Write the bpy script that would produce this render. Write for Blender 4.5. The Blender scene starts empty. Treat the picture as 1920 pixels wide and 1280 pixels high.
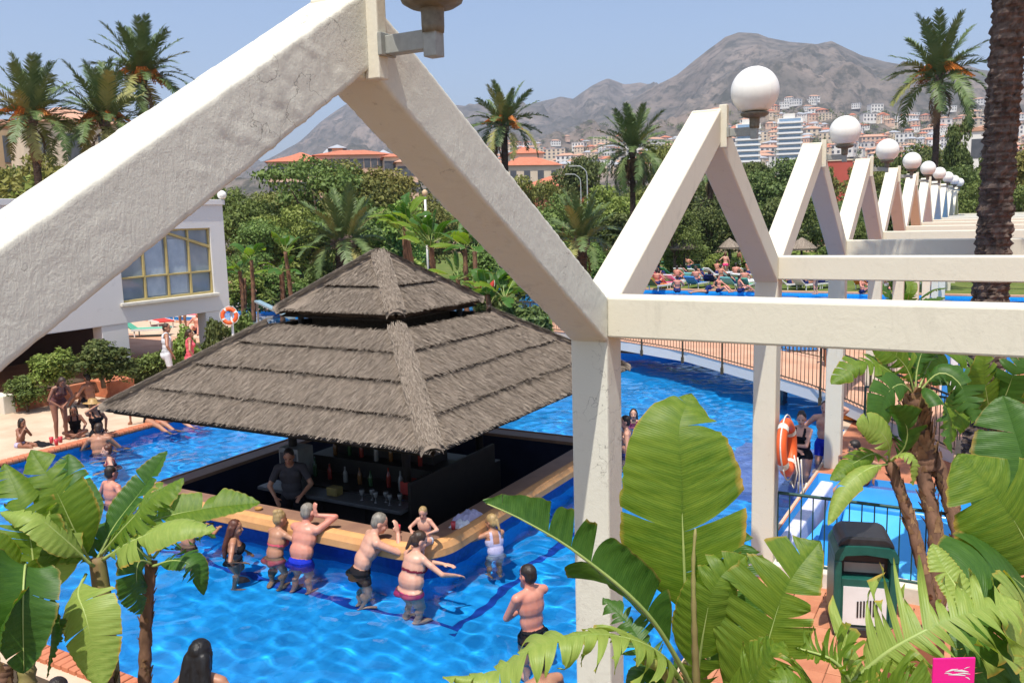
import bpy, bmesh, math, random
import numpy as np
from mathutils import Vector, Matrix, Quaternion, noise as mnoise
R = math.radians
rng = random.Random(7)
nrs = np.random.RandomState(11)
SC = bpy.context.scene
COL = SC.collection

# ------------------------------------------------------------------ camera, sky, sun, exposure
EYE = Vector((0.0, 0.0, 4.4))
YAW, PITCH, ROLL, FPX = 0.51760811, 0.14433935, -0.02697264, 1617.0
_f = Vector((-math.sin(YAW) * math.cos(PITCH), math.cos(YAW) * math.cos(PITCH), -math.sin(PITCH)))
_r = Vector((math.cos(YAW), math.sin(YAW), 0.0))
_u = _r.cross(_f)
CR = _r * math.cos(ROLL) + _u * math.sin(ROLL)
CU = _u * math.cos(ROLL) - _r * math.sin(ROLL)
CF = _f
cam_data = bpy.data.cameras.new('camera')
cam = bpy.data.objects.new('camera', cam_data)
COL.objects.link(cam)
cam.matrix_world = Matrix(((CR.x, CU.x, -CF.x, EYE.x), (CR.y, CU.y, -CF.y, EYE.y), (CR.z, CU.z, -CF.z, EYE.z), (0, 0, 0, 1)))
cam_data.sensor_width = 36.0
cam_data.lens = FPX / 1920 * 36.0
cam_data.clip_start = 0.05
cam_data.clip_end = 12000
SC.camera = cam

SUN_EL, SUN_OFF = R(66), R(15)
sdir = Vector((math.cos(SUN_EL) * math.sin(SUN_OFF), -math.cos(SUN_EL) * math.cos(SUN_OFF), math.sin(SUN_EL)))
world = bpy.data.worlds.new('World')
SC.world = world
world.use_nodes = True
wn = world.node_tree
wn.nodes.clear()
wo = wn.nodes.new('ShaderNodeOutputWorld')
wb = wn.nodes.new('ShaderNodeBackground')
sk = wn.nodes.new('ShaderNodeTexSky')
sk.sky_type = 'NISHITA'
sk.sun_disc = False
sk.sun_elevation = SUN_EL
sk.sun_rotation = math.atan2(sdir.x, sdir.y)
sk.altitude = 50
sk.air_density = 1.0
sk.dust_density = 1.6
sk.ozone_density = 4.0
wb.inputs['Strength'].default_value = 0.15
wn.links.new(sk.outputs[0], wb.inputs[0])
wn.links.new(wb.outputs[0], wo.inputs[0])
sun_d = bpy.data.lights.new('sun', 'SUN')
sun_d.energy = 4.9
sun_d.angle = R(0.53)
sun_d.color = (1.0, 0.95, 0.86)
sun = bpy.data.objects.new('sun', sun_d)
COL.objects.link(sun)
sun.rotation_euler = sdir.to_track_quat('Z', 'Y').to_euler()
SC.view_settings.view_transform = 'Standard'
SC.view_settings.look = 'None'
SC.view_settings.gamma = 1.0
SC.view_settings.use_curve_mapping = False
SC.view_settings.exposure = 0.35
SC.cycles.max_bounces = 8
SC.cycles.transparent_max_bounces = 24
SC.cycles.caustics_reflective = False
SC.cycles.caustics_refractive = True
sun_d.cycles.is_caustics_light = True


def at(px, py, d=None, z=None, X=None, Y=None):
    """world point on the view ray of a photo pixel: at depth d, or on the plane z / X / Y"""
    v = CF + CR * ((px - 960) / FPX) - CU * ((py - 640) / FPX)
    if z is not None:
        t = (z - EYE.z) / v.z
    elif X is not None:
        t = X / v.x
    elif Y is not None:
        t = Y / v.y
    else:
        t = d
    return EYE + v * t


def pix(p):
    v = Vector(p) - EYE
    d = v.dot(CF)
    return 960 + FPX * v.dot(CR) / d, 640 - FPX * v.dot(CU) / d, d


# ------------------------------------------------------------------ materials
def _nt(name):
    m = bpy.data.materials.new(name)
    m.use_nodes = True
    t = m.node_tree
    t.nodes.clear()
    o = t.nodes.new('ShaderNodeOutputMaterial')
    return m, t, o


def N(t, kind, **kw):
    n = t.nodes.new(kind)
    for k, v in kw.items():
        if k.startswith('i_'):
            n.inputs[k[2:].replace('_', ' ')].default_value = v
        else:
            setattr(n, k, v)
    return n


def c4(c):
    return (c[0], c[1], c[2], 1.0)


def coords(t, kind='Object', scale=None):
    tc = N(t, 'ShaderNodeTexCoord')
    if scale is None:
        return tc.outputs[kind]
    mp = N(t, 'ShaderNodeMapping')
    mp.inputs['Scale'].default_value = scale
    t.links.new(tc.outputs[kind], mp.inputs[0])
    return mp.outputs[0]


def noise_tex(t, co, scale, detail=4.0, rough=0.55, dist=0.0):
    n = N(t, 'ShaderNodeTexNoise')
    n.inputs['Scale'].default_value = scale
    n.inputs['Detail'].default_value = detail
    n.inputs['Roughness'].default_value = rough
    n.inputs['Distortion'].default_value = dist
    t.links.new(co, n.inputs['Vector'])
    return n.outputs['Fac']


def ramp(t, fac, stops):
    r = N(t, 'ShaderNodeValToRGB')
    el = r.color_ramp.elements
    while len(el) < len(stops):
        el.new(0.5)
    for e, (p, c) in zip(el, stops):
        e.position = p
        e.color = c4(c) if len(c) == 3 else c
    t.links.new(fac, r.inputs[0])
    return r.outputs[0]


def mixc(t, fac, a, b, mode='MIX'):
    m = N(t, 'ShaderNodeMix', data_type='RGBA', blend_type=mode)
    for s, v in ((0, fac), (6, a), (7, b)):
        if hasattr(v, 'links') or hasattr(v, 'is_linked'):
            t.links.new(v, m.inputs[s])
        else:
            m.inputs[s].default_value = v if s == 0 else c4(v)
    return m.outputs[2]


def bump(t, h, strength, dist, prev=None):
    b = N(t, 'ShaderNodeBump')
    b.inputs['Strength'].default_value = strength
    b.inputs['Distance'].default_value = dist
    t.links.new(h, b.inputs['Height'])
    if prev is not None:
        t.links.new(prev, b.inputs['Normal'])
    return b.outputs[0]


def pbsdf(t, o, col, rough=0.7, spec=0.3, normal=None, metal=0.0, **kw):
    p = N(t, 'ShaderNodeBsdfPrincipled')
    if isinstance(col, (tuple, list)):
        p.inputs['Base Color'].default_value = c4(col)
    else:
        t.links.new(col, p.inputs['Base Color'])
    p.inputs['Roughness'].default_value = rough
    p.inputs['Specular IOR Level'].default_value = spec
    p.inputs['Metallic'].default_value = metal
    for k, v in kw.items():
        p.inputs[k.replace('_', ' ')].default_value = v
    if normal is not None:
        t.links.new(normal, p.inputs['Normal'])
    if o is not None:
        t.links.new(p.outputs[0], o.inputs[0])
    return p


def simple(name, a, b=None, scale=6.0, rough=0.6, spec=0.3, bs=0.0, bscale=40.0, bd=0.01, metal=0.0, co='Object', lo=0.35, hi=0.65, stretch=None):
    """two-tone noise colour plus fine relief"""
    m, t, o = _nt(name)
    cc = coords(t, co, stretch)
    if b is None:
        b = tuple(x * 0.8 for x in a)
    f = noise_tex(t, cc, scale, 5, 0.6)
    col = ramp(t, f, [(lo, a), (hi, b)])
    nm = None
    if bs > 0:
        nm = bump(t, noise_tex(t, cc, bscale, 4, 0.6), bs, bd)
    pbsdf(t, o, col, rough, spec, nm, metal)
    return m


# ------------------------------------------------------------------ mesh helpers
class MB:
    def __init__(self):
        self.v = []
        self.f = []
        self.m = []
        self.uv = None

    def add(self, verts, faces, mat=0):
        n = len(self.v)
        self.v.extend([tuple(p) for p in verts])
        for f in faces:
            self.f.append(tuple(i + n for i in f))
            self.m.append(mat)

    def box(self, x0, x1, y0, y1, z0, z1, mat=0, M=None):
        vs = [(x, y, z) for z in (z0, z1) for y in (y0, y1) for x in (x0, x1)]
        if M is not None:
            vs = [M @ Vector(p) for p in vs]
        self.add(vs, [(0, 2, 3, 1), (4, 5, 7, 6), (0, 1, 5, 4), (2, 6, 7, 3), (0, 4, 6, 2), (1, 3, 7, 5)], mat)

    def tube(self, pts, radii, seg=8, mat=0, caps=True, flat=None):
        pts = [Vector(p) for p in pts]
        if not hasattr(radii, '__len__'):
            radii = [radii] * len(pts)
        rings = []
        up = None
        for i, p in enumerate(pts):
            d = (pts[min(i + 1, len(pts) - 1)] - pts[max(i - 1, 0)])
            if d.length < 1e-9:
                d = Vector((0, 0, 1))
            d.normalize()
            if up is None:
                up = Vector((0, 0, 1)) if abs(d.z) < 0.9 else Vector((1, 0, 0))
            s = d.cross(up)
            if s.length < 1e-6:
                s = d.orthogonal()
            s.normalize()
            up = s.cross(d).normalized()
            rr = radii[i]
            fl = 1.0 if flat is None else flat
            rings.append([p + s * (math.cos(a) * rr) + up * (math.sin(a) * rr * fl) for a in [2 * math.pi * k / seg for k in range(seg)]])
        n = len(self.v)
        for r_ in rings:
            self.v.extend([tuple(q) for q in r_])
        for i in range(len(rings) - 1):
            for k in range(seg):
                k2 = (k + 1) % seg
                self.f.append((n + i * seg + k, n + i * seg + k2, n + (i + 1) * seg + k2, n + (i + 1) * seg + k))
                self.m.append(mat)
        if caps:
            self.f.append(tuple(n + k for k in range(seg))[::-1])
            self.m.append(mat)
            self.f.append(tuple(n + (len(rings) - 1) * seg + k for k in range(seg)))
            self.m.append(mat)

    def lathe(self, prof, seg=16, mat=0, c=(0, 0, 0)):
        """prof: list of (radius, z)"""
        n = len(self.v)
        for r_, z in prof:
            for k in range(seg):
                a = 2 * math.pi * k / seg
                self.v.append((c[0] + r_ * math.cos(a), c[1] + r_ * math.sin(a), c[2] + z))
        for i in range(len(prof) - 1):
            for k in range(seg):
                k2 = (k + 1) % seg
                self.f.append((n + i * seg + k, n + i * seg + k2, n + (i + 1) * seg + k2, n + (i + 1) * seg + k))
                self.m.append(mat)
        self.f.append(tuple(n + k for k in range(seg))[::-1])
        self.m.append(mat)
        e = n + (len(prof) - 1) * seg
        self.f.append(tuple(e + k for k in range(seg)))
        self.m.append(mat)

    def prism(self, poly, axis, a, b, mat=0):
        """polygon (2-D list) extruded along axis 'x','y' or 'z' from a to b"""
        n = len(poly)

        def P(p, w):
            if axis == 'x':
                return (w, p[0], p[1])
            if axis == 'y':
                return (p[0], w, p[1])
            return (p[0], p[1], w)
        vs = [P(p, a) for p in poly] + [P(p, b) for p in poly]
        fs = [tuple(range(n))[::-1], tuple(range(n, 2 * n))]
        fs += [(i, (i + 1) % n, n + (i + 1) % n, n + i) for i in range(n)]
        self.add(vs, fs, mat)

    def mesh(self, name, mats, smooth=False):
        me = bpy.data.meshes.new(name)
        me.from_pydata(self.v, [], self.f)
        for m in (mats if isinstance(mats, (list, tuple)) else [mats]):
            me.materials.append(m)
        if any(self.m):
            me.polygons.foreach_set('material_index', self.m)
        if smooth:
            me.polygons.foreach_set('use_smooth', [True] * len(me.polygons))
        me.update()
        return me

    def build(self, name, mats, parent=None, smooth=False, bevel=0.0, fix=True, segs=2):
        me = self.mesh(name, mats, smooth)
        if fix or bevel > 0:
            bm = bmesh.new()
            bm.from_mesh(me)
            bmesh.ops.recalc_face_normals(bm, faces=bm.faces)
            if bevel > 0:
                bmesh.ops.remove_doubles(bm, verts=bm.verts, dist=1e-5)
                es = [e for e in bm.edges if len(e.link_faces) == 2 and e.calc_face_angle(0) > 0.5]
                bmesh.ops.bevel(bm, geom=es, offset=bevel, segments=segs, affect='EDGES', profile=0.5, clamp_overlap=True)
            bm.to_mesh(me)
            bm.free()
            if smooth:
                me.polygons.foreach_set('use_smooth', [True] * len(me.polygons))
        return link(name, me, parent)


def link(name, me, parent=None, loc=None, rot=None, scale=None):
    o = bpy.data.objects.new(name, me)
    COL.objects.link(o)
    if loc is not None:
        o.location = loc
    if rot is not None:
        o.rotation_euler = rot
    if scale is not None:
        o.scale = scale
    if parent is not None:
        o.parent = parent
        o.matrix_parent_inverse = Matrix.Translation(-Vector(parent.location)) if parent.get('_abs') else Matrix.Identity(4)
    return o


def np_mesh(name, V, F, mats, fm=None, uv=None, smooth=False):
    """V (n,3) array, F (m,3|4) array"""
    me = bpy.data.meshes.new(name)
    n, m, k = len(V), len(F), F.shape[1]
    me.vertices.add(n)
    me.vertices.foreach_set('co', np.asarray(V, np.float32).ravel())
    me.loops.add(m * k)
    me.loops.foreach_set('vertex_index', np.asarray(F, np.int32).ravel())
    me.polygons.add(m)
    me.polygons.foreach_set('loop_start', np.arange(0, m * k, k, dtype=np.int32))
    me.polygons.foreach_set('loop_total', np.full(m, k, np.int32))
    for x in (mats if isinstance(mats, (list, tuple)) else [mats]):
        me.materials.append(x)
    if fm is not None:
        me.polygons.foreach_set('material_index', np.asarray(fm, np.int32))
    if smooth:
        me.polygons.foreach_set('use_smooth', np.ones(m, bool))
    if uv is not None:
        l = me.uv_layers.new(name='UVMap')
        l.data.foreach_set('uv', np.asarray(uv, np.float32)[np.asarray(F).ravel()].ravel())
    me.update(calc_edges=True)
    me.validate()
    return me


def tag(o, label=None, cat=None, group=None, kind=None):
    if label:
        o['label'] = label
    if cat:
        o['category'] = cat
    if group:
        o['group'] = group
    if kind:
        o['kind'] = kind
    return o


def thing(name, label, cat, loc=(0, 0, 0), group=None, rotz=0.0, absolute=True):
    """an Empty at the thing's base; with absolute=True its parts are written in world coordinates"""
    o = bpy.data.objects.new(name, None)
    COL.objects.link(o)
    o.empty_display_size = 0.1
    o.location = loc
    o.rotation_euler = (0, 0, rotz)
    if absolute:
        o['_abs'] = 1
    return tag(o, label, cat, group)


def copy_tree(o, loc=None, rotz=None, scale=None, label=None, parent=None):
    c = o.copy()
    COL.objects.link(c)
    if parent is not None:
        c.parent = parent
    if loc is not None:
        c.location = loc
    if rotz is not None:
        c.rotation_euler = (c.rotation_euler[0], c.rotation_euler[1], rotz)
    if scale is not None:
        c.scale = scale if hasattr(scale, '__len__') else (scale,) * 3
    if label:
        c['label'] = label
    for ch in list(KIDS.get(o.name, [])) or list(o.children):
        copy_tree(ch, parent=c)
    return c


KIDS = {}


def structure(o):
    o['kind'] = 'structure'
    return o

# ------------------------------------------------------------------ material library
def mat_plaster(name, base, dark, bs=0.8, coarse=7.0, dirt=True):
    m, t, o = _nt(name)
    co = coords(t)
    f1 = noise_tex(t, co, 3.0, 6, 0.6)
    col = ramp(t, f1, [(0.3, base), (0.62, base), (0.8, dark)])
    if dirt:
        f2 = noise_tex(t, co, 26.0, 3, 0.7)
        col = mixc(t, ramp(t, f2, [(0.66, (0, 0, 0)), (0.78, (0.5, 0.5, 0.5))]), col, tuple(x * 0.55 for x in dark))
        f3 = noise_tex(t, coords(t, 'Object', (1.0, 1.0, 0.35)), 5.5, 5, 0.7, 0.6)
        col = mixc(t, ramp(t, f3, [(0.58, (0, 0, 0)), (0.75, (0.35, 0.35, 0.35))]), col, tuple(x * 0.72 for x in dark))
    # trowel ridges: two stretched noises and a fine grain
    a = noise_tex(t, coords(t, 'Object', (1, 2.2, 0.8)), coarse, 6, 0.62, 1.2)
    b = noise_tex(t, co, coarse * 6, 4, 0.65, 0.3)
    vo = N(t, 'ShaderNodeTexVoronoi', feature='DISTANCE_TO_EDGE')
    vo.inputs['Scale'].default_value = 2.3
    w = N(t, 'ShaderNodeVectorMath', operation='ADD')
    nz = N(t, 'ShaderNodeTexNoise')
    nz.inputs['Scale'].default_value = 4.0
    nz.inputs['Detail'].default_value = 5.0
    t.links.new(co, nz.inputs['Vector'])
    t.links.new(co, w.inputs[0])
    t.links.new(nz.outputs['Color'], w.inputs[1])
    t.links.new(w.outputs[0], vo.inputs['Vector'])
    crack = ramp(t, vo.outputs['Distance'], [(0.0, (0, 0, 0)), (0.02, (1, 1, 1))])
    if name == 'rough_render':
        mk = noise_tex(t, co, 1.7, 3, 0.5)
        thin = ramp(t, vo.outputs['Distance'], [(0.0, (1, 1, 1)), (0.009, (0, 0, 0))])
        hair = mixc(t, 1.0, thin, ramp(t, mk, [(0.54, (0, 0, 0)), (0.60, (0.8, 0.8, 0.8))]), 'MULTIPLY')
        col = mixc(t, hair, col, (0.16, 0.145, 0.12))
        st = noise_tex(t, coords(t, 'Object', (1.0, 1.4, 0.9)), 2.4, 6, 0.7, 0.4)
        col = mixc(t, ramp(t, st, [(0.60, (0, 0, 0)), (0.74, (0.4, 0.4, 0.4))]), col, (0.33, 0.29, 0.22))
    if name == 'rough_render':
        mq = ramp(t, noise_tex(t, co, 1.9, 3, 0.5, 0.5), [(0.38, (0.12, 0.12, 0.12)), (0.62, (1, 1, 1))])
        am = N(t, 'ShaderNodeMath', operation='MULTIPLY')
        t.links.new(a, am.inputs[0])
        t.links.new(mq, am.inputs[1])
        a = am.outputs[0]
    n1 = bump(t, a, bs * 0.5, 0.02)
    n2 = bump(t, b, bs * 0.6, 0.006, n1)
    n3 = bump(t, crack, bs * 0.12, 0.004, n2)
    pbsdf(t, o, col, 0.85, 0.2, n3)
    return m


def mat_leaf(name, base, light, edge, veins=True, trans=0.35, vs=150.0, rough=0.46):
    """broad banana-like leaf: uv.x along the midrib (metres), uv.y 0 at the midrib .. 1 at the margin"""
    m, t, o = _nt(name)
    tc = N(t, 'ShaderNodeTexCoord')
    sp = N(t, 'ShaderNodeSeparateXYZ')
    t.links.new(tc.outputs['UV'], sp.inputs[0])
    mp = N(t, 'ShaderNodeMapping')
    mp.inputs['Scale'].default_value = (26, 1.0, 1)
    t.links.new(tc.outputs['UV'], mp.inputs[0])
    f = noise_tex(t, mp.outputs[0], 1.6, 4, 0.6)
    f2 = noise_tex(t, tc.outputs['Object'], 2.2, 3, 0.5)
    oi = N(t, 'ShaderNodeObjectInfo')
    col = ramp(t, f, [(0.32, base), (0.68, light)])
    col = mixc(t, ramp(t, f2, [(0.4, (0, 0, 0)), (0.75, (0.6, 0.6, 0.6))]), col, light)
    # dry margin
    f3 = noise_tex(t, tc.outputs['Object'], 3.2, 6, 0.75)
    add = N(t, 'ShaderNodeMath', operation='MULTIPLY_ADD')
    t.links.new(f3, add.inputs[0])
    add.inputs[1].default_value = 0.42
    t.links.new(sp.outputs['Y'], add.inputs[2])
    col = mixc(t, ramp(t, add.outputs[0], [(1.12, (0, 0, 0)), (1.2, (1, 1, 1))] if False else [(0.0, (0, 0, 0)), (1.0, (0, 0, 0))]), col, edge)
    dm = N(t, 'ShaderNodeMapRange')
    dm.inputs['From Min'].default_value = 1.13
    dm.inputs['From Max'].default_value = 1.25
    t.links.new(add.outputs[0], dm.inputs['Value'])
    col = mixc(t, dm.outputs[0], col, edge)
    wv = N(t, 'ShaderNodeTexWave', wave_type='BANDS', bands_direction='X')
    wv.inputs['Scale'].default_value = 1.0
    wv.inputs['Distortion'].default_value = 0.6
    wv.inputs['Detail'].default_value = 2.0
    mp2 = N(t, 'ShaderNodeMapping')
    mp2.inputs['Scale'].default_value = (vs / 6.28 * 1.2, 0.35, 1)
    t.links.new(tc.outputs['UV'], mp2.inputs[0])
    t.links.new(mp2.outputs[0], wv.inputs['Vector'])
    nm = bump(t, wv.outputs['Fac'], 0.22, 0.0025)
    nm = bump(t, f, 0.2, 0.004, nm)
    p = pbsdf(t, None, col, rough, 0.34, nm)
    tr = N(t, 'ShaderNodeBsdfTranslucent')
    g = N(t, 'ShaderNodeMix', data_type='RGBA', blend_type='MULTIPLY')
    g.inputs[0].default_value = 1.0
    t.links.new(col, g.inputs[6])
    g.inputs[7].default_value = (1.6, 1.7, 0.45, 1)
    t.links.new(g.outputs[2], tr.inputs['Color'])
    t.links.new(nm, tr.inputs['Normal'])
    ms = N(t, 'ShaderNodeMixShader')
    ms.inputs[0].default_value = trans
    t.links.new(p.outputs[0], ms.inputs[1])
    t.links.new(tr.outputs[0], ms.inputs[2])
    t.links.new(ms.outputs[0], o.inputs[0])
    return m


def mat_foliage(name, a, b, c=None, trans=0.25):
    m, t, o = _nt(name)
    g = N(t, 'ShaderNodeNewGeometry')
    oi = N(t, 'ShaderNodeObjectInfo')
    col = ramp(t, g.outputs['Random Per Island'], [(0.0, a), (0.55, b), (1.0, c or b)])
    hs = N(t, 'ShaderNodeHueSaturation')
    mr = N(t, 'ShaderNodeMapRange')
    mr.inputs['To Min'].default_value = 0.475
    mr.inputs['To Max'].default_value = 0.525
    t.links.new(oi.outputs['Random'], mr.inputs['Value'])
    t.links.new(mr.outputs[0], hs.inputs['Hue'])
    mv = N(t, 'ShaderNodeMath', operation='MULTIPLY_ADD')
    t.links.new(oi.outputs['Random'], mv.inputs[0])
    mv.inputs[1].default_value = 0.55
    mv.inputs[2].default_value = 0.95
    t.links.new(mv.outputs[0], hs.inputs['Value'])
    t.links.new(col, hs.inputs['Color'])
    col = hs.outputs[0]
    f = noise_tex(t, coords(t), 0.55, 3, 0.5)
    col = mixc(t, ramp(t, f, [(0.42, (0, 0, 0)), (0.62, (0.6, 0.6, 0.6))]), col, tuple(x * 1.35 for x in (c or b)))
    p = pbsdf(t, None, col, 0.55, 0.25)
    tr = N(t, 'ShaderNodeBsdfTranslucent')
    t.links.new(col, tr.inputs['Color'])
    ms = N(t, 'ShaderNodeMixShader')
    ms.inputs[0].default_value = trans
    t.links.new(p.outputs[0], ms.inputs[1])
    t.links.new(tr.outputs[0], ms.inputs[2])
    t.links.new(ms.outputs[0], o.inputs[0])
    return m


def mat_water(name, tint):
    """clear refracting pool water; the ripples are geometry and throw real caustics on the floor"""
    m, t, o = _nt(name)
    g = N(t, 'ShaderNodeBsdfGlass')
    g.inputs['IOR'].default_value = 1.33
    g.inputs['Roughness'].default_value = 0.0
    g.inputs['Color'].default_value = c4(tint)
    t.links.new(g.outputs[0], o.inputs[0])
    return m


def mat_pooltile(name, a, b, grout=0.85):
    """small glass mosaic: every tile its own blue"""
    m, t, o = _nt(name)
    co = coords(t)
    vo = N(t, 'ShaderNodeTexVoronoi', feature='F1', distance='CHEBYCHEV')
    vo.inputs['Scale'].default_value = 20.0
    vo.inputs['Randomness'].default_value = 0.0
    t.links.new(co, vo.inputs['Vector'])
    f = noise_tex(t, co, 0.8, 3, 0.5)
    sv = N(t, 'ShaderNodeSeparateColor')
    t.links.new(vo.outputs['Color'], sv.inputs[0])
    col = ramp(t, sv.outputs[0], [(0.1, a), (0.9, b)])
    col = mixc(t, ramp(t, f, [(0.35, (0, 0, 0)), (0.7, (0.5, 0.5, 0.5))]), col, b)
    pbsdf(t, o, col, 0.35, 0.4)
    return m


def mat_thatch(name, a, b, c):
    m, t, o = _nt(name)
    co = coords(t)
    g = N(t, 'ShaderNodeNewGeometry')
    f = noise_tex(t, co, 9.0, 6, 0.75)
    col = ramp(t, g.outputs['Random Per Island'], [(0.0, a), (0.6, b), (1.0, c)])
    col = mixc(t, ramp(t, f, [(0.4, (0, 0, 0)), (0.7, (0.6, 0.6, 0.6))]), col, a)
    nm = bump(t, noise_tex(t, co, 60.0, 4, 0.7), 0.7, 0.02)
    pbsdf(t, o, col, 0.9, 0.15, nm)
    return m


PL_NEAR = mat_plaster('rough_render', (0.665, 0.64, 0.54), (0.56, 0.53, 0.445), 0.5, 12.0)
PL = mat_plaster('cream_render', (0.67, 0.62, 0.495), (0.58, 0.535, 0.425), 0.3, 7.0)
WHITE_WALL = mat_plaster('white_wall', (0.68, 0.66, 0.63), (0.58, 0.56, 0.53), 0.25, 8.0, False)
LAMP_GREY = simple('lamp_grey_paint', (0.33, 0.33, 0.29), (0.27, 0.27, 0.24), 30, 0.45, 0.4)
LAMP_DARK = simple('lamp_base_metal', (0.12, 0.10, 0.07), (0.2, 0.17, 0.12), 25, 0.55, 0.4)
GLOBE = simple('opal_globe', (0.82, 0.80, 0.74), (0.76, 0.73, 0.66), 5, 0.3, 0.5)
THATCH = mat_thatch('thatch', (0.175, 0.14, 0.108), (0.28, 0.228, 0.178), (0.39, 0.325, 0.258))
THATCH_BASE = mat_thatch('thatch_bed', (0.17, 0.135, 0.10), (0.245, 0.195, 0.15), (0.29, 0.235, 0.18))
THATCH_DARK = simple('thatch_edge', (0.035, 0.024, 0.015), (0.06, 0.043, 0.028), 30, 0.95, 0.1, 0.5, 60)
TERRA = simple('terracotta_tile', (0.50, 0.20, 0.105), (0.40, 0.145, 0.075), 3.0, 0.7, 0.25, 0.2, 40)
TERRA2 = simple('terracotta_tile_pale', (0.56, 0.25, 0.14), (0.45, 0.18, 0.09), 3.0, 0.7, 0.25, 0.2, 40)
BRICK = simple('coping_brick', (0.55, 0.20, 0.10), (0.42, 0.13, 0.065), 5.0, 0.6, 0.3, 0.2, 40)
PAVE = simple('beige_paving', (0.62, 0.47, 0.34), (0.50, 0.36, 0.25), 1.4, 0.8, 0.2, 0.2, 30)
PINKPAVE = simple('pink_paving', (0.62, 0.36, 0.24), (0.52, 0.28, 0.18), 1.2, 0.8, 0.2, 0.15, 30)
GROUT = simple('paving_joint', (0.36, 0.22, 0.14), (0.3, 0.18, 0.11), 8, 0.9, 0.1)
KERB = simple('white_kerb', (0.72, 0.68, 0.58), (0.62, 0.58, 0.48), 4, 0.8, 0.2, 0.2, 30)
TILE_BLUE = mat_pooltile('pool_mosaic', (0.011, 0.295, 0.75), (0.026, 0.38, 0.85))
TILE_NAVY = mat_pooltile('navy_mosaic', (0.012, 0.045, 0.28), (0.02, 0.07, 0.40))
TILE_LILAC = mat_pooltile('lilac_mosaic', (0.16, 0.20, 0.52), (0.24, 0.28, 0.60))
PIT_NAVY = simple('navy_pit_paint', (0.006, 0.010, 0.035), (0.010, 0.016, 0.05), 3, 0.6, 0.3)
WATER = mat_water('pool_water', (0.83, 0.96, 1.0))
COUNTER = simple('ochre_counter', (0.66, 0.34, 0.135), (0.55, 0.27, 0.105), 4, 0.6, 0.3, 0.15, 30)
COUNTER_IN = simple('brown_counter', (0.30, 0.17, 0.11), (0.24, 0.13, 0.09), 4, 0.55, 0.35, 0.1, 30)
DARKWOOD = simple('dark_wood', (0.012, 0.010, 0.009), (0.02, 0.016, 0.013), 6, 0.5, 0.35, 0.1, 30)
STEEL = simple('brushed_steel', (0.32, 0.33, 0.33), (0.25, 0.26, 0.26), 20, 0.35, 0.5, metal=0.7)
GREEN_METAL = simple('green_railing_paint', (0.012, 0.055, 0.045), (0.02, 0.075, 0.06), 20, 0.45, 0.4)
BROWN_METAL = simple('bronze_railing_paint', (0.05, 0.04, 0.022), (0.07, 0.055, 0.03), 20, 0.5, 0.4)
YELLOW_FRAME = simple('yellow_window_frame', (0.52, 0.41, 0.17), (0.45, 0.35, 0.14), 6, 0.5, 0.3)
LAWN = simple('lawn_grass', (0.085, 0.13, 0.028), (0.15, 0.17, 0.045), 0.9, 0.9, 0.1, 0.5, 60)
EARTH = simple('dry_earth', (0.30, 0.22, 0.14), (0.2, 0.16, 0.09), 0.08, 0.95, 0.1, 0.4, 3)
BOUNCE_TONE = simple('bounce_ground_tone', (0.25, 0.155, 0.105), (0.18, 0.115, 0.08), 0.8, 0.95, 0.1, 0.4, 12)
SOIL = simple('planter_soil', (0.10, 0.07, 0.045), (0.06, 0.045, 0.03), 8, 0.95, 0.1, 0.5, 30)
ORANGE = simple('orange_buoy', (0.80, 0.13, 0.03), (0.68, 0.10, 0.025), 6, 0.5, 0.35)
REDPLASTIC = simple('red_buoy', (0.62, 0.07, 0.05), (0.5, 0.05, 0.04), 6, 0.5, 0.35)
ROPE = simple('white_rope', (0.75, 0.72, 0.66), (0.6, 0.57, 0.5), 60, 0.8, 0.1)
WHITE = simple('white_paint', (0.78, 0.77, 0.74), (0.70, 0.69, 0.66), 5, 0.5, 0.3)
SLIDE_BLUE = simple('slide_blue', (0.02, 0.23, 0.62), (0.03, 0.28, 0.70), 2, 0.25, 0.5)
SLIDE_PALE = simple('slide_pale_blue', (0.07, 0.40, 0.80), (0.10, 0.46, 0.84), 2, 0.25, 0.5)
SLIDE_NAVY = simple('slide_dark_blue', (0.008, 0.09, 0.36), (0.012, 0.12, 0.42), 2, 0.25, 0.5)
CURB_LILAC = simple('lilac_white_curb', (0.62, 0.62, 0.74), (0.45, 0.46, 0.66), 30, 0.5, 0.3)
BIN_GREEN = simple('dark_green_plastic', (0.008, 0.075, 0.058), (0.012, 0.095, 0.072), 8, 0.4, 0.4)
BIN_BLACK = simple('black_plastic', (0.018, 0.017, 0.018), (0.03, 0.028, 0.03), 8, 0.4, 0.45)
PINK_SIGN = simple('magenta_card', (0.80, 0.015, 0.24), (0.74, 0.012, 0.21), 3, 0.5, 0.3)
LEAF_A = mat_leaf('banana_leaf', (0.072, 0.155, 0.013), (0.185, 0.27, 0.03), (0.46, 0.30, 0.07), trans=0.45)
LEAF_B = mat_leaf('banana_leaf_dark', (0.032, 0.095, 0.013), (0.068, 0.155, 0.022), (0.30, 0.20, 0.05), trans=0.34)
LEAF_Y = mat_leaf('banana_leaf_yellowing', (0.20, 0.30, 0.05), (0.32, 0.40, 0.09), (0.52, 0.32, 0.06))
MIDRIB = simple('leaf_midrib', (0.36, 0.42, 0.13), (0.28, 0.36, 0.10), 6, 0.45, 0.35)
STEM_GREEN = simple('banana_stem', (0.26, 0.25, 0.08), (0.20, 0.13, 0.06), 5, 0.6, 0.25, 0.3, 20, stretch=(1, 1, 0.2))
STEM_BROWN = simple('banana_old_stem', (0.22, 0.12, 0.075), (0.10, 0.055, 0.035), 9, 0.85, 0.15, 0.5, 30, stretch=(1, 1, 0.4))
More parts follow.
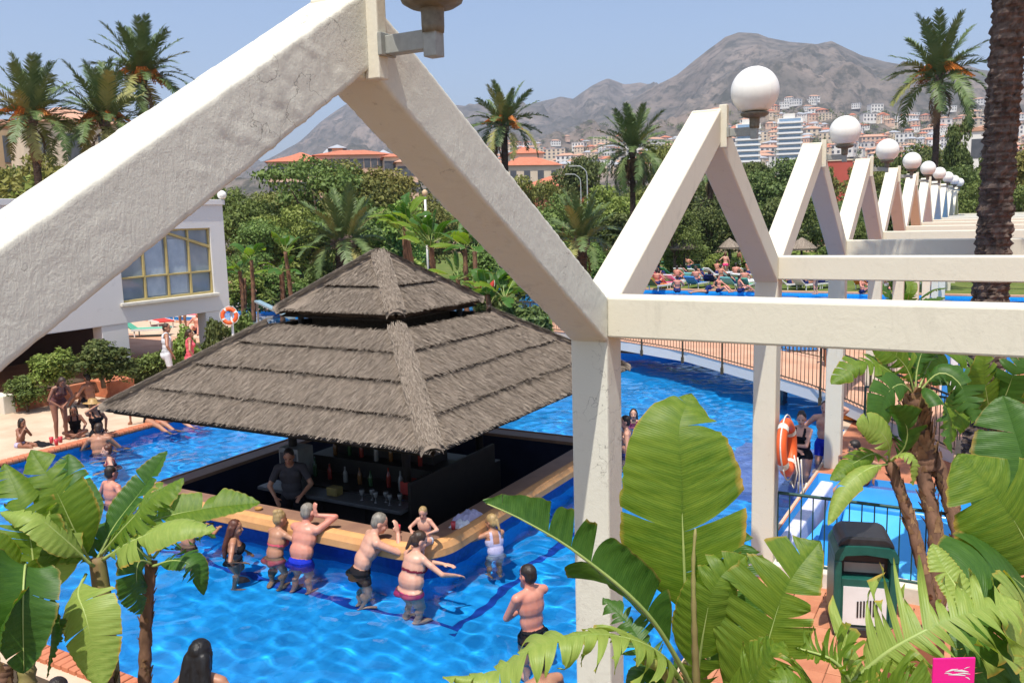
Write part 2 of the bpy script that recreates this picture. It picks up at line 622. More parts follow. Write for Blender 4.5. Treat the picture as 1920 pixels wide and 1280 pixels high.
HUSK = simple('dry_leaf_base', (0.36, 0.22, 0.11), (0.2, 0.11, 0.055), 8, 0.85, 0.15, 0.4, 30)
PALM_LEAF = simple('palm_frond', (0.075, 0.12, 0.035), (0.13, 0.17, 0.055), 1.5, 0.5, 0.3)
PALM_LEAF_Y = simple('palm_frond_yellow', (0.20, 0.21, 0.055), (0.30, 0.27, 0.09), 1.5, 0.55, 0.3)
PALM_DEAD = simple('palm_frond_dry', (0.20, 0.12, 0.06), (0.13, 0.08, 0.04), 2, 0.8, 0.2)
PALM_BARK = simple('palm_bark', (0.085, 0.058, 0.042), (0.04, 0.028, 0.022), 7, 0.95, 0.1, 0.6, 20)
PALM_BARK_L = simple('palm_bark_scar', (0.17, 0.125, 0.10), (0.065, 0.045, 0.034), 10, 0.95, 0.1, 0.6, 25)
DATES = simple('orange_dates', (0.62, 0.21, 0.03), (0.48, 0.14, 0.02), 6, 0.6, 0.3)
BARK = simple('tree_bark', (0.14, 0.10, 0.07), (0.08, 0.06, 0.045), 5, 0.9, 0.1, 0.5, 15, stretch=(1, 1, 0.2))
FOL = [mat_foliage('foliage_olive', (0.065, 0.075, 0.018), (0.135, 0.145, 0.035), (0.21, 0.205, 0.055)),
       mat_foliage('foliage_green', (0.045, 0.075, 0.017), (0.095, 0.145, 0.032), (0.165, 0.215, 0.055)),
       mat_foliage('foliage_pine', (0.034, 0.056, 0.018), (0.075, 0.105, 0.029), (0.135, 0.16, 0.045)),
       mat_foliage('foliage_bright', (0.08, 0.13, 0.02), (0.155, 0.22, 0.04), (0.24, 0.29, 0.07)),
       mat_foliage('foliage_yellowish', (0.10, 0.105, 0.02), (0.175, 0.175, 0.036), (0.25, 0.23, 0.06))]
ROOF_RED = simple('red_roof_tiles', (0.52, 0.19, 0.11), (0.44, 0.15, 0.085), 1.2, 0.8, 0.2)
ROOF_ORANGE = simple('orange_roof_tiles', (0.54, 0.31, 0.21), (0.46, 0.25, 0.165), 1.2, 0.8, 0.2)
RED_WALL = simple('red_painted_wall', (0.46, 0.10, 0.075), (0.40, 0.085, 0.06), 0.6, 0.8, 0.2)
H_WALL = [simple('house_cream', (0.66, 0.54, 0.40), (0.60, 0.48, 0.35), 0.5, 0.85, 0.2),
          simple('house_white', (0.74, 0.71, 0.66), (0.68, 0.64, 0.58), 0.5, 0.85, 0.2),
          simple('house_peach', (0.66, 0.45, 0.33), (0.60, 0.39, 0.28), 0.5, 0.85, 0.2)]
H_WIN = simple('house_window', (0.06, 0.065, 0.075), (0.10, 0.10, 0.11), 2, 0.3, 0.5)
GREY_ROOF = simple('grey_roof', (0.40, 0.41, 0.43), (0.34, 0.35, 0.37), 1, 0.6, 0.3)
FAB = {n: simple('cloth_' + n, c, tuple(x * 0.85 for x in c), 12, 0.8, 0.15) for n, c in dict(
    black=(0.012, 0.011, 0.014), blue=(0.012, 0.03, 0.42), pink=(0.78, 0.06, 0.20), coral=(0.80, 0.13, 0.16), red=(0.62, 0.06, 0.05), white=(0.76, 0.76, 0.78), maroon=(0.20, 0.02, 0.04),
    lilac=(0.50, 0.46, 0.62), charcoal=(0.06, 0.055, 0.06), brown=(0.12, 0.05, 0.05), grey=(0.42, 0.42, 0.44), green=(0.12, 0.45, 0.30), teal=(0.20, 0.55, 0.52), orange=(0.80, 0.24, 0.04), navy=(0.02, 0.03, 0.12), yellow=(0.75, 0.55, 0.10), sky=(0.05, 0.28, 0.72)).items()}
SKIN = {n: simple('skin_' + n, (c[0] * .98, c[1] * 1.04, c[2] * 1.04), (c[0] * .86, c[1] * .68, c[2] * .66), 4.5, 0.42, 0.4, 0.15, 70, 0.004, lo=0.30, hi=0.72) for n, c in dict(
    fair=(0.62, 0.34, 0.24), pink=(0.62, 0.27, 0.19), tan=(0.42, 0.21, 0.125), brown=(0.30, 0.14, 0.085), deep=(0.22, 0.105, 0.065)).items()}
HAIR = {n: simple('hair_' + n, c, tuple(x * 0.6 for x in c), 30, 0.45, 0.4, 0.5, 60, stretch=(1, 1, 0.15)) for n, c in dict(
    black=(0.012, 0.010, 0.010), brown=(0.055, 0.030, 0.018), auburn=(0.11, 0.035, 0.018), blonde=(0.42, 0.28, 0.12), grey=(0.26, 0.23, 0.19), dark=(0.03, 0.02, 0.015), straw=(0.50, 0.30, 0.10)).items()}
LIPS = simple('lips', (0.36, 0.10, 0.09), (0.32, 0.09, 0.08), 6, 0.5, 0.3)
EYE_DARK = simple('eye_dark', (0.02, 0.015, 0.012), (0.03, 0.02, 0.015), 6, 0.25, 0.5)
GLASS_CUP = simple('red_drink_plastic', (0.55, 0.05, 0.06), (0.45, 0.04, 0.05), 8, 0.2, 0.5)


def mat_glass_window():
    m, t, o = _nt('window_glass')
    f = noise_tex(t, coords(t), 0.9, 3, 0.5)
    col = ramp(t, f, [(0.35, (0.16, 0.21, 0.27)), (0.65, (0.30, 0.36, 0.42))])
    pbsdf(t, o, col, 0.06, 0.9)
    return m


PANE = mat_glass_window()


def mat_mountain(name, tint):
    m, t, o = _nt(name)
    g = N(t, 'ShaderNodeNewGeometry')
    mp = N(t, 'ShaderNodeMapping')
    mp.inputs['Scale'].default_value = (1, 1, 1)
    t.links.new(g.outputs['Position'], mp.inputs[0])
    f1 = noise_tex(t, mp.outputs[0], 0.006, 10, 0.75, 0.3)
    f2 = noise_tex(t, mp.outputs[0], 0.03, 7, 0.82)
    f3 = noise_tex(t, mp.outputs[0], 0.0022, 3, 0.5)
    col = ramp(t, f1, [(0.36, (0.075, 0.072, 0.062)), (0.5, (0.135, 0.118, 0.10)), (0.64, (0.23, 0.185, 0.155))])
    col = mixc(t, ramp(t, f3, [(0.5, (0, 0, 0)), (0.62, (0.55, 0.55, 0.55))]), col, (0.25, 0.19, 0.155))
    col = mixc(t, ramp(t, f2, [(0.47, (0, 0, 0)), (0.57, (0.85, 0.85, 0.85))]), col, (0.045, 0.048, 0.038))
    pbsdf(t, o, col, 0.95, 0.05)
    return m


MOUNT = mat_mountain('mountain_scrub', 1)

# ------------------------------------------------------------------ ground, pools, water
DECK = 0.12
FLOOR = -1.06
POOLS = [(-15.9, -2.5, 4.8, 14.6), (-13.9, -2.5, 14.6, 17.4), (-13.9, -2.9, 17.4, 24.6),   # main pool round the bar
         (-32.0, 9.0, 32.6, 45.6),                                                   # long far pool
         (-36.0, -25.5, 26.0, 30.6)]                                                 # far left pool
SLIDEPOOL = (-2.44, 0.25, 10.07, 14.3)
BAR = (-11.55, -5.85, 8.15, 13.95)
ALLH = POOLS + [SLIDEPOOL]


def ground_sheet(name, x0, x1, y0, y1, z, mat, holes):
    xs = sorted({x0, x1} | {min(max(v, x0), x1) for h in holes for v in h[:2]})
    ys = sorted({y0, y1} | {min(max(v, y0), y1) for h in holes for v in h[2:]})
    mb = MB()
    for i in range(len(xs) - 1):
        for j in range(len(ys) - 1):
            cx, cy = (xs[i] + xs[i + 1]) / 2, (ys[j] + ys[j + 1]) / 2
            if any(h[0] < cx < h[1] and h[2] < cy < h[3] for h in holes):
                continue
            mb.add([(xs[i], ys[j], z), (xs[i + 1], ys[j], z), (xs[i + 1], ys[j + 1], z), (xs[i], ys[j + 1], z)], [(0, 1, 2, 3)])
    return structure(mb.build(name, mat))


zone = (-60.0, 25.0, -6.0, 46.2)
ground_sheet('ground', -6000, 6000, -500, 6000, 0.10, EARTH, [zone])
ground_sheet('deck_paving', -60, -2.46, -6, 46.2, 0.116, PAVE, ALLH + [(-60, -20.4, -6, 22.4), (-60, -2.46, -6, 4.3), (-13.9, -2.46, 24.6, 30.8), (-60, -2.46, 30.6, 46.2)])
ground_sheet('terrace_paving', -2.46, 25, -6, 30.8, 0.114, TERRA, ALLH + [(-2.46, 0.2, 4.9, 9.7), (-2.46, 25, -6, 4.7)])
ground_sheet('far_paving', -60, 25, 30.6, 46.2, 0.112, PINKPAVE, ALLH + [(-2.46, 25, 30.6, 30.8)])
ground_sheet('island_paving', -13.9, -2.46, 24.6, 30.8, 0.114, PINKPAVE, ALLH + [(-60, 25, 30.6, 31)])
ground_sheet('building_court', -60, -20.4, -6, 22.4, 0.108, PINKPAVE, [])
ground_sheet('unseen_bounce_ground', -60, 25, -6, 4.7, 0.105, BOUNCE_TONE, [(-60, -2.46, 4.3, 4.7), (-60, -20.4, -6, 4.7)])  # unseen near ground, toned to dim and warm the bounce onto the rafters
ground_sheet('tile_bed', -2.46, 0.2, 4.9, 9.7, 0.095, GROUT, [])
ground_sheet('lawn', -60, 30, 46.2, 88, 0.125, LAWN, [])

# pool shells
for pi, (x0, x1, y0, y1) in enumerate(POOLS):
    mb = MB()
    mb.add([(x0, y0, FLOOR), (x1, y0, FLOOR), (x1, y1, FLOOR), (x0, y1, FLOOR)], [(0, 1, 2, 3)])
    structure(mb.build('pool_floor', TILE_BLUE, fix=False))
mb = MB()


def wall(mb, xa, ya, xb, yb, z0=FLOOR, z1=0.11):
    mb.add([(xa, ya, z0), (xb, yb, z0), (xb, yb, z1), (xa, ya, z1)], [(0, 1, 2, 3)])


wall(mb, -15.9, 14.6, -15.9, 4.8); wall(mb, -15.9, 4.8, -2.5, 4.8); wall(mb, -2.5, 4.8, -2.5, 17.4); wall(mb, -2.5, 17.4, -2.9, 17.4)
wall(mb, -2.9, 17.4, -2.9, 24.6); wall(mb, -2.9, 24.6, -13.9, 24.6); wall(mb, -13.9, 24.6, -13.9, 14.6); wall(mb, -13.9, 14.6, -15.9, 14.6)
for (x0, x1, y0, y1) in POOLS[3:]:
    wall(mb, x0, y0, x1, y0); wall(mb, x1, y0, x1, y1); wall(mb, x1, y1, x0, y1); wall(mb, x0, y1, x0, y0)
structure(mb.build('pool_wall', TILE_BLUE, fix=False))
mb = MB()
mb.box(-4.3, -2.52, 13.8, 16.8, FLOOR + 0.004, -0.60)
structure(mb.build('pool_step', TILE_LILAC))
# dark tile lines set in the pool floor round the bar
mb = MB()
for (xa, xb, ya, yb) in ((-12.0, -5.44, 7.97, 8.09), (-5.56, -5.44, 8.091, 14.3), (-12.0, -11.88, 8.091, 14.3)):
    mb.add([(xa, ya, FLOOR + 0.004), (xb, ya, FLOOR + 0.004), (xb, yb, FLOOR + 0.004), (xa, yb, FLOOR + 0.004)], [(0, 1, 2, 3)])
structure(mb.build('pool_lane_line', TILE_NAVY, fix=False))


WAVE = 0.0036


def wave_h(X, Y):
    h = np.zeros_like(X)
    rs = np.random.RandomState(5)
    for k in range(34):
        lam = 0.22 * (1.16 ** k) ** 0.55
        a = rs.uniform(0, 2 * math.pi)
        ph = rs.uniform(0, 6.28)
        h += WAVE * lam ** 0.72 * np.sin((X * math.cos(a) + Y * math.sin(a)) * 2 * math.pi / lam + ph + 0.7 * np.sin(X * 0.9 + k) + 0.7 * np.sin(Y * 0.8 - k))
    return h * (0.78 + 0.34 * np.sin(X * 0.55 + 1.3 * np.sin(Y * 0.31)) * np.sin(Y * 0.47 + np.sin(X * 0.4)) + 0.16 * np.sin(X * 1.1 - Y * 0.8))


def water_sheet(name, rects, step, hole=None):
    Vs, Fs, n0 = [], [], 0
    for (x0, x1, y0, y1) in rects:
        nx, ny = int((x1 - x0) / step) + 1, int((y1 - y0) / step) + 1
        gx, gy = np.linspace(x0, x1, nx), np.linspace(y0, y1, ny)
        X, Y = np.meshgrid(gx, gy)
        V = np.stack([X, Y, wave_h(X, Y)], -1).reshape(-1, 3)
        i, j = np.meshgrid(np.arange(nx - 1), np.arange(ny - 1))
        a = (j * nx + i).ravel()
        F = np.stack([a, a + 1, a + 1 + nx, a + nx], 1)
        if hole is not None:
            c = V[F].mean(1)
            k = ~((c[:, 0] > hole[0]) & (c[:, 0] < hole[1]) & (c[:, 1] > hole[2]) & (c[:, 1] < hole[3]))
            F = F[k]
        Vs.append(V)
        Fs.append(F + n0)
        n0 += len(V)
    me = np_mesh(name, np.concatenate(Vs), np.concatenate(Fs), WATER, smooth=True)
    o = link(name, me)
    o.cycles.is_caustics_caster = True
    return structure(o)


water_sheet('pool_water', [(-15.9, -2.5, 4.8, 14.6), (-13.9, -2.5, 14.6, 17.4), (-13.9, -2.9, 17.4, 24.6)], 0.045, (BAR[0] + 0.12, BAR[1] - 0.12, BAR[2] + 0.12, BAR[3] - 0.12))
water_sheet('pool_water', [POOLS[3]], 0.4)
water_sheet('pool_water', [POOLS[4]], 0.3)

# coping: rows of rounded terracotta bricks along the pool edge
cop = thing('pool_coping', 'row of rounded terracotta coping bricks along the main pool edge', None, (-15.9, 4.8, DECK))
del cop['label']
structure(cop)
bm_ = MB()
bm_.prism([(-0.15, -0.06), (0.05, -0.06), (0.075, -0.02), (0.07, 0.02), (0.05, 0.04), (-0.15, 0.04)], 'y', -0.052, 0.052)
bk = bm_.build('brick', BRICK, None, bevel=0.008, segs=1)
bme = bk.data
bpy.data.objects.remove(bk)
KIDS_OFF = True


def brick_row(xa, ya, xb, yb, rot, visible):
    L = math.hypot(xb - xa, yb - ya)
    n = int(L / 0.118)
    rest = MB()
    for k in range(n):
        u = (k + 0.5) / n
        p = (xa + (xb - xa) * u, ya + (yb - ya) * u, 0.128 + rng.uniform(-.003, .003))
        if visible(u):
            link('brick', bme, cop, p, (0, 0, rot + rng.uniform(-.02, .02)))
        else:
            M = Matrix.Translation(p) @ Matrix.Rotation(rot, 4, 'Z')
            rest.add([M @ v.co for v in bme.vertices], [tuple(f.vertices) for f in bme.polygons])
    o = rest.build('brick_row', BRICK, cop)
    o['kind'] = 'stuff'


brick_row(-15.9, 4.8, -15.9, 14.6, 0, lambda u: 8.0 < 4.8 + 9.8 * u < 13.5)
brick_row(-15.9, 4.8, -2.5, 4.8, R(90), lambda u: -9.6 < -15.9 + 13.4 * u < -5.8)
for x0, x1, y0, y1 in POOLS[3:]:
    mb = MB()
    mb.box(x0 - .3, x1 + .3, y1, y1 + .3, 0.1, 0.19); mb.box(x0 - .3, x1 + .3, y0 - .3, y0, 0.1, 0.19)
    mb.box(x0 - .3, x0, y0, y1, 0.1, 0.19); mb.box(x1, x1 + .3, y0, y1, 0.1, 0.19)
    structure(mb.build('pool_edge', PINKPAVE))
# terracotta floor tiles in front of the bin
til = MB()
til.box(-0.148, 0.148, -0.148, 0.148, -0.02, 0.0)
tm = [til.build('tile', m_, None, bevel=0.006, segs=1) for m_ in (TERRA, TERRA2)]
tme = [o.data for o in tm]
for o in tm:
    bpy.data.objects.remove(o)
tf = thing('terrace_floor', 'x', None, (-1, 7, 0.1))
del tf['label']
structure(tf)
y = 5.05
while y < 9.7:
    x = -2.3
    while x < 0.2:
        link('tile', tme[rng.random() < 0.45], tf, (x, y, 0.118 + rng.uniform(-.003, .002)), (0, 0, rng.uniform(-.008, .008)))
        x += 0.302
    y += 0.302

# ------------------------------------------------------------------ mountains
RIDGE_A = [(-350, 410), (300, 400), (600, 350), (800, 300), (1000, 262), (1150, 215), (1190, 186), (1230, 162), (1270, 141), (1300, 116), (1330, 92), (1360, 70), (1385, 61), (1420, 63), (1440, 72), (1480, 80), (1530, 85), (1560, 78), (1590, 92), (1620, 105), (1660, 115), (1720, 124), (1800, 128), (1920, 142), (2100, 190), (2550, 262)]
RIDGE_B = [(-350, 390), (0, 380), (400, 330), (500, 300), (560, 266), (600, 230), (650, 195), (700, 182), (800, 190), (870, 200), (950, 203), (1000, 192), (1050, 180), (1075, 186), (1110, 161), (1140, 147), (1170, 158), (1200, 154), (1300, 170), (1500, 200), (2000, 250), (2550, 280)]


def ridge_tab(pts):
    th, ev = [], []
    for x, y in pts:
        v = (CF + CR * ((x - 960) / FPX) - CU * ((y - 640) / FPX))
        th.append(math.atan2(v.x, v.y))
        ev.append(v.z / math.hypot(v.x, v.y))
    return np.array(th), np.array(ev)


def hills(name, pts, prof, r0, r1, nr, nt, amp, seed):
    th, ev = ridge_tab(pts)
    T = np.linspace(th.min(), th.max(), nt)
    e = np.interp(T, th, ev)
    rr = np.linspace(r0, r1, nr)
    pr, pv = zip(*prof)
    g = np.interp(rr, pr, pv)
    V = np.zeros((nr, nt, 3))
    for i in range(nr):
        for j in range(nt):
            a = T[j]
            x, yy = rr[i] * math.sin(a), rr[i] * math.cos(a)
            n1 = mnoise.ridged_multi_fractal(Vector((x * 0.0016 + seed, yy * 0.0016, 0.3)), 0.9, 2.1, 6, 1.0, 2.0) - 1.1
            n2 = mnoise.fractal(Vector((x * 0.006, yy * 0.006, seed)), 0.9, 2.0, 4)
            n2 += .42 * mnoise.fractal(Vector((x * 0.021, yy * 0.021, seed + 4)), 0.8, 2.2, 3)
            w = amp * min(1.0, g[i] * 1.6) * (1.0 - 0.94 * math.exp(-((g[i] - 1.0) / 0.13) ** 2))
            V[i, j] = (x, yy, EYE.z * g[i] + rr[i] * e[j] * g[i] + (n1 * 92 + n2 * 34) * w)
    ii, jj = np.meshgrid(np.arange(nr - 1), np.arange(nt - 1), indexing='ij')
    a = (ii * nt + jj).ravel()
    F = np.stack([a, a + nt, a + nt + 1, a + 1], 1)
    me = np_mesh(name, V.reshape(-1, 3), F, MOUNT, smooth=True)
    structure(link(name, me))

    def height(x, y):
        a, r_ = math.atan2(x, y), math.hypot(x, y)
        fi = (r_ - r0) / (r1 - r0) * (nr - 1)
        fj = (a - T[0]) / (T[-1] - T[0]) * (nt - 1)
        i, j = int(np.clip(fi, 0, nr - 2)), int(np.clip(fj, 0, nt - 2))
        u, w = fi - i, fj - j
        return float((V[i, j, 2] * (1 - u) + V[i + 1, j, 2] * u) * (1 - w) + (V[i, j + 1, 2] * (1 - u) + V[i + 1, j + 1, 2] * u) * w)
    return height


hillA = hills('mountain', RIDGE_A, [(150, 0.0), (420, 0.16), (800, 0.30), (1150, 0.42), (1700, 0.66), (2600, 1.0), (3000, 0.85), (3800, 0.3)], 150, 3800, 230, 640, 1.0, 2.0)
hillB = hills('mountain_range', RIDGE_B, [(1500, 0.2), (2300, 0.45), (3600, 1.0), (4200, 0.8), (5200, 0.3)], 1500, 5200, 110, 420, 1.2, 9.0)

# ------------------------------------------------------------------ pergola: columns, beams and the zigzag of rafters
PX0, PX1 = -2.42, -2.16
YC = lambda k: 5.14 + 4.8 * k          # column centre
YA = lambda k: 2.74 + 4.8 * k          # apex between two columns
ZT, ZL, ZAP, TH = 3.877, 3.885, 5.27, 0.298
perg = thing('pergola', 'long cream concrete pergola with a zigzag of rafters, columns and cross beams', 'pergola', (-2.3, 9.9, DECK))


def rough_rafter(poly_ends, seed, parent):
    """near rafter with hand-trowelled render: a fine skin pushed in and out by noise"""
    (ya, za), (yb, zb) = poly_ends
    L = math.hypot(yb - ya, zb - za)
    nl = int(L / 0.014)
    wx, wy = 19, 21
    ring = []
    for i in range(wx):
        ring.append((i / wx, 0.0))
    for i in range(wy):
        ring.append((1.0, i / wy))
    for i in range(wx):
        ring.append((1 - i / wx, 1.0))
    for i in range(wy):
        ring.append((0.0, 1 - i / wy))
    nr_ = len(ring)
    V = []
    for i in range(nl + 1):
        t = i / nl
        y, z = ya + (yb - ya) * t, za + (zb - za) * t
        for (u, w) in ring:
            x = PX0 + (PX1 - PX0) * u
            zz = z - TH * w
            # soft, chipped arrises
            eu, ew = min(u, 1 - u) * 0.26, min(w, 1 - w) * TH
            p = Vector((x, y, zz))
            nx = -1 if u == 0 else (1 if u == 1 else 0)
            nz_ = 1 if w == 0 else (-1 if w == 1 else 0)
            n1 = mnoise.fractal(p * 3.2 + Vector((seed, 0, 0)), 0.8, 2.1, 3)
            n2 = mnoise.fractal(Vector((p.x * 16, p.y * 22 + p.z * 14, p.z * 20 - p.y * 9)), 0.7, 2.1, 3)
            tr = mnoise.noise(Vector((p.x * 6, p.y * 7 + p.z * 10 + n1 * 1.5, seed)))
            edge = min(eu, ew) if (nx and nz_) else (ew if nx else eu)
            n3 = mnoise.noise(Vector((p.x * 9, (p.y * .8 + p.z * .5) * 16, (p.z * .8 - p.y * .5) * 42 + n1 * 2)))
            patch = 1.0 / (1.0 + math.exp(-(tr - 0.34) * 90)) - 1.0 / (1.0 + math.exp(-(-tr - 0.40) * 90))
            mk_ = min(1.0, max(0.15, .5 + n1 * 1.6))
            d = n1 * 0.0008 + (n2 * 0.0014 + n3 * 0.0012) * mk_ + patch * 0.0022
            x += nx * d
            zz += nz_ * d
            if nx and nz_:
                ch = 0.003 + 0.006 * max(0, mnoise.noise(Vector((y * 9, nx * 3, nz_ * 5 + seed)))) + 0.004 * abs(n2)
                x -= nx * ch
                zz -= nz_ * ch
            V.append((x, y, zz))
    V = np.array(V)
    ii, jj = np.meshgrid(np.arange(nl), np.arange(nr_), indexing='ij')
    a = (ii * nr_ + jj).ravel()
    b = (ii * nr_ + (jj + 1) % nr_).ravel()
    F = np.stack([a, b, b + nr_, a + nr_], 1)
    if yb < ya:
        F = F[:, ::-1]
    me = np_mesh('rafter', V, F, PL_NEAR, smooth=True)
    return link('rafter', me, parent)


def plain_rafter(pe, parent):
    (ya, za), (yb, zb) = pe
    mb = MB()
    mb.prism([(ya, za), (yb, zb), (yb, zb - TH), (ya, za - TH)], 'x', PX0, PX1)
    return mb.build('rafter', PL, parent, bevel=0.014)


NCOL = 11
for k in range(-1, NCOL):
    mb = MB()
    mb.box(PX0, PX1 - 0.002, YC(k) - 0.12, YC(k) + 0.12, 0.10, 3.88)
    mb.build('column', PL_NEAR if k == 0 else PL, perg, bevel=0.014)
    mb = MB()
    mb.box(PX1 - 0.003, 3.6, YC(k) - 0.118, YC(k) + 0.118, 3.617, ZT)
    mb.build('beam', PL, perg, bevel=0.014)
for k in range(0, NCOL):
    lft = ((YC(k - 1) + 0.119, ZL), (YA(k), ZAP))
    rgt = ((YA(k) + 0.001, ZAP), (YC(k) - 0.119, ZL))
    if k == 0:
        rough_rafter(lft, 3.0, perg)
        rough_rafter(rgt, 8.0, perg)
    else:
        plain_rafter(lft, perg)
        plain_rafter(rgt, perg)
    mb = MB()
    mb.box(PX1 - 0.02, PX1 + 0.05, YA(k) - 0.005, YA(k) + 0.055, ZAP - 0.335, ZAP + 0.028)
    mb.build('cover_plate', PL, perg, bevel=0.006)
    mb = MB()
    mb.box(PX0 + 0.02, PX1 - 0.021, YA(k) - 0.05, YA(k) + 0.05, ZAP - 0.33, ZAP - 0.012)
    mb.build('ridge_joint', PL, perg, bevel=0.01)

LAMPX = -1.885
lamp = thing('globe_lamp', 'x', 'lamp', (LAMPX, YA(0), ZAP), 'globe lamps along the pergola ridge', absolute=False)


def lpart(nm, mb, m, sm=False, bev=0.0):
    return mb.build(nm, m, lamp, smooth=sm, bevel=bev)


mb = MB(); mb.box(PX1 + 0.05 - LAMPX, PX1 + 0.068 - LAMPX, -0.01, 0.085, -0.25, -0.165); lpart('wall_plate', mb, LAMP_GREY, bev=0.003)
mb = MB(); mb.box(PX1 + 0.067 - LAMPX, -0.028, 0.015, 0.07, -0.245, -0.175); lpart('arm', mb, LAMP_GREY, bev=0.004)
mb = MB(); mb.box(-0.03, 0.028, 0.012, 0.07, -0.275, -0.16); lpart('post', mb, LAMP_GREY, bev=0.004)
mb = MB(); mb.lathe([(0.041, -0.125), (0.043, -0.1), (0.043, -0.06), (0.046, -0.03), (0.05, -0.028)], 18, c=(0, 0.04, -.062)); lpart('collar', mb, LAMP_DARK, True)
mb = MB(); mb.lathe([(0.05, -0.04), (0.085, -0.034), (0.112, -0.018), (0.118, -0.004), (0.116, 0.004), (0.1, 0.004)], 24, c=(0, 0.04, -.062)); lpart('base_dish', mb, LAMP_DARK, True)
mb = MB(); mb.lathe([(0.2 * math.sin(a), 0.122 - 0.2 * math.cos(a)) for a in [0.56 + (math.pi - 0.565) * i / 20 for i in range(21)]], 36, c=(0, 0.04, 0))
for i in range(36):
    pass
gl = lpart('globe', mb, GLOBE, True)
mb = MB()
mb.tube([(0.2008 * math.sin(a) * 0.8, 0.04 - 0.2008 * math.sin(a) * 0.6, 0.122 - 0.2008 * math.cos(a)) for a in [0.6 + 2.4 * i / 16 for i in range(17)]], 0.0016, 5)
lpart('mould_seam', mb, GLOBE)
LAB = ['dark dish base of the nearest lamp, its globe cut off by the top edge',
       'largest white globe lamp, in front of the mountain beside the second zigzag peak',
       'white globe lamp with the red wall just below it, second biggest globe',
       'white globe lamp between the red wall and the cluster of small globes',
       'white globe lamp fourth from the left of those seen whole',
       'white globe lamp fifth from the left of those seen whole',
       'small white globe lamp sixth from the left of those seen whole',
       'small white globe lamp fourth from the far end of the row',
       'small white globe lamp third from the far end of the row',
       'small white globe lamp second from the far end of the row']
lamp['label'] = LAB[0]
for k in range(1, 10):
    copy_tree(lamp, (LAMPX, YA(k), ZAP), label=LAB[k])

# ------------------------------------------------------------------ thatched pool bar
HX, HY = -8.85, 11.24
hut = thing('thatched_bar', 'two tiered thatched roof of the pool bar on posts over the counter', 'bar hut', (HX, HY, -0.6))


